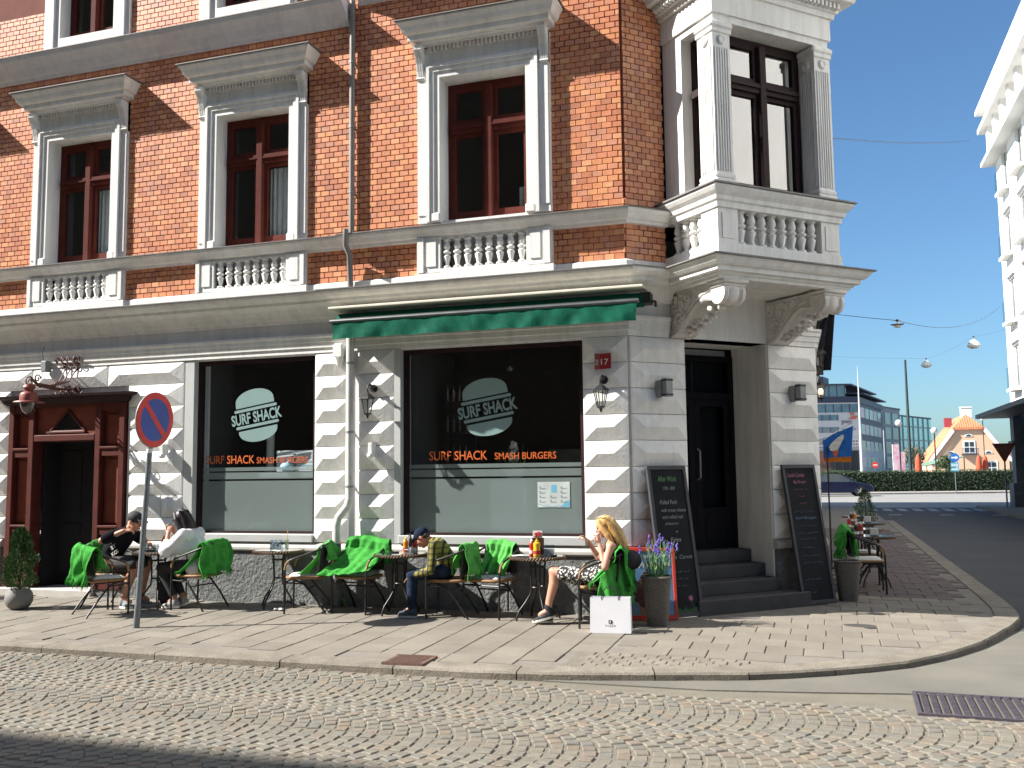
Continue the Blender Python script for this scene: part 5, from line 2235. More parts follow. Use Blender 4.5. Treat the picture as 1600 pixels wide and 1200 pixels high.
woven_planter((.37, -.56, gz(.37, -.56)), 'tapered grey rattan planter holding lavender beside the sandwich board')
woven_planter((2.40, 1.90, gz(2.40, 1.90)), 'shaded rattan planter right of the tall blackboard', h=.5)
stem_mat = M('lavender_green', (.11, .24, .075), (.17, .30, .12), rough=.7, scale=30)
flower_mat = M('lavender_violet', (.11, .085, .36), (.17, .12, .45), rough=.8, scale=40)
t = thing('lavender_plant', 'artificial lavender with violet heads in the sunlit rattan planter', 'plant', (.37, -.56, gz(.37, -.56) + .48))
st, fl = MB(), MB()
for q in range(46):
    a, rr = rnd.uniform(0, 2 * pi), rnd.uniform(.01, .12)
    tip = Vector((rr * cos(a) * 2.0, rr * sin(a) * 2.0, rnd.uniform(.28, .46)))
    base = Vector((rr * cos(a) * .8, rr * sin(a) * .8, 0))
    mid = base.lerp(tip, .5) + Vector((rnd.uniform(-.02, .02), rnd.uniform(-.02, .02), .02))
    st.tube([base, mid, tip], [.004, .0035, .002], 4)
    for k in range(9):
        p = base.lerp(tip, rnd.uniform(.05, .8))
        d = Vector((rnd.uniform(-1, 1), rnd.uniform(-1, 1), rnd.uniform(.2, 1.2))).normalized() * rnd.uniform(.03, .06)
        n_ = Vector((rnd.uniform(-1, 1), rnd.uniform(-1, 1), 0)).normalized() * .005
        st.add([p - n_, p + n_, p + d], [(0, 1, 2)])
    if q < 17:
        fl = MB()
        for k in range(10):
            p = tip + Vector((rnd.uniform(-.012, .012), rnd.uniform(-.012, .012), .008 * k - .03))
            fl.ball(p, .009, .009, .011, 5, 4)
        fl.build('flower_head', flower_mat, t)
st.build('stems', stem_mat, t)


def conifer(loc, lab, h=.62, r=.19, base_z=.27, pot='round', seed=3, cat='plant', n=2600):
    t = thing('potted_conifer', lab, cat, loc)
    r_ = random.Random(seed)
    mb = MB()
    if pot == 'round':
        mb.lathe([(.09, 0), (.13, .03), (.165, .09), (.172, .14), (.16, .20), (.13, .25), (.125, .265), (.11, .26), (.10, .22)], n=28)
        mb.build('pot', M('grey_stone_pot', (.20, .195, .19), (.14, .135, .13), rough=.7, scale=5, bump=.2), t, smooth=50)
    else:
        mb.lathe([(.16, 0), (.22, base_z - .02), (.23, base_z), (.20, base_z)], n=20)
        mb.build('pot', stone_plinth, t, smooth=40)
    mb = MB()
    mb.tube([(0, 0, base_z - .05), (.01, 0, base_z + h * .8)], [.018, .006], 6)
    mb.build('trunk', M('bark', (.07, .045, .03), rough=.9), t)
    fol = MB()
    for q in range(n):
        z = r_.random() ** .9
        prof_ = (1 - z) ** .55 * (.55 + .45 * min(1, z * 5)) * (1 + .15 * sin(z * 17))
        a = r_.uniform(0, 2 * pi)
        lump = 1 + .22 * sin(a * 3 + z * 9) + .12 * sin(a * 7 - z * 14)
        rr = r * prof_ * lump * r_.uniform(.55, 1.0)
        p = Vector((rr * cos(a), rr * sin(a), base_z + h * z))
        d = Vector((cos(a) * r_.uniform(.3, 1), sin(a) * r_.uniform(.3, 1), r_.uniform(.5, 1.4))).normalized() * r_.uniform(.03, .06)
        n_ = d.cross(Vector((r_.uniform(-1, 1), r_.uniform(-1, 1), .3))).normalized() * r_.uniform(.005, .010)
        m2 = p + d * .5
        fol.t = r_.random()
        fol.add([p, m2 + n_, p + d, m2 - n_], [(0, 1, 2, 3)])
    fol.build('crown', leaf_mat, t, fix=False)
    return t


leaf_mat = M('conifer_green', (.035, .085, .020), (.055, .12, .03), rough=.7, scale=25, tones=('attr', [(.03, .075, .02), (.045, .10, .025), (.06, .135, .03), (.025, .06, .018), (.075, .15, .04)]))
conifer((-7.86, -1.22, gz(-7.86, -1.22)), 'small conifer in a round grey stone pot at the far left', .76, .22, n=5200)
conifer((-9.55, -.75, gz(-9.55, -.75)), 'dark potted conifer left of the brown door portal', .62, .2, seed=11)
conifer((3.15, 15.6, gz(3.15, 15.6)), 'dark bushy conifer in a pot at the far end of the side street terrace', .85, .30, .30, 'tub', 5, n=2600)
weed = MB()
for q in range(60):
    a = rnd.uniform(0, 6.28)
    p = Vector((rnd.uniform(-.06, .06), rnd.uniform(-.03, .02), 0))
    d = Vector((cos(a) * .05, sin(a) * .04, rnd.uniform(.04, .12)))
    n_ = Vector((-sin(a), cos(a), 0)) * .010
    weed.add([p, p + d * .6 + n_, p + d, p + d * .6 - n_], [(0, 1, 2, 3)])
tag(weed.build('weed', stem_mat, None, loc=(-3.72, -.16, gz(-3.7, -.16)), fix=False), 'green weed growing at the foot of the downpipe', 'weed')
mb = MB()
mb.grid(lambda u, v: (-.06 + .12 * u, -.04 + .08 * v, .012 + .018 * sin(u * 9) * sin(v * 7) + .01 * rnd.random()), 10, 8)
o = mb.build('crumpled_paper', label_white, None, loc=(-4.36, -.60, gz(-4.36, -.6)))
tag(o, 'crumpled white paper wedged under a leg of the empty table', 'paper')

# ---- shopping bag
bag_mat = M('white_bag_paper', (.76, .76, .80), (.72, .72, .76), rough=.6)
t = thing('shopping_bag', 'white paper shopping bag standing by the blonde woman\'s chair', 'bag', (-.03, -1.10, gz(-.03, -1.10)), radians(6))
mb = MB()
hx, hy, h = .215, .085, .365
mb.add([(-hx, -hy, 0), (hx, -hy, 0), (hx, hy, 0), (-hx, hy, 0), (-hx + .005, -hy + .012, h), (hx - .004, -hy + .014, h), (hx - .004, hy - .03, h), (-hx + .005, hy - .03, h), (-hx - .005, .0, h * .5), (hx + .002, 0, h * .5)],
       [(0, 1, 5, 4), (2, 3, 7, 6), (0, 4, 8), (4, 7, 8), (7, 3, 8), (3, 0, 8), (1, 5, 9), (5, 6, 9), (6, 2, 9), (2, 1, 9), (3, 2, 1, 0)])
mb.build('paper_body', bag_mat, t)
for y in (-hy + .012, hy - .03):
    mb = MB()
    mb.tube([(-.09, y, h - .02), (-.085, y, h + .05), (-.05, y + .01, h + .10), (.05, y + .01, h + .10), (.085, y, h + .05), (.09, y, h - .02)], .004, 5)
    mb.build('handle', black_metal, t)
ink = M('black_ink', (.02, .02, .022))
mb = MB(T(0, -hy - .0, 0, rx=-radians(1.8)))
mb.box(-.018, .018, -.003, -.002, .10, .135)
mb.build('emblem', ink, t)
mb = MB(T(0, -hy - .0, 0, rx=-radians(1.8)))
mb.box(-.006, .004, -.0042, -.0032, .106, .129)
mb.build('emblem_mark', bag_mat, t)
text_mesh('lettering', 'TIGER', .115, .020, ink, t, T(-.0575, -hy + .0005, .066, rx=-radians(1.8)), space=1.35)

# ---- sandwich board
red_fr = M('red_plastic_frame', (.55, .045, .02), (.48, .04, .02), rough=.45)
t = thing('sandwich_board', 'red framed sandwich board with a dark soft ice picture by the planter', 'sign', (.26, -.30, gz(.26, -.30)), radians(20))
W_, H_ = .60, .80
for s, yb_ in ((1, 0), (-1, .42)):
    Mb = T(0, yb_, 0, rx=-radians(9 * s))
    fr = MB(Mb)
    for a, b, c_, d in ((-W_ / 2, W_ / 2, 0, .055), (-W_ / 2, W_ / 2, H_ - .035, H_), (-W_ / 2, -W_ / 2 + .035, .055, H_ - .035), (W_ / 2 - .035, W_ / 2, .055, H_ - .035)):
        fr.bbox(a, b, -.012, .012, c_, d, .004)
    fr.build('frame', red_fr, t)
    pn = MB(Mb)
    pn.box(-W_ / 2 + .034, W_ / 2 - .034, -.004, .006, .054, H_ - .034)
    pn.build('poster', M('blue_poster', (.07, .17, .33), (.16, .27, .40), rough=.35, scale=5), t)
Mb = T(0, 0, 0, rx=-radians(9))
choc = M('chocolate_print', (.10, .035, .035), (.05, .02, .022), rough=.5, scale=22)
mb = MB(Mb)
for q, (r_, z) in enumerate(((.10, .17), (.16, .23), (.17, .30), (.15, .36), (.12, .42), (.085, .47), (.05, .52), (.02, .56))):
    mb.add([(-.03 + r_ * cos(2 * pi * k / 18), -.0055 - .0004 * q, z + r_ * .36 * sin(2 * pi * k / 18)) for k in range(18)], [tuple(range(18))])
mb.build('ice_cream_print', choc, t)
mb = MB(Mb)
mb.add([(-.11, -.005, .06), (.05, -.005, .06), (.08, -.005, .19), (-.14, -.005, .19)], [(0, 1, 2, 3)])
mb.build('cone_print', wicker_tan, t)
pale = M('chalk_print', (.62, .66, .68), rough=.6)
text_mesh('lettering', 'Chokladdoppad', .50, .060, pale, t, Mb @ T(-.25, -.0075, .66, ry=-radians(4)))
text_mesh('lettering', 'Mjukglass', .36, .085, pale, t, Mb @ T(-.12, -.0075, .56, ry=-radians(3)), bold=.012)

# ---- blackboards
bb_frame = M('grey_board_frame', (.045, .045, .055), (.032, .032, .04), rough=.6)
bb_mat = M('blackboard_face', (.010, .011, .014), (.017, .018, .022), rough=.8, scale=5, spec=.2)
chalk = M('chalk', (.28, .30, .30), rough=.9)
chalk_g = M('green_chalk', (.14, .30, .12), rough=.9)
chalk_p = M('pink_chalk', (.42, .15, .24), rough=.9)
chalk_b = M('blue_chalk', (.12, .19, .32), rough=.9)


def blackboard(a, lab, lines, extra=None):
    t = thing('blackboard', lab, 'blackboard', CH(a, .40, gz(*CH(a, .40).xy) + .0), pi / 4)
    Mb = T(0, 0, 0, rx=-radians(9.5))
    w, h = .56, 1.76
    mb = MB(Mb)
    for p, q, c_, d in ((-w / 2, w / 2, 0, .05), (-w / 2, w / 2, h - .05, h), (-w / 2, -w / 2 + .045, .05, h - .05), (w / 2 - .045, w / 2, .05, h - .05)):
        mb.bbox(p, q, -.02, .02, c_, d, .004)
    mb.build('frame', bb_frame, t)
    mb = MB(Mb)
    mb.box(-w / 2 + .044, w / 2 - .044, -.006, .008, .049, h - .049)
    mb.build('board', bb_mat, t)
    for (s, x, z, wd, ht, m_) in lines:
        if s == '~':
            r_ = random.Random(int(z * 1000) + int(a * 7))
            mb = MB(Mb)
            p = []
            n = int(wd / .011)
            for q in range(n):
                if r_.random() < .13 and len(p) > 3:
                    mb.tube(p, .0022, 4)
                    p = []
                    continue
                p.append((x + q * .011, -.0085, z + ht * r_.uniform(0, .6)))
            if len(p) > 1:
                mb.tube(p, .0022, 4)
            mb.build('chalk_scrawl', m_, t)
            continue
        text_mesh('chalk_lettering', s, wd, ht, m_, t, Mb @ T(x, -.0085, z), shear=.2, bold=.004)
    return t, Mb


t, Mb = blackboard(.42, 'tall blackboard with After Work offer leaning left of the corner door', [
    ('After Work', -.14, 1.57, .27, .065, chalk_g), ('17.00 - 18.00', -.08, 1.47, .17, .04, chalk), ('Pulled Pork', -.15, 1.30, .25, .05, chalk), ('with cream cheese', -.14, 1.21, .35, .042, chalk), ('and rolled red', -.14, 1.13, .30, .042, chalk),
    ('jalapenos', -.11, 1.05, .19, .04, chalk), ('+', .03, .96, .03, .03, chalk), ('Fries', -.06, .86, .15, .05, chalk), ('+', .0, .77, .03, .03, chalk), ('Cola  Carnot', -.12, .66, .34, .045, chalk), ('~', -.06, .50, .22, .04, chalk), ('~', -.06, .42, .2, .04, chalk), ('~', -.04, .34, .16, .04, chalk)])
mb = MB(Mb)
mb.lathe([(.032, 0), (.028, -.003)], (.12, -.008, .205), 10, axis='y')
mb.build('chalk_flower', chalk_p, t)
mb = MB(Mb)
mb.tube([(.12, -.008, .18), (.145, -.008, .12), (.15, -.008, .06)], .003, 4)
for q in range(44):
    x = -.2 + .4 * q / 43
    mb.tube([(x, -.008, .055), (x + rnd.uniform(-.012, .012), -.009, .075 + .04 * rnd.random())], .0035, 4)
mb.build('chalk_grass', chalk_g, t)
t, Mb = blackboard(2.50, 'tall blackboard with lunch combo list leaning right of the corner door', [
    ('Lunch Combo', -.20, 1.60, .28, .05, chalk_p), ('Big Burger', -.12, 1.51, .22, .045, chalk_p), ('~', -.12, 1.43, .24, .04, chalk_p), ('~', -.06, 1.34, .12, .035, chalk_p), ('~', -.07, 1.25, .15, .04, chalk_p),
    ('~', -.19, 1.14, .36, .045, chalk_b), ('Surf Burger', -.18, 1.05, .36, .045, chalk_b), ('~', -.19, .96, .38, .04, chalk_b), ('~', -.18, .87, .36, .04, chalk_b), ('~', -.14, .80, .28, .035, chalk_b),
    ('~', -.14, .69, .22, .04, chalk_b), ('~', -.16, .59, .34, .04, chalk_b), ('~', -.17, .50, .36, .04, chalk_b), ('~', -.17, .30, .28, .035, chalk_b), ('~', -.15, .14, .15, .035, chalk_b)])

# ---- papers and goods seen in the shop windows
t = thing('poster', 'white information sheet taped inside the wide shop window', 'poster', (-.985, .124, 1.24))
mb = MB()
mb.box(-.205, .205, 0, .002, 0, .31)
mb.build('sheet', M('poster_paper', (.72, .74, .72), rough=.6), t)
blu = M('blue_print', (.12, .42, .62), (.2, .5, .68), rough=.6)
mb = MB()
mb.prism([(-.03, .18), (.04, .18), (.04, .275), (-.03, .275)], -.001, 0)
mb.prism([(.08, .006), (.2, .006), (.2, .085), (.16, .075), (.12, .035)], -.001, 0)
mb.prism([(-.2, .04), (-.1, .015), (.0, .006), (.1, .02), (.1, .024), (0, .012), (-.1, .02), (-.2, .046)], -.0012, 0)
mb.build('print_blue', blu, t)
mb = MB()
for i in range(3):
    for j in range(4):
        if i == 1 and j > 1:
            continue
        x, z = -.18 + i * .135, .075 + j * .055
        mb.box(x, x + .02, -.001, 0, z, z + .012)
        mb.box(x, x + .085, -.001, 0, z - .010, z - .006)
        mb.box(x, x + .07, -.001, 0, z - .020, z - .016)
mb.build('print_text', M('grey_print', (.25, .28, .3), rough=.6), t)
t = thing('display_plinth', 'white display plinth with a flower bowl behind the wide shop window', 'plinth', (-1.72, .75, .45))
mb = MB()
mb.bbox(-.24, .24, -.2, .2, 0, 1.12, .006)
mb.build('column', M('white_plinth_paint', (.72, .78, .74), rough=.6), t)
t = thing('flower_bowl', 'white bowl with flowers on the display plinth behind the glass', 'flower bowl', (-1.70, .75, 1.57))
mb = MB()
mb.lathe([(.06, 0), (.10, .03), (.17, .13), (.175, .15), (.15, .15), (.05, .04)], n=24)
mb.build('bowl', plate_mat, t, smooth=50)
mb = MB()
for q in range(26):
    a, r_ = rnd.uniform(0, 6.28), rnd.uniform(0, .1)
    p = Vector((r_ * cos(a), r_ * sin(a), .12))
    e = p + Vector((r_ * cos(a), r_ * sin(a), rnd.uniform(.1, .36)))
    mb.tube([p, e], .004, 4)
mb.build('stems', stem_mat, t)
mb = MB()
for q in range(16):
    a, r_ = rnd.uniform(0, 6.28), rnd.uniform(0, .12)
    mb.ball((r_ * cos(a), r_ * sin(a), rnd.uniform(.25, .5)), .03, n=7, m=5)
mb.build('blossoms', plate_mat, t)
carton_mat = M('white_carton', (.72, .73, .74), (.62, .64, .66), rough=.6)
k = 0
for (x, z0, n, lab) in ((-4.86, 1.72, 5, 'left'), (-4.56, 1.72, 5, 'right')):
    for j in range(n):
        t = thing('carton', 'flat white carton number place %s in the %s stack inside the narrow shop window' % (('at the bottom', 'second from the bottom', 'in the middle', 'second from the top', 'on top')[j], lab), 'box', (x + rnd.uniform(-.006, .006), .40, z0 + .058 * j), rnd.uniform(-.03, .03), 'white cartons stacked in the narrow shop window')
        t['label'] = 'white carton %s of the %s stack in the narrow shop window' % (('at the bottom', 'second from the bottom', 'in the middle', 'second from the top', 'on top')[j], lab)
        mb = MB()
        mb.bbox(-.13, .13, -.1, .1, 0, .054, .004)
        mb.build('carton_body', carton_mat, t)
        mb = MB()
        mb.box(-.125, .125, -.102, -.1005, .020, .028)
        mb.build('printed_stripe', blu, t)
mb = MB()
mb.bbox(-6.0, -4.25, .30, .75, 1.64, 1.70, .004)
for x in (-5.95, -4.35):
    mb.box(x, x + .05, .4, .45, .45, 1.64)
tag(mb.build('window_counter', grey_metal, None), 'grey counter top inside the narrow shop window', 'counter')
t = thing('glove_bag', 'pale blue plastic bag in front of the carton stacks', 'bag', (-4.82, .26, 1.72))
mb = MB()
mb.ball((0, 0, .06), .09, .05, .065, 12, 8)
mb.build('bag_body', M('pale_blue_plastic', (.25, .55, .72), (.5, .68, .75), rough=.4, scale=12), t, smooth=60)
mb = MB()
mb.tube([(.03, 0, .11), (.05, 0, .15), (.02, 0, .16)], [.02, .012, .02], 6)
mb.build('bag_knot', M('pale_blue_plastic', (.25, .55, .72), (.5, .68, .75), rough=.4, scale=12), t)
t = thing('steel_column', 'white round column standing inside the narrow shop window', 'column', (-5.25, .55, 1.7))
mb = MB()
mb.tube([(0, 0, 0), (0, 0, .62)], .055, 16)
mb.build('shaft', M('column_paint', (.45, .47, .46), rough=.5), t, smooth=50)
mb = MB()
mb.lathe([(.08, 0), (.08, .03), (.056, .04)], n=16)
mb.build('base_ring', grey_metal, t)
t = thing('shelf_rack', 'dark rack of bottles on the left inside the wide shop window', 'shelf', (-2.65, 1.15, .46))
mb = MB()
mb.box(-.2, .2, .2, .22, 0, 2.4)
for k in range(5):
    mb.box(-.2, .2, -.1, .2, .5 + k * .42, .52 + k * .42)
mb.build('shelves', black_void, t)
mb = MB()
for k in range(5):
    for j in range(4):
        mb.lathe([(.028, 0), (.028, .14), (.01, .19), (.01, .24)], (-.14 + j * .09, 0, .521 + k * .42), 8)
mb.build('bottles', jar_glass, t)
t = thing('counter', 'dim service counter with a till deep inside the wide shop window', 'counter', (-1.2, 2.6, .46))
mb = MB()
mb.bbox(-1.2, .9, -.3, .3, 0, 1.28, .01)
mb.build('counter_body', M('counter_paint', (.12, .13, .13), rough=.6), t)
mb = MB()
mb.bbox(-.5, .05, -.2, .1, 1.281, 1.55, .02)
mb.bbox(.3, .5, -.2, .1, 1.281, 1.52, .02)
mb.build('till', M('till_plastic', (.2, .22, .23), rough=.5), t)
t = thing('ceiling_lamp', 'clear glass bulb lamp hanging inside the top of the wide shop window', 'lamp', (-1.75, .8, 3.05))
mb = MB()
mb.tube([(0, 0, .05), (0, 0, .37)], .005, 5)
mb.build('cord', black_metal, t)
mb = MB()
mb.ball((0, 0, 0), .06, n=14, m=10)
mb.build('globe', jar_glass, t, smooth=60)
# ================================================================ people
skin_mat = M('skin', (.52, .27, .18), (.46, .22, .145), rough=.55, scale=12, world=False)
skin_tan = M('tanned_skin', (.40, .19, .115), (.34, .155, .095), rough=.55, scale=12, world=False)
eye_mat = M('dark_eye', (.02, .015, .012), rough=.25)
lip_mat = M('lips', (.40, .10, .09), rough=.5)


def capsule(mb, p0, p1, r0, r1, n=12):
    p0, p1 = Vector(p0), Vector(p1)
    d = p1 - p0
    if d.length < 1e-5:
        mb.ball(p0, r0, n=n, m=8)
        return
    pts, R = [], []
    u = d.normalized()
    for q in range(5):
        t = pi / 2 * (1 - q / 4.0)
        pts.append(p0 - u * r0 * sin(t))
        R.append(max(r0 * cos(t), .0005))
    for q in range(5):
        t = pi / 2 * q / 4.0
        pts.append(p1 + u * r1 * sin(t))
        R.append(max(r1 * cos(t), .0005))
    mb.tube(pts, R, n)


def chain(mb, pts, R):
    for i in range(len(pts) - 1):
        capsule(mb, pts[i], pts[i + 1], R[i], R[i + 1])


def fuse(mb, name, mat, parent, voxel=.008, smooth=6, factor=.5):
    """union of the pieces as one continuous skin"""
    me = mb.mesh(name)
    o = link(bpy.data.objects.new('tmp_fuse', me))
    r = o.modifiers.new('r', 'REMESH')
    r.mode = 'VOXEL'
    r.voxel_size = voxel
    r.use_smooth_shade = True
    s = o.modifiers.new('s', 'SMOOTH')
    s.iterations = smooth
    s.factor = factor
    bpy.context.view_layer.update()
    out = bpy.data.meshes.new_from_object(o.evaluated_get(bpy.context.evaluated_depsgraph_get()))
    bpy.data.objects.remove(o, do_unlink=True)
    out.name = name
    out.materials.clear()
    out.polygons.foreach_set('use_smooth', [True] * len(out.polygons))
    return mobj(name, out, mat, parent)


def frame_from(fwd, up=(0, 0, 1)):
    """columns: forward, left, up"""
    f = Vector(fwd).normalized()
    l = Vector(up).cross(f).normalized()
    u = f.cross(l)
    return Matrix((f, l, u)).transposed().to_4x4()


def head(mb, c, fwd, up=(0, 0, 1), k=1.0):
    Mh = Matrix.Translation(Vector(c)) @ frame_from(fwd, up) @ Matrix.Diagonal((k, k, k, 1))
    old = mb.M
    mb.M = Mh
    mb.ball((-.012, 0, .030), .094, .074, .088, 16, 12)
    mb.ball((.020, 0, -.030), .068, .060, .078, 14, 10)
    mb.ball((.052, 0, -.085), .030, .030, .026, 10, 8)
    mb.ball((.070, 0, .028), .020, .046, .014, 10, 6)
    capsule(mb, (.084, 0, .012), (.104, 0, -.024), .010, .013, 8)
    mb.ball((.088, 0, -.055), .012, .024, .012, 8, 6)
    for s in (-1, 1):
        mb.ball((.050, s * .040, -.02), .028, .022, .03, 8, 6)
        mb.ball((-.010, s * .074, -.005), .018, .012, .032, 8, 6)
    mb.M = old
    return Mh


def face(t, Mh, glasses=False):
    mb = MB(Mh)
    for s in (-1, 1):
        mb.ball((.078, s * .030, .008), .010, .015, .008, 8, 6)
        mb.tube([(.082, s * .014, .030), (.083, s * .030, .036), (.072, s * .047, .030)], .004, 5)
    mb.build('eyes', eye_mat, t)
    mb = MB(Mh)
    mb.ball((.098, 0, -.053), .005, .020, .005, 8, 5)
    mb.ball((.096, 0, -.062), .005, .017, .005, 8, 5)
    mb.build('lips', lip_mat, t)
    if glasses:
        mb = MB(Mh)
        for s in (-1, 1):
            mb.ball((.092, s * .032, .006), .006, .028, .022, 10, 6)
            mb.tube([(.088, s * .055, .012), (.0, s * .078, .014)], .004, 5)
        mb.tube([(.098, -.01, .01), (.098, .01, .01)], .004, 5)
        mb.build('sunglasses', black_metal, t)


def hand(mb, w, d, palm_n, k=1.0, curl=.5, side=1):
    """w wrist, d direction of the palm, palm_n normal of the palm (towards the curl)"""
    d = Vector(d).normalized()
    n = Vector(palm_n)
    n = (n - d * n.dot(d)).normalized()
    s = d.cross(n) * side
    w = Vector(w)
    for q in (-.022, -.007, .008, .022):
        capsule(mb, w + s * q * .6 * k, w + d * .078 * k + s * q * k, .017 * k, .0125 * k, 8)
    for q, ln in ((-.028, .060), (-.0095, .075), (.0095, .080), (.028, .072)):
        p = w + d * .080 * k + s * q * k
        a = 0
        r = .0092 * k
        for seg in (.45, .32, .23):
            a += curl * (.9 if seg > .4 else 1.1)
            e = p + (d * cos(a) + n * sin(a)) * ln * seg * k * 1.15
            capsule(mb, p, e, r, r * .92, 8)
            p, r = e, r * .92
    p = w + d * .022 * k + s * .026 * k
    e = p + (d * .6 + s * .7 + n * .35).normalized() * .040 * k
    capsule(mb, p, e, .0135 * k, .0105 * k, 8)
    e2 = e + (d * .85 + s * .1 + n * .5).normalized() * .032 * k
    capsule(mb, e, e2, .0105 * k, .009 * k, 8)


def shoe(t, ankle, fwd, mat, sole, k=1.0, high=False, pitch=0.0, lace=None):
    a = Vector(ankle)
    f = Vector((fwd[0], fwd[1], 0)).normalized()
    Mf = Matrix.Translation(a) @ frame_from(f) @ Matrix.Rotation(pitch, 4, 'Y') @ Matrix.Diagonal((k, k, k, 1))
    mb = MB(Mf)
    mb.ball((-.02, 0, -.045), .058, .040, .045, 10, 8)
    mb.ball((.06, 0, -.055), .070, .044, .034, 10, 8)
    mb.ball((.125, 0, -.062), .052, .042, .026, 10, 8)
    capsule(mb, (-.012, 0, -.03), (-.008, 0, .045 if high else .0), .046, .043)
    capsule(mb, (.0, 0, -.015), (.075, 0, -.04), .036, .030)
    o = fuse(mb, 'shoe', mat, t, .007, 3)
    mb = MB(Mf)
    pts = []
    for q in range(24):
        an = 2 * pi * q / 24
        x = .052 + .128 * cos(an)
        y = (.040 + .008 * cos(an - .4)) * sin(an)
        pts.append((x, y))
    mb.prism_xy(pts, -.095, -.070)
    mb.build('sole', sole, o)
    if lace:
        mb = MB(Mf)
        for q in range(5):
            x = .028 + q * .019
            mb.tube([(x, -.026, -.018 - q * .006), (x + .006, 0, -.008 - q * .0065), (x, .026, -.018 - q * .006)], .0045, 5)
        mb.build('laces', lace, o)
    return o


def at_px(x, y, z):
    return Vector((x, y, z))


# ---------------------------------------------------------------- the blonde woman
def blonde():
    O = Vector((-.10, -.73, gz(-.1, -.73)))
    t = thing('person', 'blonde woman in a black and white sundress sitting with one hand at her chin', 'person', O)
    V = lambda x, y, z: Vector((x, y, z)) - O
    b = MB()
    pel, chest, nk = V(-.20, -.73, .53), V(-.085, -.73, .80), V(-.10, -.73, .925)
    capsule(b, pel + Vector((.02, .07, 0)), pel + Vector((.02, -.07, 0)), .115, .115)
    chain(b, [pel, V(-.13, -.73, .66), chest], [.115, .098, .105])
    capsule(b, chest + Vector((0, .07, .035)), chest + Vector((0, -.07, .035)), .075, .075)
    for s in (-1, 1):
        b.ball(chest + Vector((-.085, s * .06, -.02)), .055, n=10, m=8)
    chain(b, [chest + Vector((.01, 0, .06)), nk, V(-.135, -.73, 1.0)], [.06, .045, .044])
    hc = V(-.165, -.735, 1.055)
    Mh = head(b, hc, (-.93, -.10, -.30), k=.97)
    # near arm: elbow bent, hand at the chin
    sn, en, wn = chest + Vector((.02, -.155, .055)), V(-.115, -.98, .635), V(-.19, -.88, .875)
    chain(b, [sn, en, wn], [.046, .038, .025])
    hand(b, wn, (-.25, .35, 1), (-.8, .45, 0), .92, .55, 1)
    # far arm: hand lifted above the table
    sf, ef, wf = chest + Vector((.0, .155, .05)), V(-.30, -.47, .69), V(-.395, -.55, .885)
    chain(b, [sf, ef, wf], [.045, .036, .025])
    hand(b, wf, (-.55, -.1, .55), (-.5, -.3, -.8), .92, .75, -1)
    # legs
    for (hp, kn, an) in ((pel + Vector((0, -.085, -.02)), V(-.735, -.80, .555), V(-.80, -.83, .135)), (pel + Vector((0, .085, -.02)), V(-.775, -.68, .515), V(-.83, -.765, .115))):
        mid = hp.lerp(kn, .5)
        chain(b, [hp, mid, kn], [.095, .078, .056])
        calf = kn.lerp(an, .32) + Vector((.02, 0, 0))
        chain(b, [kn, calf, kn.lerp(an, .72), an], [.055, .056, .040, .034])
        b.ball(kn + Vector((-.012, 0, .006)), .052, n=10, m=8)
        capsule(b, an, an + Vector((-.08, 0, -.04)), .035, .03)
    fuse(b, 'body', skin_mat, t, .0075, 5)
    face(t, Mh)
    # dress
    dm = bpy.data.materials.new('floral_dress')
    dm.use_nodes = True
    nt = dm.node_tree
    pb = nt.nodes['Principled BSDF']
    pb.inputs['Roughness'].default_value = .85
    vec = nt.nodes.new('ShaderNodeTexCoord').outputs['Object']
    vo = nt.nodes.new('ShaderNodeTexVoronoi')
    vo.inputs['Scale'].default_value = 34
    nt.links.new(vec, vo.inputs['Vector'])
    n2 = noise(nt, 48, 3, vec)
    mm = nt.nodes.new('ShaderNodeMath')
    mm.operation = 'MULTIPLY'
    nt.links.new(vo.outputs['Distance'], mm.inputs[0])
    nt.links.new(n2, mm.inputs[1])
    nt.links.new(ramp(nt, mm.outputs[0], [(.17, (.60, .58, .53)), (.21, (.016, .016, .018))]), pb.inputs['Base Color'])
    d = MB()
    chain(d, [pel, V(-.13, -.73, .66), chest + Vector((0, 0, -.01))], [.128, .108, .112])
    capsule(d, pel + Vector((.02, .07, 0)), pel + Vector((.02, -.07, 0)), .127, .127)
    capsule(d, chest + Vector((-.005, .055, .0)), chest + Vector((-.005, -.055, .0)), .085, .085)
    for s in (-1, 1):
        d.ball(chest + Vector((-.085, s * .06, -.02)), .062, n=10, m=8)
    for s, kn in ((-1, V(-.735, -.80, .555)), (1, V(-.775, -.68, .515))):
        hp = pel + Vector((0, s * .085, -.02))
        chain(d, [hp, hp.lerp(kn, .45), hp.lerp(kn, .80)], [.108, .097, .082])
    a, c = V(-.45, -.77, .555), V(-.62, -.73, .565)
    capsule(d, a, c, .07, .06)
    d.ball(V(-.46, -.76, .47), .12, .10, .06, 12, 8)
    fuse(d, 'dress', dm, t, .009, 4)
    mb = MB()
    for s in (-1, 1):
        mb.tube([chest + Vector((-.075, s * .07, .04)), chest + Vector((-.03, s * .085, .125)), chest + Vector((.05, s * .075, .10)), chest + Vector((.085, s * .06, .03))], .006, 5)
    mb.build('straps', ink, t)
    # hair
    hm = M('blonde_hair', (.62, .38, .13), (.36, .19, .055), rough=.5, scale=45, world=False, sheen=.2)
    hm2 = M('blonde_hair_light', (.74, .50, .20), (.5, .29, .09), rough=.45, scale=45, world=False)
    h = MB(Mh)
    h.ball((-.024, 0, .040), .104, .086, .094, 16, 12)
    h.ball((-.07, 0, -.03), .062, .082, .10, 12, 10)
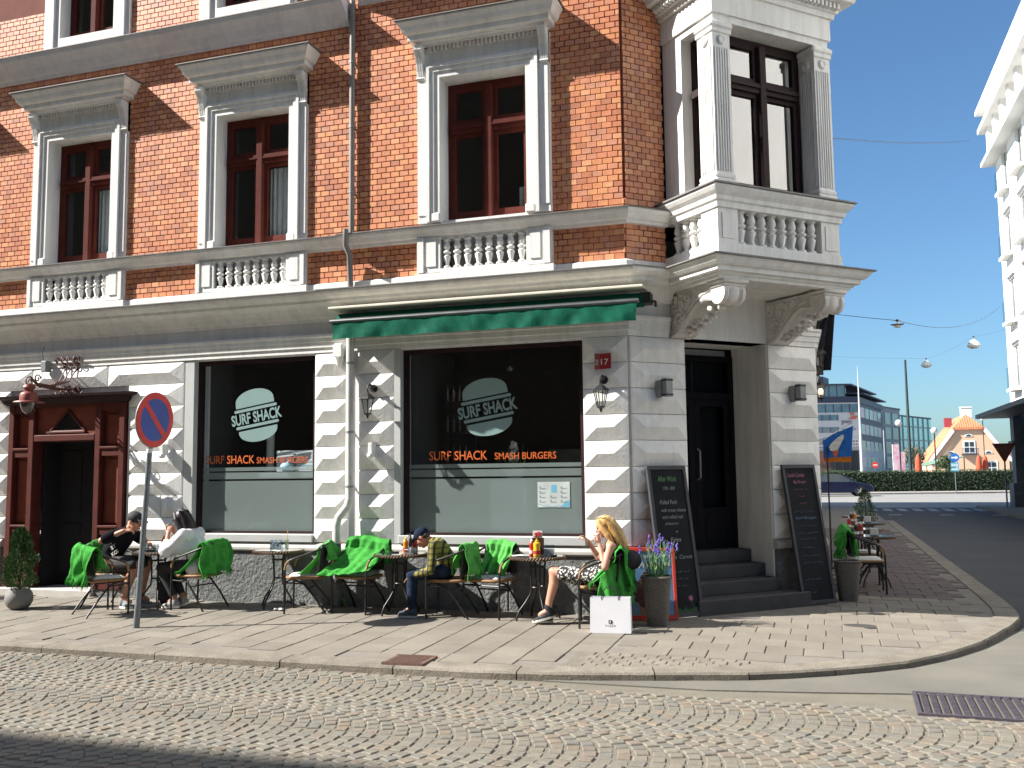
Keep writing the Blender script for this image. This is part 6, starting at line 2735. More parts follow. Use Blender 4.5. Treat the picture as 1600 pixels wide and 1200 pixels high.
    for s in (-1, 1):
        chain(h, [(.035, s * .058, .075), (.02, s * .082, .0), (-.02, s * .088, -.10), (-.05, s * .085, -.20)], [.030, .032, .036, .018])
        chain(h, [(.055, s * .035, .092), (.055, s * .066, .035), (.035, s * .080, -.04)], [.022, .018, .010])
    chain(h, [(-.08, 0, .02), (-.11, 0, -.10), (-.13, 0, -.24), (-.14, 0, -.30)], [.07, .080, .065, .03])
    hair = fuse(h, 'hair', hm, t, .008, 4)
    st = MB(Mh)
    r_ = random.Random(4)
    for q in range(120):
        an = r_.uniform(-2.6, 2.6)
        top = Vector((.01 + .05 * cos(an) * r_.uniform(.2, 1), .05 * sin(an), .128))
        m1 = Vector((-.03 + .098 * cos(an + pi), .094 * sin(an) * -1, .02)) if False else Vector((-.030 - .085 * abs(cos(an / 1.7)), .093 * sin(an), .01))
        ln = r_.uniform(-.16, -.31)
        m2 = Vector((-.055 - .075 * abs(cos(an / 1.7)), .088 * sin(an) + r_.uniform(-.012, .012), ln * .5))
        e = Vector((-.07 - .07 * abs(cos(an / 1.7)) + r_.uniform(-.02, .02), .075 * sin(an) + r_.uniform(-.02, .02), ln))
        st.tube([top, top.lerp(m1, .5) + Vector((-.01, .024 * sin(an), .035)), m1, m2, e], [.003, .006, .007, .006, .002], 4)
    st.build('hair_strands', hm2, hair)
    black_canvas = M('black_canvas_shoe', (.022, .022, .025), rough=.8)
    rubber = M('white_rubber', (.62, .60, .56), rough=.6)
    lace = M('white_lace', (.72, .7, .66))
    shoe(t, V(-.80, -.83, .135), (-1, -.14, 0), black_canvas, rubber, .93, True, .25, lace)
    shoe(t, V(-.83, -.775, .085), (-1, -.30, 0), black_canvas, rubber, .93, True, 0, lace)
    return t


# ---------------------------------------------------------------- the boy
def boy():
    O = Vector((-2.13, -.58, gz(-2.13, -.58)))
    t = thing('person', 'boy in a dark cap and yellow checked shirt sitting bent forward', 'person', O)
    V = lambda x, y, z: Vector((x, y, z)) - O
    b = MB()
    pel, mid, chest = V(-2.13, -.58, .53), V(-2.10, -.60, .66), V(-2.20, -.61, .80)
    capsule(b, pel + Vector((0, .065, 0)), pel + Vector((0, -.065, 0)), .09, .09)
    chain(b, [pel, mid, chest], [.095, .09, .095])
    nk, hc = V(-2.30, -.62, .875), V(-2.405, -.63, .905)
    chain(b, [chest + Vector((-.03, 0, .03)), nk, hc + Vector((.05, 0, -.01))], [.06, .045, .043])
    Mh = head(b, hc, (-.72, -.06, -.70), up=(-.7, 0, .7), k=.97)
    for s, el, wr in ((-1, V(-2.225, -.80, .545), V(-2.47, -.745, .475)), (1, V(-2.27, -.41, .56), V(-2.50, -.52, .49))):
        sh = chest + Vector((-.02, s * .135, .02))
        chain(b, [sh, el, wr], [.045, .036, .024])
        hand(b, wr, (-.9, -.12 * -s, -.42), (-.3, 0, -1), .88, .28, s)
    for s, kn, an in ((-1, V(-2.50, -.73, .475), V(-2.475, -.78, .085)), (1, V(-2.55, -.57, .465), V(-2.53, -.66, .085))):
        hp = pel + Vector((0, s * .08, -.01))
        chain(b, [hp, kn], [.075, .055])
        chain(b, [kn, kn.lerp(an, .35), an], [.052, .05, .035])
        capsule(b, an, an + Vector((-.09, 0, -.05)), .034, .028)
    fuse(b, 'body', M('boy_skin', (.44, .19, .12), (.38, .15, .095), rough=.55, world=False), t, .0075, 5)
    face(t, Mh)
    sm = bpy.data.materials.new('checked_shirt')
    sm.use_nodes = True
    nt = sm.node_tree
    pb = nt.nodes['Principled BSDF']
    pb.inputs['Roughness'].default_value = .9
    vec = nt.nodes.new('ShaderNodeTexCoord').outputs['Object']
    cols = []
    sep = nt.nodes.new('ShaderNodeSeparateXYZ')
    nt.links.new(vec, sep.inputs[0])
    facs = []
    for ax, sc in (('X', 95), ('Z', 95)):
        m1 = nt.nodes.new('ShaderNodeMath')
        m1.operation = 'MULTIPLY'
        m1.inputs[1].default_value = sc
        nt.links.new(sep.outputs[ax], m1.inputs[0])
        m2 = nt.nodes.new('ShaderNodeMath')
        m2.operation = 'SINE'
        nt.links.new(m1.outputs[0], m2.inputs[0])
        facs.append(ramp(nt, m2.outputs[0], [(.0, (0, 0, 0)), (.45, (1, 1, 1))], 'CONSTANT'))
    c1 = nmix(nt, (.21, .18, .035), (.04, .04, .018), facs[0])
    c2 = nmix(nt, (.085, .08, .025), (.018, .018, .015), facs[0])
    nt.links.new(nmix(nt, c1, c2, facs[1]), pb.inputs['Base Color'])
    s_ = MB()
    chain(s_, [pel + Vector((0, 0, .02)), mid, chest], [.115, .108, .112])
    capsule(s_, chest + Vector((-.01, .095, .01)), chest + Vector((-.01, -.095, .01)), .080, .080)
    chain(s_, [chest, nk + Vector((.03, 0, -.02))], [.085, .065])
    for s, el, wr in ((-1, V(-2.225, -.80, .545), V(-2.47, -.745, .475)), (1, V(-2.27, -.41, .56), V(-2.50, -.52, .49))):
        sh = chest + Vector((-.02, s * .135, .02))
        chain(s_, [sh, sh.lerp(el, .6) + Vector((.01, 0, 0)), el, el.lerp(wr, .5), el.lerp(wr, .86)], [.062, .058, .052, .047, .040])
    fuse(s_, 'shirt', sm, t, .009, 3)
    jm = M('dark_jeans', (.014, .021, .038), (.028, .042, .07), rough=.95, scale=14, bump=.4, bscale=60, world=False, spec=.05)
    j = MB()
    capsule(j, pel + Vector((0, .065, -.01)), pel + Vector((0, -.065, -.01)), .102, .102)
    for s, kn, an in ((-1, V(-2.50, -.73, .475), V(-2.475, -.78, .085)), (1, V(-2.55, -.57, .465), V(-2.53, -.66, .085))):
        hp = pel + Vector((0, s * .08, -.01))
        chain(j, [hp, hp.lerp(kn, .5), kn], [.09, .078, .066])
        chain(j, [kn, kn.lerp(an, .35), kn.lerp(an, .93)], [.063, .06, .050])
    fuse(j, 'jeans', jm, t, .009, 3)
    capm = M('navy_cap', (.014, .019, .034), (.02, .03, .05), rough=.95, scale=20, spec=.05, bump=.3, world=False)
    c = MB(Mh)
    c.ball((-.018, 0, .048), .104, .084, .082, 16, 12)
    c.ball((.075, 0, .062), .075, .066, .012, 14, 6, Euler((0, .30, 0)).to_matrix().to_4x4())
    cp_ = fuse(c, 'cap', capm, t, .007, 3)
    mb = MB(Mh)
    mb.tube([(.04, -.075, .055), (-.03, -.088, .045), (-.09, -.06, .03)], .003, 5)
    mb.build('cap_stitching', label_white, cp_)
    h = MB(Mh)
    h.ball((-.055, 0, -.012), .058, .070, .045, 12, 8)
    for s in (-1, 1):
        capsule(h, (.02, s * .070, .015), (.015, s * .070, -.02), .012, .008)
    fuse(h, 'hair', M('dark_hair', (.02, .013, .009), (.03, .02, .012), rough=.5, world=False), t, .008, 3)
    sn = M('dark_sneaker', (.028, .038, .048), (.05, .065, .075), rough=.8, scale=30)
    so = M('grey_rubber', (.42, .42, .42), rough=.7)
    shoe(t, V(-2.475, -.78, .085), (-1, -.12, 0), sn, so, .95, False, 0, so)
    shoe(t, V(-2.53, -.66, .085), (-1, -.06, 0), sn, so, .95, False, 0, so)
    return t


# ---------------------------------------------------------------- the woman in white
def woman_white():
    O = Vector((-5.50, -.68, gz(-5.5, -.68)))
    t = thing('person', 'dark haired woman with sunglasses and loose white blouse eating with both hands', 'person', O)
    V = lambda x, y, z: Vector((x, y, z)) - O
    b = MB()
    pel, mid, chest = V(-5.50, -.68, .53), V(-5.515, -.69, .70), V(-5.61, -.69, .88)
    capsule(b, pel + Vector((0, .075, 0)), pel + Vector((0, -.075, 0)), .11, .11)
    chain(b, [pel, mid, chest], [.11, .10, .105])
    nk, hc = V(-5.69, -.69, .99), V(-5.775, -.69, 1.115)
    chain(b, [chest + Vector((-.02, 0, .04)), nk, hc + Vector((.02, 0, -.03))], [.065, .048, .045])
    Mh = head(b, hc, (-.98, -.05, -.16), k=1.0)
    ARM = ((-1, V(-5.84, -.90, .76), V(-5.915, -.765, .935)), (1, V(-5.84, -.48, .77), V(-5.92, -.635, .94)))
    for s, el, wr in ARM:
        sh = chest + Vector((-.01, s * .16, .05))
        chain(b, [sh, el, wr], [.048, .038, .026])
        hand(b, wr, (-.05, -.35 * s, .9), (-.2, -s, .1), .93, .6, -s)
    for s, kn, an in ((-1, V(-6.0, -.77, .50), V(-5.80, -.76, .11)), (1, V(-6.02, -.58, .50), V(-5.74, -.66, .12))):
        hp = pel + Vector((0, s * .085, -.01))
        chain(b, [hp, kn], [.09, .062])
        chain(b, [kn, kn.lerp(an, .35), an], [.058, .055, .038])
        capsule(b, an, an + Vector((-.09, 0, -.05)), .034, .028)
    fuse(b, 'body', skin_tan, t, .0075, 5)
    face(t, Mh, True)
    bl = cloth('white_blouse_cloth', (.80, .79, .82), (.70, .69, .74), .2, .5, 22)
    s_ = MB()
    chain(s_, [pel + Vector((.01, 0, -.03)), mid + Vector((.03, 0, 0)), chest], [.150, .135, .128])
    capsule(s_, pel + Vector((.02, .09, -.03)), pel + Vector((.02, -.09, -.03)), .13, .13)
    capsule(s_, chest + Vector((0, .11, .03)), chest + Vector((0, -.11, .03)), .092, .092)
    chain(s_, [chest + Vector((0, 0, .03)), nk + Vector((.015, 0, -.015))], [.10, .072])
    for s, el, wr in ARM:
        sh = chest + Vector((-.01, s * .16, .05))
        chain(s_, [sh, sh.lerp(el, .55) + Vector((.02, 0, -.02)), el + Vector((.0, 0, -.035)), el.lerp(wr, .35)], [.078, .088, .088, .055])
        chain(s_, [mid + Vector((0, s * .06, .05)), sh.lerp(el, .7) + Vector((.03, 0, -.05))], [.10, .075])
    o = fuse(s_, 'blouse', bl, t, .010, 4)
    tx = bpy.data.textures.new('cloth_folds', 'CLOUDS')
    tx.noise_scale = .11
    md = o.modifiers.new('folds', 'DISPLACE')
    md.texture = tx
    md.strength = .020
    md.mid_level = .5
    j = MB()
    for s, kn, an in ((-1, V(-6.0, -.77, .50), V(-5.80, -.76, .11)), (1, V(-6.02, -.58, .50), V(-5.74, -.66, .12))):
        hp = pel + Vector((0, s * .085, -.01))
        chain(j, [hp, hp.lerp(kn, .5), kn], [.10, .088, .072])
        chain(j, [kn, kn.lerp(an, .35), kn.lerp(an, .86)], [.070, .064, .046])
    fuse(j, 'leggings', M('black_leggings', (.016, .016, .02), (.03, .03, .036), rough=.8, world=False), t, .009, 3)
    hm = M('black_hair', (.014, .010, .010), (.028, .020, .018), rough=.5, scale=60, world=False)
    h = MB(Mh)
    h.ball((-.022, 0, .038), .106, .090, .096, 16, 12)
    h.ball((-.06, 0, -.06), .068, .086, .10, 12, 10)
    for s in (-1, 1):
        chain(h, [(.045, s * .055, .075), (.02, s * .086, .0), (-.02, s * .092, -.10), (-.04, s * .09, -.18)], [.032, .034, .034, .02])
    chain(h, [(-.08, 0, .02), (-.11, 0, -.10), (-.14, 0, -.20), (-.17, 0, -.235)], [.07, .08, .06, .03])
    hair = fuse(h, 'hair', hm, t, .008, 4)
    st = MB(Mh)
    r_ = random.Random(8)
    for q in range(90):
        an = r_.uniform(-2.4, 2.4)
        top = Vector((.01, .05 * sin(an), .130))
        m1 = Vector((-.035 - .085 * abs(cos(an / 1.6)), .096 * sin(an), .01))
        ln = r_.uniform(-.16, -.25)
        e = Vector((-.08 - .07 * abs(cos(an / 1.6)) + r_.uniform(-.02, .02), .085 * sin(an) + r_.uniform(-.02, .02), ln))
        st.tube([top, top.lerp(m1, .5) + Vector((-.012, .026 * sin(an), .036)), m1, m1.lerp(e, .6), e], [.003, .006, .006, .005, .002], 4)
    st.build('hair_strands', hm, hair)
    sh_ = M('grey_sneaker', (.25, .24, .23), (.35, .34, .33), rough=.8, scale=30)
    shoe(t, V(-5.80, -.76, .085), (-1, -.25, 0), sh_, label_white, .95, False, 0, label_white)
    shoe(t, V(-5.74, -.66, .10), (-1, .1, 0), sh_, label_white, .95, False, .35, label_white)
    # the burger in her hands
    bg_ = thing('burger', 'burger held up in both hands by the woman in white', 'food', (-5.965, -.70, 1.035 + gz(-6, -.7)))
    mb = MB()
    mb.ball((0, 0, .012), .036, .036, .024, 12, 8)
    mb.build('bun_top', wicker_tan, bg_, smooth=60)
    mb = MB()
    mb.lathe([(.035, -.016), (.038, -.006), (.034, .004)], n=12)
    mb.build('patty', brown_pl, bg_)
    mb = MB()
    mb.lathe([(.026, -.034), (.034, -.026), (.034, -.016)], n=12)
    mb.build('bun_bottom', wicker_tan, bg_)
    return t


# ---------------------------------------------------------------- the man in black
def man_black():
    O = Vector((-6.78, -.76, gz(-6.78, -.76)))
    t = thing('person', 'man in a black cap and black printed tee shirt leaning over his plate to drink', 'person', O)
    V = lambda x, y, z: Vector((x, y, z)) - O
    b = MB()
    pel, mid, chest = V(-6.78, -.76, .54), V(-6.77, -.77, .70), V(-6.62, -.77, .88)
    capsule(b, pel + Vector((0, .08, 0)), pel + Vector((0, -.08, 0)), .115, .115)
    chain(b, [pel, mid, chest], [.12, .115, .12])
    nk, hc = V(-6.53, -.77, .975), V(-6.435, -.77, 1.085)
    chain(b, [chest + Vector((.03, 0, .03)), nk, hc + Vector((-.03, 0, -.02))], [.075, .056, .052])
    Mh = head(b, hc, (.93, -.05, -.30), k=1.03)
    # near arm raised, hand with the drink at the mouth
    AR = ((-1, V(-6.74, -1.02, .855), V(-6.47, -.94, .975)), (1, V(-6.48, -.50, .80), V(-6.33, -.60, .78)))
    for s, el, wr in AR:
        sh = chest + Vector((.0, -s * -.185, .04)) if False else chest + Vector((.0, s * .185, .04))
        chain(b, [sh, el, wr], [.056, .046, .031])
        if s < 0:
            hand(b, wr, (.75, .55, .12), (.2, .6, -.6), 1.0, .6, 1)
        else:
            hand(b, wr, (.8, -.2, -.35), (0, -.3, -1), 1.0, .3, -1)
    LG = ((-1, V(-6.32, -.86, .55), V(-6.50, -.87, .115)), (1, V(-6.33, -.63, .55), V(-6.42, -.63, .115)))
    for s, kn, an in LG:
        hp = pel + Vector((0, s * .095, -.01))
        chain(b, [hp, kn], [.10, .066])
        chain(b, [kn, kn.lerp(an, .35) + Vector((-.015, 0, 0)), an], [.060, .062, .040])
        capsule(b, an, an + Vector((.1, 0, -.05)), .036, .03)
    fuse(b, 'body', skin_mat, t, .0075, 5)
    face(t, Mh)
    tm = M('black_tee_cloth', (.010, .010, .013), (.016, .016, .02), spec=.05, rough=.95, scale=8, bump=.4, bscale=25, world=False)
    s_ = MB()
    chain(s_, [pel + Vector((-.01, 0, .02)), mid + Vector((-.01, 0, 0)), chest], [.138, .135, .138])
    capsule(s_, pel + Vector((-.01, .07, .02)), pel + Vector((-.01, -.07, .02)), .130, .130)
    capsule(s_, chest + Vector((0, .13, .025)), chest + Vector((0, -.13, .025)), .098, .098)
    chain(s_, [chest, nk + Vector((-.02, 0, -.015))], [.11, .078])
    for s, el, wr in AR:
        sh = chest + Vector((.0, s * .185, .04))
        chain(s_, [sh, sh.lerp(el, .62)], [.078, .074])
    fuse(s_, 'tee_shirt', tm, t, .009, 4)
    pr = MB()
    Mp = T(-6.66 - O.x, -.914 - O.y, .66 - O.z, ry=-.60)
    for q, (s, w) in enumerate((('KOI', .10), ('ST', .08), ('RIK', .11))):
        text_mesh('shirt_print', s, w, .052, label_white, t, Mp @ T(.0 + q * .035, -.006 - .002 * q, -.02 + q * .075, rz=.15), bold=.02)
    j = MB()
    capsule(j, pel + Vector((0, .08, -.01)), pel + Vector((0, -.08, -.01)), .125, .125)
    for s, kn, an in LG:
        hp = pel + Vector((0, s * .095, -.01))
        chain(j, [hp, hp.lerp(kn, .5), hp.lerp(kn, .92)], [.112, .105, .092])
    fuse(j, 'shorts', M('dark_shorts', (.03, .028, .03), (.05, .045, .045), rough=.9, world=False), t, .010, 3)
    cm = M('black_cap_cloth', (.014, .014, .017), (.03, .03, .035), rough=.8, scale=20, world=False)
    c = MB(Mh)
    c.ball((-.016, 0, .050), .108, .088, .084, 16, 12)
    c.ball((.112, 0, .050), .085, .072, .010, 14, 6, Euler((0, .10, 0)).to_matrix().to_4x4())
    fuse(c, 'cap', cm, t, .007, 3)
    sn = M('grey_trainer', (.16, .17, .18), (.28, .29, .30), rough=.8, scale=30)
    shoe(t, V(-6.50, -.87, .085), (1, -.25, 0), sn, label_white, 1.05, False, 0, label_white)
    shoe(t, V(-6.42, -.63, .085), (1, .0, 0), sn, label_white, 1.05, False, 0, label_white)
    return t


blonde()
boy()
woman_white()
man_black()
t = thing('backpack', 'dark backpack with blue trim standing under the couple\'s table', 'backpack', (-6.02, -.62, gz(-6.02, -.62)))
mb = MB()
mb.ball((0, 0, .20), .14, .11, .20, 14, 10)
mb.build('bag_body', M('dark_nylon', (.014, .014, .017), rough=.7), t, smooth=60)
mb = MB()
mb.tube([(-.10, -.09, .34), (0, -.115, .36), (.09, -.09, .33), (.11, -.06, .28)], .018, 7)
mb.build('blue_trim', M('blue_trim', (.05, .14, .26), (.2, .3, .4), rough=.7, scale=30), t)
t = thing('dark_bag', 'black bag hanging on the back of the blonde woman\'s chair', 'bag', (.10, -.62, gz(0, -.6) + .56))
mb = MB()
mb.ball((0, 0, .14), .12, .16, .11, 14, 10)
mb.build('bag_body', M('dark_nylon', (.014, .014, .017), rough=.7), t, smooth=60)
mb = MB()
mb.tube([(-.10, -.1, .16), (-.13, -.08, .24), (-.10, .0, .29), (-.06, .1, .22)], .01, 6)
mb.build('strap', black_metal, t)
# ================================================================ the side street and what lies beyond
white_wall = M('white_render', (.80, .79, .76), (.74, .73, .70), rough=.8, scale=.8)
win_glass = glass('far_glass', (.25, .3, .33), .25)
dark_glass = M('dark_window_glass', (.03, .045, .055), rough=.08, spec=.8)
teal_glass = M('teal_curtain_glass', (.42, .70, .70), (.5, .76, .74), rough=.18, spec=.9, scale=.15, metal=.55)
pale_glass = M('pale_strip_glass', (.16, .27, .31), (.10, .17, .20), rough=.1, spec=.9, scale=.5)

balc_mat = glass('balcony_glass', (.90, .92, .92), .03, k=.05)
# white apartment house on the right
WH = thing('apartment_house', 'tall sunlit white apartment house at the right edge with french balconies', 'building', (10.2, 36, 0), -pi / 2)
LX = 40.0
mb = MB()
hl = []
for k in range(4):
    for c_ in range(5):
        x0 = 1.35 + c_ * 3.2
        hl.append((x0, x0 + 1.35, 5.15 + 2.9 * k, 6.95 + 2.9 * k))
wall_holes(mb, 0, LX, 4.1, 15.6, hl, 0, .3)
mb.box(0, .3, .3, 12, 4.1, 15.6)
mb.box(LX - .3, LX, .3, 12, 4.1, 15.6)
mb.build('wall', white_wall, WH)
mb = MB()
mb.box(-.55, LX + .5, -.55, 12, 15.6, 15.78)
mb.box(-.6, LX + .5, -.6, 12, 17.2, 17.42)
mb.box(-.65, LX + .5, -.65, 12, 18.1, 18.32)
mb.box(-.2, LX, -.2, 12, 17.42, 18.1)
mb.build('roof', white_wall, WH)
mb = MB()
mb.box(.9, LX - 1, .8, 11, 15.78, 17.2)
mb.build('attic_wall', white_wall, WH)
for k in range(9):
    mb = MB()
    mb.box(.1 + k * 1.7, .5 + k * 1.7, -.35, .05, 15.78, 17.2)
    mb.build('attic_pillar', white_wall, WH)
for (x0, x1, z0, z1) in hl:
    mb = MB()
    for a, b in ((x0, x0 + .07), ((x0 + x1) / 2 - .05, (x0 + x1) / 2 + .05), (x1 - .07, x1)):
        mb.box(a, b, .08, .16, z0, z1)
    mb.box(x0 + .07, x1 - .07, .081, .159, z1 - .08, z1)
    mb.box(x0 - .12, x1 + .12, -.10, .0, z1 + .10, z1 + .22)
    mb.box(x0 - .12, x1 + .12, -.32, .0, z0 - .2, z0 - .06)
    w = mb.build('window', white_wall, WH)
    mb = MB()
    mb.box(x0 + .05, x1 - .05, .12, .13, z0, z1)
    mb.build('pane', dark_glass, w)
    mb = MB()
    mb.box(x0 - .06, x1 + .06, -.31, -.295, z0 - .06, z0 + .85)
    mb.box(x0 - .06, x0 - .045, -.295, 0, z0 - .06, z0 + .85)
    mb.box(x1 + .045, x1 + .06, -.295, 0, z0 - .06, z0 + .85)
    mb.build('balcony_glass', balc_mat, w)
slate = M('slate_blue_paint', (.10, .115, .13), (.07, .08, .095), rough=.6)
mb = MB()
mb.box(-.8, LX, -1.35, .3, 3.92, 4.1)
mb.build('canopy', slate, WH)
for k in range(10):
    mb = MB()
    mb.box(.15 + k * 3.9, .95 + k * 3.9, -.1, .7, .0, 3.92)
    mb.box(.0 + k * 3.9, 1.1 + k * 3.9, -.25, .85, -.1, 1.0)
    mb.box(.05 + k * 3.9, 1.05 + k * 3.9, -.2, .8, 2.7, 2.85)
    mb.build('pillar', slate, WH)
mb = MB()
mb.box(.5, LX, .9, 1.1, 0, 3.92)
mb.build('shop_front', dark_glass, WH)

# the house opposite, behind the viewer, whose eaves shade the near road
OP = thing('opposite_house', 'tall house across the street whose shadow falls on the near corner of the road', 'building', (-20, -15, 0))
mb = MB()
mb.box(-40, 30, -10, 0, -.2, 20.3)
mb.build('wall', M('ochre_render', (.34, .27, .19), (.30, .24, .17), rough=.85, scale=.5), OP)
mb = MB()
mb.prism_yz([(.2, 20.3), (.2, 20.48), (-5, 22.2), (-10.2, 20.5), (-10.2, 20.3)], -40.2, 30.2)
mb.build('roof', zinc, OP)

# hedge beyond the crossing road
hedge_leaf = M('hedge_leaf', (.035, .06, .02), rough=.6, scale=2, tones=('attr', [(.02, .04, .015), (.03, .055, .02), (.045, .08, .025), (.06, .10, .03), (.085, .12, .04)]))
t = thing('hedge', 'long clipped dark green hedge across the far side of the crossing road', 'hedge', (2.2, 60.9, 0), atan2(4.2, 12.9))
mb = MB()
mb.bbox(-14, 24, .2, 1.1, -.2, 1.48, .1)
mb.build('branches', M('hedge_core', (.012, .018, .008), rough=.95), t)
mb = MB()
r_ = random.Random(6)
for q in range(15000):
    x = r_.uniform(-14, 24)
    if r_.random() < .6:
        p = Vector((x, r_.uniform(-.02, .22), r_.uniform(-.1, 1.55)))
        nrm = Vector((r_.uniform(-.6, .6), -1, r_.uniform(-.4, .9)))
    else:
        p = Vector((x, r_.uniform(.05, 1.15), r_.uniform(1.42, 1.62) + .03 * sin(x * 1.3)))
        nrm = Vector((r_.uniform(-.6, .6), r_.uniform(-.6, .3), 1))
    nrm.normalize()
    a = nrm.cross(Vector((r_.uniform(-1, 1), r_.uniform(-1, 1), r_.uniform(-1, 1)))).normalized() * r_.uniform(.04, .09)
    b = nrm.cross(a).normalized() * r_.uniform(.025, .05)
    mb.t = r_.random() * (.75 if p.z < 1.3 else 1.0)
    mb.add([p - a, p + b, p + a, p - b], [(0, 1, 2, 3)])
mb.build('leaves', hedge_leaf, t, fix=False)
mb = MB()
mb.M = T(2.2, 60.9, 0, rz=atan2(4.2, 12.9))
mb.box(-30, 40, -3.9, -.1, -.16, .09)
struct(mb.build('far_kerb', M('far_paving', (.33, .30, .27), (.27, .25, .22), rough=.9), None))
mb = MB()
mb.M = T(2.2, 60.9, 0, rz=atan2(4.2, 12.9))
mb.box(-60, 60, 1.6, 60, -.16, .05)
struct(mb.build('square', M('square_paving', (.28, .25, .23), (.22, .2, .18), rough=.9), None))


def make_car(label, paint, loc, rz):
    t = thing('parked_car', label, 'car', loc, rz)
    body = [(2.12, .30), (2.16, .48), (2.10, .62), (1.95, .72), (1.35, .86), (1.05, .92), (-1.7, .96), (-2.05, .92), (-2.16, .70), (-2.18, .45), (-2.10, .28), (-1.72, .24), (-1.05, .22), (1.0, .22), (1.70, .24)]
    mb = MB()
    n = len(body)
    rows = [(-.86, .93), (-.80, 1.0), (.80, 1.0), (.86, .93)]
    vs = []
    for y, k in rows:
        for x, z in body:
            vs.append((x * (.985 if k < 1 else 1), y, .55 + (z - .55) * k))
    fs = [tuple(range(n)), tuple(range(3 * n, 4 * n))]
    for i in range(3):
        for j in range(n):
            l = (j + 1) % n
            fs.append((i * n + j, i * n + l, (i + 1) * n + l, (i + 1) * n + j))
    mb.add(vs, fs)
    mb.build('body', paint, t, smooth=35)
    gh_ = [(1.05, .90), (.30, 1.36), (-.10, 1.43), (-1.35, 1.42), (-1.75, 1.32), (-2.05, .93)]
    mb = MB()
    m_ = len(gh_)
    vs = [(x, -.80 + (z - .9) * .32, z) for x, z in gh_] + [(x, .80 - (z - .9) * .32, z) for x, z in gh_]
    mb.add(vs, [tuple(range(m_)), tuple(range(m_, 2 * m_))] + [(i, (i + 1) % m_, (i + 1) % m_ + m_, i + m_) for i in range(m_)])
    mb.build('windows', dark_glass, t)
    mb = MB()
    rf = [(.30, 1.365), (-.10, 1.435), (-1.35, 1.428), (-1.75, 1.33)]
    for s in (-1, 1):
        for a, b in (((1.07, .90), (.30, 1.36)), ((-.62, .93), (-.55, 1.42)), ((-1.45, .95), (-1.38, 1.41)), ((-2.05, .93), (-1.75, 1.32))):
            mb.tube([(a[0], s * (.805 - (a[1] - .9) * .32), a[1]), (b[0], s * (.81 - (b[1] - .9) * .32), b[1])], .035, 5)
    for i in range(3):
        a, b = rf[i], rf[i + 1]
        w0, w1 = .80 - (a[1] - .9) * .30, .80 - (b[1] - .9) * .30
        mb.add([(a[0], -w0, a[1] + .01), (b[0], -w1, b[1] + .01), (b[0], w1, b[1] + .01), (a[0], w0, a[1] + .01)], [(0, 1, 2, 3)])
    mb.build('roof', paint, t)
    for x in (1.32, -1.32):
        for s in (-1, 1):
            mb = MB()
            mb.lathe([(.20, -.10), (.31, -.10), (.325, -.06), (.325, .06), (.31, .10), (.20, .10)], (x, s * .78, .325), 24, axis='y')
            w = mb.build('wheel', M('tyre', (.015, .015, .015), rough=.8), t, smooth=40)
            mb = MB()
            mb.lathe([(.02, .0), (.205, .0), (.215, .03)], (x, s * .80 - .08 * (s < 0) + .02, .325), 20, axis='y')
            for k in range(5):
                a = k * 2 * pi / 5
                mb.tube([(x, s * .895, .325), (x + .2 * cos(a), s * .885, .325 + .2 * sin(a))], .03, 5)
            mb.build('rim', grey_metal, w)
    for s in (-1, 1):
        mb = MB()
        mb.ball((2.02, s * .62, .66), .10, .17, .06, 10, 6)
        mb.build('headlight', jar_glass, t)
        mb = MB()
        mb.ball((-2.12, s * .66, .76), .05, .14, .09, 8, 6)
        mb.build('tail_light', red_label, t)
        mb = MB()
        mb.ball((.72, s * .94, .98), .07, .09, .06, 8, 6)
        mb.build('mirror', paint, t)
    return t


make_car('dark blue estate car stopped in front of the hedge', M('blue_car_paint', (.007, .011, .040), rough=.22, coat=.6), (2.85, 53.9, -.01), radians(8))
make_car('silver car half hidden by the dark pillar at the right edge', M('silver_car_paint', (.35, .36, .37), rough=.25, coat=.5, metal=.3), (15.0, 50.0, -.01), radians(14))


def pole_thing(name, lab, cat, loc, h, r, mat=galv, group=None, taper=1.0):
    t = thing(name, lab, cat, loc, 0, group)
    mb = MB()
    mb.tube([(0, 0, -.2), (0, 0, h)], [r, r * taper], 8)
    mb.build('pole', mat, t, smooth=50)
    return t


t = pole_thing('give_way_sign', 'back of a red brown give way triangle at the end of the street', 'traffic sign', (9.5, 34.0, -.12), 2.8, .035)
mb = MB()
mb.prism([(-.46, 2.84), (.46, 2.84), (.04, 2.06), (-.04, 2.06)], -.045, -.035)
mb.build('triangle_plate', M('rusty_red_plate', (.14, .045, .03), (.10, .035, .025), rough=.6), t)
t = pole_thing('parking_sign', 'round blue direction sign with a plate below it, in front of the hedge', 'traffic sign', (10.58, 59.5, 0), 2.75, .03)
mb = MB()
mb.lathe([(.30, 0), (.30, .02)], (0, -.06, 2.42), 24, axis='y')
mb.build('disc', M('bright_blue', (.03, .16, .50), rough=.4), t)
mb = MB()
mb.box(-.2, .2, -.066, -.061, 2.37, 2.47)
mb.prism([(.06, 2.30), (.24, 2.42), (.06, 2.54)], -.067, -.0615)
mb.build('arrow', label_white, t)
mb = MB()
mb.box(-.26, .26, -.06, -.045, 1.78, 2.08)
mb.box(-.26, .26, -.06, -.045, 1.5, 1.74)
mb.build('plate', M('plate_cyan', (.16, .42, .55), rough=.5), t)
mb = MB()
mb.box(-.2, .2, -.066, -.061, 1.88, 1.95)
mb.box(-.2, .2, -.066, -.061, 1.60, 1.66)
mb.build('plate_lines', label_white, t)
t = pole_thing('no_entry_sign', 'small red no entry sign above the hedge', 'traffic sign', (6.1, 71.5, 0), 2.4, .03)
mb = MB()
mb.lathe([(.25, 0), (.25, .02)], (0, -.06, 2.05), 24, axis='y')
mb.build('disc', red_fr, t)
mb = MB()
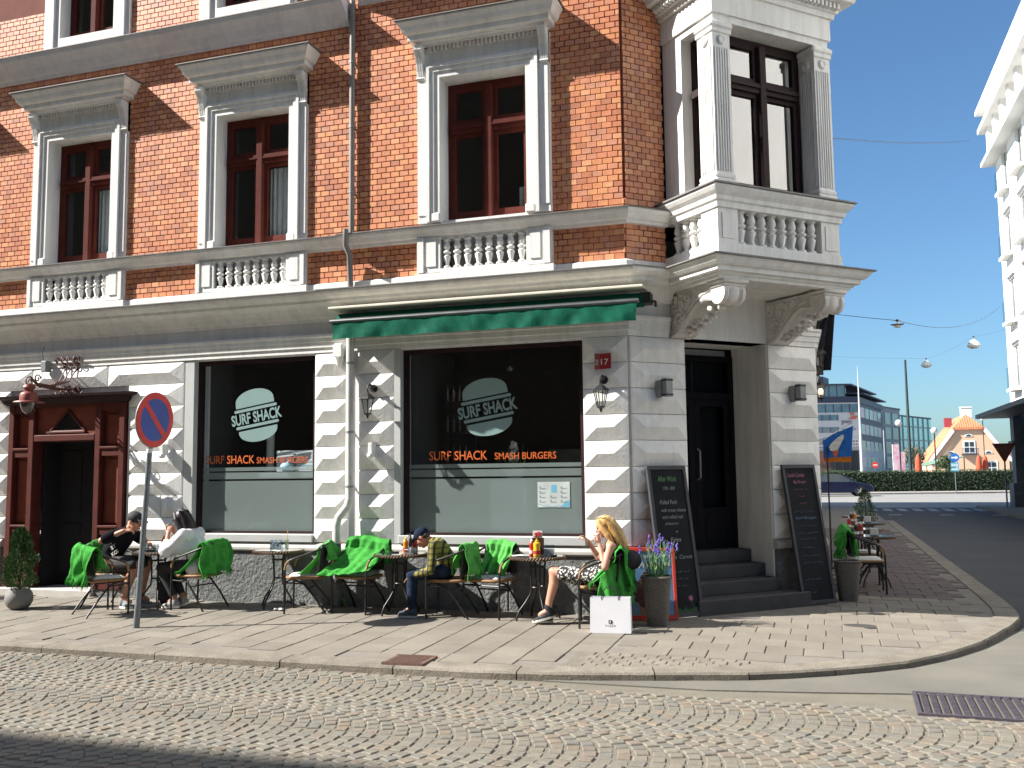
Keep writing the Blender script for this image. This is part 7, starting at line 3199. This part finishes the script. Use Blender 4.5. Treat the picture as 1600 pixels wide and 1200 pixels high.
mb.box(-.16, .16, -.067, -.061, 2.01, 2.09)
mb.build('bar', label_white, t)
pole_thing('lamp_post', 'tall plain dark green post standing behind the hedge', 'post', (8.65, 70.2, -.1), 10.5, .16, M('dark_green_post', (.03, .05, .05), rough=.5), taper=.5)
pole_thing('flagpole', 'slender white flagpole before the office block', 'flagpole', (5.75, 90.5, 0), 12.2, .20, M('white_pole', (.6, .6, .6), rough=.5), taper=.12)
for (x, y, h, lab) in ((8.62, 79.9, 5.6, 'globe lamp post left of the tall dark post'), (11.9, 83.8, 5.0, 'globe lamp post in front of the teal glass block'), (24.0, 139, 8.6, 'globe lamp post in front of the yellow house')):
    t = pole_thing('globe_lamp', lab, 'street lamp', (x, y, 0), h, .06, black_metal, 'globe lamps on the square')
    mb = MB()
    mb.ball((0, 0, h + .2), .3, n=12, m=8)
    mb.build('globe', white_paint, t, smooth=60)

for i, (x, y, lab) in enumerate(((11.6, 97.7, 'closed orange red parasol left of the yellow house'), (19.25, 110.8, 'left one of the two closed orange red parasols before the yellow house'), (20.0, 111.3, 'right one of the two closed orange red parasols before the yellow house'))):
    t = thing('closed_parasol', lab, 'parasol', (x, y, 0), 0, 'closed parasols on the square')
    mb = MB()
    mb.tube([(0, 0, 0), (0, 0, 3.2)], .04, 6)
    mb.build('pole', black_metal, t)
    mb = MB()
    mb.lathe([(.05, 3.25), (.22, 2.9), (.30, 2.4), (.34, 1.7), (.28, 1.2), (.42, .9)], n=10)
    mb.build('canopy', M('orange_canvas', (.60, .10, .035), (.5, .07, .03), rough=.8), t, smooth=60)

# office block with the signs
OF = thing('office_block', 'white and dark glass office block with long window strips and roof box beyond the hedge', 'building', (0, 0, 0))
P1 = Vector((9.4, 202.7))
U, Vv = Vector((-.95, -.312)), Vector((.2, .98))


def op(a, b):
    q = P1 + U * a + Vv * b
    return (q.x, q.y)


def oblock(mb, a0, a1, b0, b1, z0, z1):
    mb.prism_xy([op(a0, b0), op(a1, b0), op(a1, b1), op(a0, b1)], z0, z1)


pale_clad = M('pale_cladding', (.66, .65, .63), (.6, .59, .57), rough=.7, scale=.4)
dark_clad = M('dark_blue_cladding', (.045, .06, .10), (.035, .045, .08), rough=.5)
mb = MB()
oblock(mb, 0, 30, 0, .6, 6.6, 16.0)
oblock(mb, 0, 30, .6, 33, 0.0, 6.5)
mb.build('front_wall', pale_clad, OF)
mb = MB()
oblock(mb, .05, 30, .62, 33, 6.5, 17.2)
mb.build('side_wall', dark_clad, OF)
mb = MB()
oblock(mb, -.2, 30, -.2, 33, 16.0, 17.3)
oblock(mb, 1.0, 30, -.8, 32, 19.7, 20.0)
oblock(mb, -1.0, 8, 3, 34, 18.0, 18.25)
oblock(mb, 8, 14, 4, 10, 20, 22)
mb.build('roof', dark_clad, OF)
for z0, z1, a0, a1 in ((17.3, 19.7, 2.5, 28), (13.9, 15.7, -.02, 28), (12.2, 13.4, 4.2, 28), (9.6, 10.8, 4.2, 28), (7.1, 8.3, 4.2, 28), (1.2, 5.8, .2, 28)):
    mb = MB()
    oblock(mb, a0, a1, -.06, .5, z0, z1)
    w = mb.build('window', pale_glass if z0 > 7 else dark_glass, OF)
    for k in range(int((a1 - a0) / 1.7) + 1):
        mb = MB()
        oblock(mb, a0 + k * 1.7, a0 + k * 1.7 + .16, -.12, -.06, z0, z1)
        mb.build('mullion', dark_clad, w)
for i in range(4):
    for j in range(5):
        mb = MB()
        mb.prism_xy([op(-.08, 3 + j * 5.6), op(-.08, 7.5 + j * 5.6), op(.1, 7.5 + j * 5.6), op(.1, 3 + j * 5.6)], 2.2 + 3.6 * i, 4.4 + 3.6 * i)
        mb.build('window', pale_glass if (i + j) % 3 else white_wall, OF)
for k in range(3):
    mb = MB()
    oblock(mb, 9 + k * 2, 9.1 + k * 2, 5, 5.1, 22, 23.5 - k * .4)
    mb.build('aerial', galv, OF)
ang = atan2(-U.y, -U.x)
Mo = Matrix.Translation((op(0, 0)[0], op(0, 0)[1], 0)) @ Matrix.Rotation(ang, 4, 'Z')
mb = MB(Mo)
for x, z, w, h in ((-1.75, 13.7 - .35, .9, .5), (-1.5, 13.5 - .75, 1.3, .4), (-2.0, 12.45, 1.5, .32)):
    mb.box(x, x + w, -.16, -.1, z, z + h)
mb.build('sign_blocks', M('sign_orange', (.65, .16, .08), (.6, .2, .12), rough=.6), OF)
text_mesh('sign_lettering', 'pwc', 2.2, 1.0, M('sign_grey', (.22, .22, .24), rough=.6), OF, Mo @ T(-3.6, -.12, 11.2), bold=.03)
mb = MB(Mo)
for k in range(6):
    mb.box(-3.5 + k * .5, -3.15 + k * .5, -.14, -.1, 10.2, 10.45)
for z in (7.6, 6.9):
    for k in range(3):
        mb.box(-2.0 + k * .6, -1.6 + k * .6, -.14, -.1, z, z + .35)
mb.build('small_signs', M('sign_grey', (.22, .22, .24), rough=.6), OF)

GB = thing('glass_office', 'teal glass office block right of the white office building', 'building', (0, 0, 0))
mb = MB()
mb.prism_xy([(18.0, 244), (30.4, 272), (20, 290), (5, 262)], 0, 15.3)
mb.build('glass_wall', teal_glass, GB)
mb = MB()
mb.prism_xy([(16.2, 236), (21, 250), (10, 262), (2, 250)], 0, 16.8)
mb.build('stair_tower', M('grey_cladding', (.30, .31, .33), (.24, .25, .27), rough=.6), GB)
mb = MB()
mb.prism_xy([(17.8, 243.6), (30.6, 271.8), (20, 290.3), (4.8, 262)], 15.3, 15.7)
mb.prism_xy([(16.0, 235.8), (21.2, 250), (10, 262.2), (1.8, 250)], 16.8, 17.2)
mb.build('roof', dark_clad, GB)
d_ = Vector((30.4 - 18.0, 272 - 244)).normalized()
nrm = Vector((d_.y, -d_.x))
for k in range(4):
    z = 2.2 + 3.5 * k
    mb = MB()
    a, b = Vector((18.0, 244)), Vector((30.4, 272))
    mb.prism_xy([tuple(a + nrm * .05), tuple(b + nrm * .05), tuple(b + nrm * .2), tuple(a + nrm * .2)], z, z + .28)
    mb.build('floor_edge', M('pale_metal', (.35, .42, .42), rough=.5), GB)
for k in range(8):
    p = Vector((18.0, 244)) + d_ * (1.5 + k * 3.8)
    mb = MB()
    mb.prism_xy([tuple(p + nrm * .05), tuple(p + d_ * .2 + nrm * .05), tuple(p + d_ * .2 + nrm * .22), tuple(p + nrm * .22)], 0, 15.3)
    mb.build('mullion', M('pale_metal', (.35, .42, .42), rough=.5), GB)
d2 = Vector((21 - 16.2, 250 - 236)).normalized()
n2_ = Vector((d2.y, -d2.x))
for k in range(2):
    for j in range(4):
        p = Vector((16.2, 236)) + d2 * (1.2 + k * 6.5)
        q = p + d2 * 4.6
        mb = MB()
        mb.prism_xy([tuple(p + n2_ * .04), tuple(q + n2_ * .04), tuple(q + n2_ * .1), tuple(p + n2_ * .1)], 2.0 + j * 3.6, 4.9 + j * 3.6)
        mb.build('window', pale_glass, GB)

# yellow house
YH = thing('gabled_house', 'peach yellow gabled house with orange tiled half hipped roof', 'building', (25.6, 165.6, 0), radians(1))
peach = M('peach_render', (.72, .47, .31), (.66, .42, .28), rough=.85, scale=.3)
tile = M('orange_roof_tile', (.66, .24, .12), (.55, .19, .09), rough=.8, scale=1.2)
mb = MB()
mb.prism([(-6.0, 0), (6.0, 0), (6.0, 3.4), (2.4, 8.3), (-2.4, 8.3), (-6.0, 3.4)], 0, 14)
mb.build('wall', peach, YH)
mb = MB()
for s in (-1, 1):
    mb.prism([(s * 6.6, 3.0), (s * 6.6, 3.3), (s * 2.3, 8.75), (0, 10.9), (0, 10.6), (s * 2.3, 8.4)], -.4 if s < 0 else -.4, 14.3) if False else None
    pts = [(s * 6.7, 2.9, -.4), (s * 6.7, 2.9, 14.3), (s * 2.5, 8.3, 14.3), (s * 2.5, 8.3, -.4)]
    mb.add([(x, y, z) for x, z, y in pts] + [(x, y, z + .3) for x, z, y in pts], [(0, 1, 2, 3), (4, 5, 6, 7), (0, 1, 5, 4), (2, 3, 7, 6), (0, 3, 7, 4), (1, 2, 6, 5)])
    mb.add([(s * 2.5, -.4, 8.6), (0, 2.4, 11.0), (0, 14.3, 11.0), (s * 2.5, 14.3, 8.6)], [(0, 1, 2, 3)])
mb.add([(-2.5, -.4, 8.6), (2.5, -.4, 8.6), (0, 2.4, 11.0)], [(0, 1, 2)])
mb.add([(-2.5, -.4, 8.3), (2.5, -.4, 8.3), (2.5, -.4, 8.6), (-2.5, -.4, 8.6)], [(0, 1, 2, 3)])
rf = mb.build('roof', tile, YH)
mb = MB()
for k in range(13):
    x = -2.2 + 4.4 * k / 12
    yy = 2.8 * (1 - abs(x) / 2.5)
    mb.tube([(x, -.42, 8.63), (x, -.4 + yy, 8.63 + .857 * yy)], .07, 5)
mb.build('tile_ridges', tile, rf)
mb = MB()
for s in (-1, 1):
    mb.add([(s * 6.75, -.45, 2.8), (s * 6.1, -.45, 2.8), (s * 2.2, -.45, 8.0), (s * 2.6, -.45, 8.55)], [(0, 1, 2, 3)])
mb.build('barge_board', white_wall, YH)
mb = MB()
mb.box(-.5, 1.2, 3.4, 4.4, 10.5, 12.2)
mb.box(-.6, 1.3, 3.3, 4.5, 12.2, 12.4)
mb.build('chimney', white_wall, rf)
mb = MB()
mb.box(-3.0, -1.8, 5, 6, 9.0, 10.6)
mb.build('chimney', M('red_chimney', (.30, .05, .06), rough=.8), rf)
for x, z, w, h in ((-3.0, .9, 1.7, 1.9), (3.2, .9, 1.7, 1.9), (0.0, 4.4, 1.6, 1.9)):
    mb = MB()
    mb.box(x - w / 2 - .15, x + w / 2 + .15, -.08, .0, z - .12, z + h + .15)
    wn_ = mb.build('window', white_wall, YH)
    for i in (-1, 1):
        for j in (0, 1):
            mb = MB()
            mb.box(x + i * w / 4 - w * .2, x + i * w / 4 + w * .2, -.1, -.081, z + j * h / 2 + .06, z + j * h / 2 + h * .44)
            mb.build('pane', dark_glass, wn_)
for x, z in ((-2.9, 4.2), (2.9, 4.2), (0, 7.1)):
    mb = MB()
    mb.prism([(x + .65 * cos(pi * k / 8), z + .5 * sin(pi * k / 8)) for k in range(9)], -.08, 0)
    wn_ = mb.build('window', white_wall, YH)
    mb = MB()
    mb.prism([(x + .42 * cos(pi * k / 8), z + .06 + .3 * sin(pi * k / 8)) for k in range(9)], -.1, -.081)
    mb.build('pane', dark_glass, wn_)
mb = MB()
mb.box(-1.3, 1.3, -1.0, -.0, 4.0, 4.15)
for k in range(13):
    mb.box(-1.3 + k * .21, -1.24 + k * .21, -1.0, -.95, 4.15, 5.0)
mb.box(-1.3, 1.3, -1.0, -.94, 5.0, 5.08)
mb.build('balcony', dark_clad, YH)
t = thing('market_tent', 'low pale green awning beside the yellow house', 'awning', (20.5, 150, 0), .3)
mb = MB()
mb.add([(-3.5, 0, 2.2), (2.5, 0, 3.6), (2.5, 3, 3.9), (-3.5, 3, 2.5)], [(0, 1, 2, 3)])
mb.add([(-3.5, 0, 2.1), (2.5, 0, 3.5), (2.5, 3, 3.8), (-3.5, 3, 2.4)], [(0, 1, 2, 3)])
mb.build('canvas', M('pale_green_canvas', (.18, .28, .2), rough=.8), t)
mb = MB()
for x, z in ((-3.4, 2.2), (-.5, 2.9), (2.4, 3.5)):
    mb.tube([(x, 0, 0), (x, 0, z)], .08, 6)
mb.build('posts', black_metal, t)
t = thing('low_block', 'pale low building far behind the give way sign', 'building', (42, 205, 0), .2)
mb = MB()
mb.box(-12, 14, 0, 8, 0, 5.5)
mb.build('wall', M('pink_render', (.5, .38, .36), rough=.9), t)
mb = MB()
mb.box(-12.3, 14.3, -.3, 8.3, 5.5, 5.9)
mb.build('roof', dark_clad, t)
for k in range(5):
    mb = MB()
    mb.box(-10 + k * 4.6, -8.4 + k * 4.6, -.06, 0, 1.4, 4.2)
    mb.build('window', dark_glass, t)


def small_tree(name, lab, loc, h, r, seed, cols, n=1500):
    t = thing(name, lab, 'tree', loc)
    r_ = random.Random(seed)
    mb = MB()
    mb.tube([(0, 0, -.2), (.05, 0, h * .35), (.0, .1, h * .75)], [.14, .10, .04], 7)
    for k in range(6):
        a = k * 1.05
        mb.tube([(.03, 0, h * (.34 + .06 * k)), (r * .6 * cos(a), r * .6 * sin(a), h * (.5 + .07 * k))], [.05, .02], 5)
    mb.build('trunk', M('tree_bark', (.09, .07, .055), rough=.9), t)
    mb = MB()
    for q in range(n):
        a, ph = r_.uniform(0, 6.28), math.acos(r_.uniform(-.8, 1))
        k = r * (.6 + .4 * r_.random()) * (1 + .25 * sin(3 * a + 2) * sin(2 * ph))
        p = Vector((k * sin(ph) * cos(a), k * sin(ph) * sin(a), h * .68 + k * .9 * cos(ph)))
        u_ = Vector((r_.uniform(-1, 1), r_.uniform(-1, 1), r_.uniform(-1, 1))).normalized() * r_.uniform(.08, .16)
        v_ = u_.cross(Vector((r_.uniform(-1, 1), r_.uniform(-1, 1), 1))).normalized() * .07
        mb.t = r_.random()
        mb.add([p - u_, p + v_, p + u_, p - v_], [(0, 1, 2, 3)])
    mb.build('crown', M('tree_leaf', cols[0], rough=.7, tones=('attr', cols)), t, fix=False)


small_tree('young_tree', 'pale leafed young tree before the teal glass block', (11.9, 107, 0), 4.6, 1.4, 4, [(.16, .17, .10), (.22, .22, .14), (.12, .14, .08)])
small_tree('young_tree', 'small green tree behind the hedge near the yellow house', (17.0, 122, 0), 3.4, 1.2, 9, [(.07, .11, .04), (.1, .14, .05), (.05, .09, .03)])
for (x, y, h, lab) in ((9.3, 100, 4.4, 'pink and white banner sign left of the tall dark post'), (10.1, 103, 3.6, 'second pink banner sign beside the tall dark post')):
    t = pole_thing('banner_sign', lab, 'banner', (x, y, 0), h, .05, white_paint)
    mb = MB()
    mb.box(.05, .65, -.03, .0, h * .35, h)
    mb.build('banner_cloth', M('pink_banner', (.45, .16, .24), (.55, .48, .50), rough=.7, scale=1.2), t)

# wires and hanging street lamps
wire = M('wire', (.05, .05, .055), rough=.6)


def cable(a, b, sagm, lab, r=.008):
    a, b = Vector(a), Vector(b)
    t = thing('overhead_cable', lab, 'cable', a)
    mb = MB()
    n = 24
    mb.tube([(b - a) * (q / n) + Vector((0, 0, -sagm * 4 * (q / n) * (1 - q / n))) for q in range(n + 1)], r, 5)
    mb.build('strand', wire, t)
    mb = MB()
    mb.ball((0, 0, 0), .04, n=6, m=5)
    mb.build('wall_hook', wire, t)


def hanging_lamp(loc, lab, spread=0.0, sc=1.0):
    t = thing('hanging_street_lamp', lab, 'street lamp', loc, 0, 'white street lamps hung over the side street')
    t.scale = (sc, sc, sc)
    mb = MB()
    mb.lathe([(.02, .26), (.10, .22), (.20, .12), (.24, .02), (.25, .0)], n=18)
    mb.build('lamp_shade', M('lamp_white', (.62, .62, .60), rough=.5), t, smooth=50)
    mb = MB()
    mb.lathe([(.22, .0), (.20, -.05), (.10, -.09), (.005, -.10)], n=16)
    mb.build('bowl', M('lamp_bowl', (.66, .66, .64), rough=.8), t, smooth=60)
    mb = MB()
    mb.tube([(0, 0, .26), (0, 0, .36)], .025, 6)
    if spread:
        mb.tube([(-spread, 0, .16), (spread, 0, .16)], .018, 5)
        mb.lathe([(.05, .17), (spread, .13), (spread, .115)], n=18)
        for s in (-1, 1):
            mb.tube([(0, 0, .34), (s * .14, 0, .42), (s * .22, 0, .36)], .012, 5)
    mb.build('hanger', black_metal if spread else galv, t)


hanging_lamp((4.16, 15.6, 5.42), 'nearest hanging street lamp, with a wide dark reflector', .42, .40)
hanging_lamp((6.97, 37.5, 6.55), 'lower and farther white hanging street lamp left of the other white one')
hanging_lamp((7.76, 28.3, 6.30), 'white hanging street lamp nearest the apartment house')
cable((1.72, 15.4, 6.0), (4.16, 15.6, 5.58), .02, 'thin cable from the corner building to the nearest hanging lamp')
cable((4.16, 15.6, 5.58), (9.97, 35.7, 8.9), .5, 'thin cable from the nearest hanging lamp to the apartment house')
cable((1.1, 36.8, 7.3), (6.97, 37.5, 6.9), .05, 'thin cable holding the lower white hanging lamp on its left', .003)
cable((6.97, 37.5, 6.9), (7.76, 28.3, 6.66), .1, 'thin cable between the two white hanging lamps', .003)
cable((7.76, 28.3, 6.66), (9.97, 28.6, 7.2), .05, 'thin cable holding the right white hanging lamp to the apartment house', .003)
cable((1.9, 9.3, 8.75), (9.2, 36.3, 16.9), .15, 'high thin cable crossing the sky to the roof of the apartment house', .010)

# soft ice flag on its stand
FG = thing('ice_cream_flag', 'blue flag with a white soft ice above an orange strip at the street corner', 'flag', (2.23, 6.1, gz(2.3, 6.1)))
mb = MB()
mb.tube([(0, 0, 0), (0, 0, 2.05)], .014, 7)
mb.lathe([(.16, 0), (.16, .03), (.02, .05)], n=14)
mb.build('stand_pole', black_metal, FG)
mb = MB()
mb.tube([(-.22, .0, 2.08), (.0, .0, 2.22), (.40, .0, 2.46)], .010, 6)
mb.build('flag_rod', white_paint, FG)


def fw_(u, v):
    return (-.06 + .50 * u - .05 * v * u, .05 * sin(u * 5 + v * 2) - .02, 2.21 + .20 * u - v * (.38 + .20 * u))


mb = MB()
mb.grid(fw_, 14, 12)
mb.build('flag_cloth', cloth('blue_flag', (.02, .10, .36), (.03, .15, .45), .25, .2, 20, .8), FG, smooth=60)
mb = MB()
mb.grid(lambda u, v: tuple(Vector(fw_(u, .90 + .16 * v)) + Vector((0, -.004, 0))), 14, 2)
mb.build('flag_border', cloth('orange_flag', (.55, .18, .02), (.5, .13, .02), .25, .2, 20, .8), FG, smooth=60)
mb = MB()
for q, (r_1, v) in enumerate(((.11, .60), (.135, .53), (.13, .46), (.112, .39), (.09, .32), (.064, .25), (.035, .18))):
    c_ = Vector(fw_(.46 + .03 * q, v))
    mb.add([tuple(c_ + Vector((r_1 * cos(2 * pi * k / 16), -.010 - .002 * q, r_1 * .42 * sin(2 * pi * k / 16)))) for k in range(16)], [tuple(range(16))])
mb.build('ice_print', M('ice_print', (.66, .66, .60), (.42, .44, .42), rough=.7, scale=22), FG)
mb = MB()
c_ = Vector(fw_(.46, .74))
mb.add([tuple(c_ + Vector(p)) for p in ((-.045, -.010, -.07), (.045, -.010, -.07), (.06, -.010, .04), (-.06, -.010, .04))], [(0, 1, 2, 3)])
mb.build('cone_print', M('cone_orange', (.5, .10, .02), rough=.7), FG)
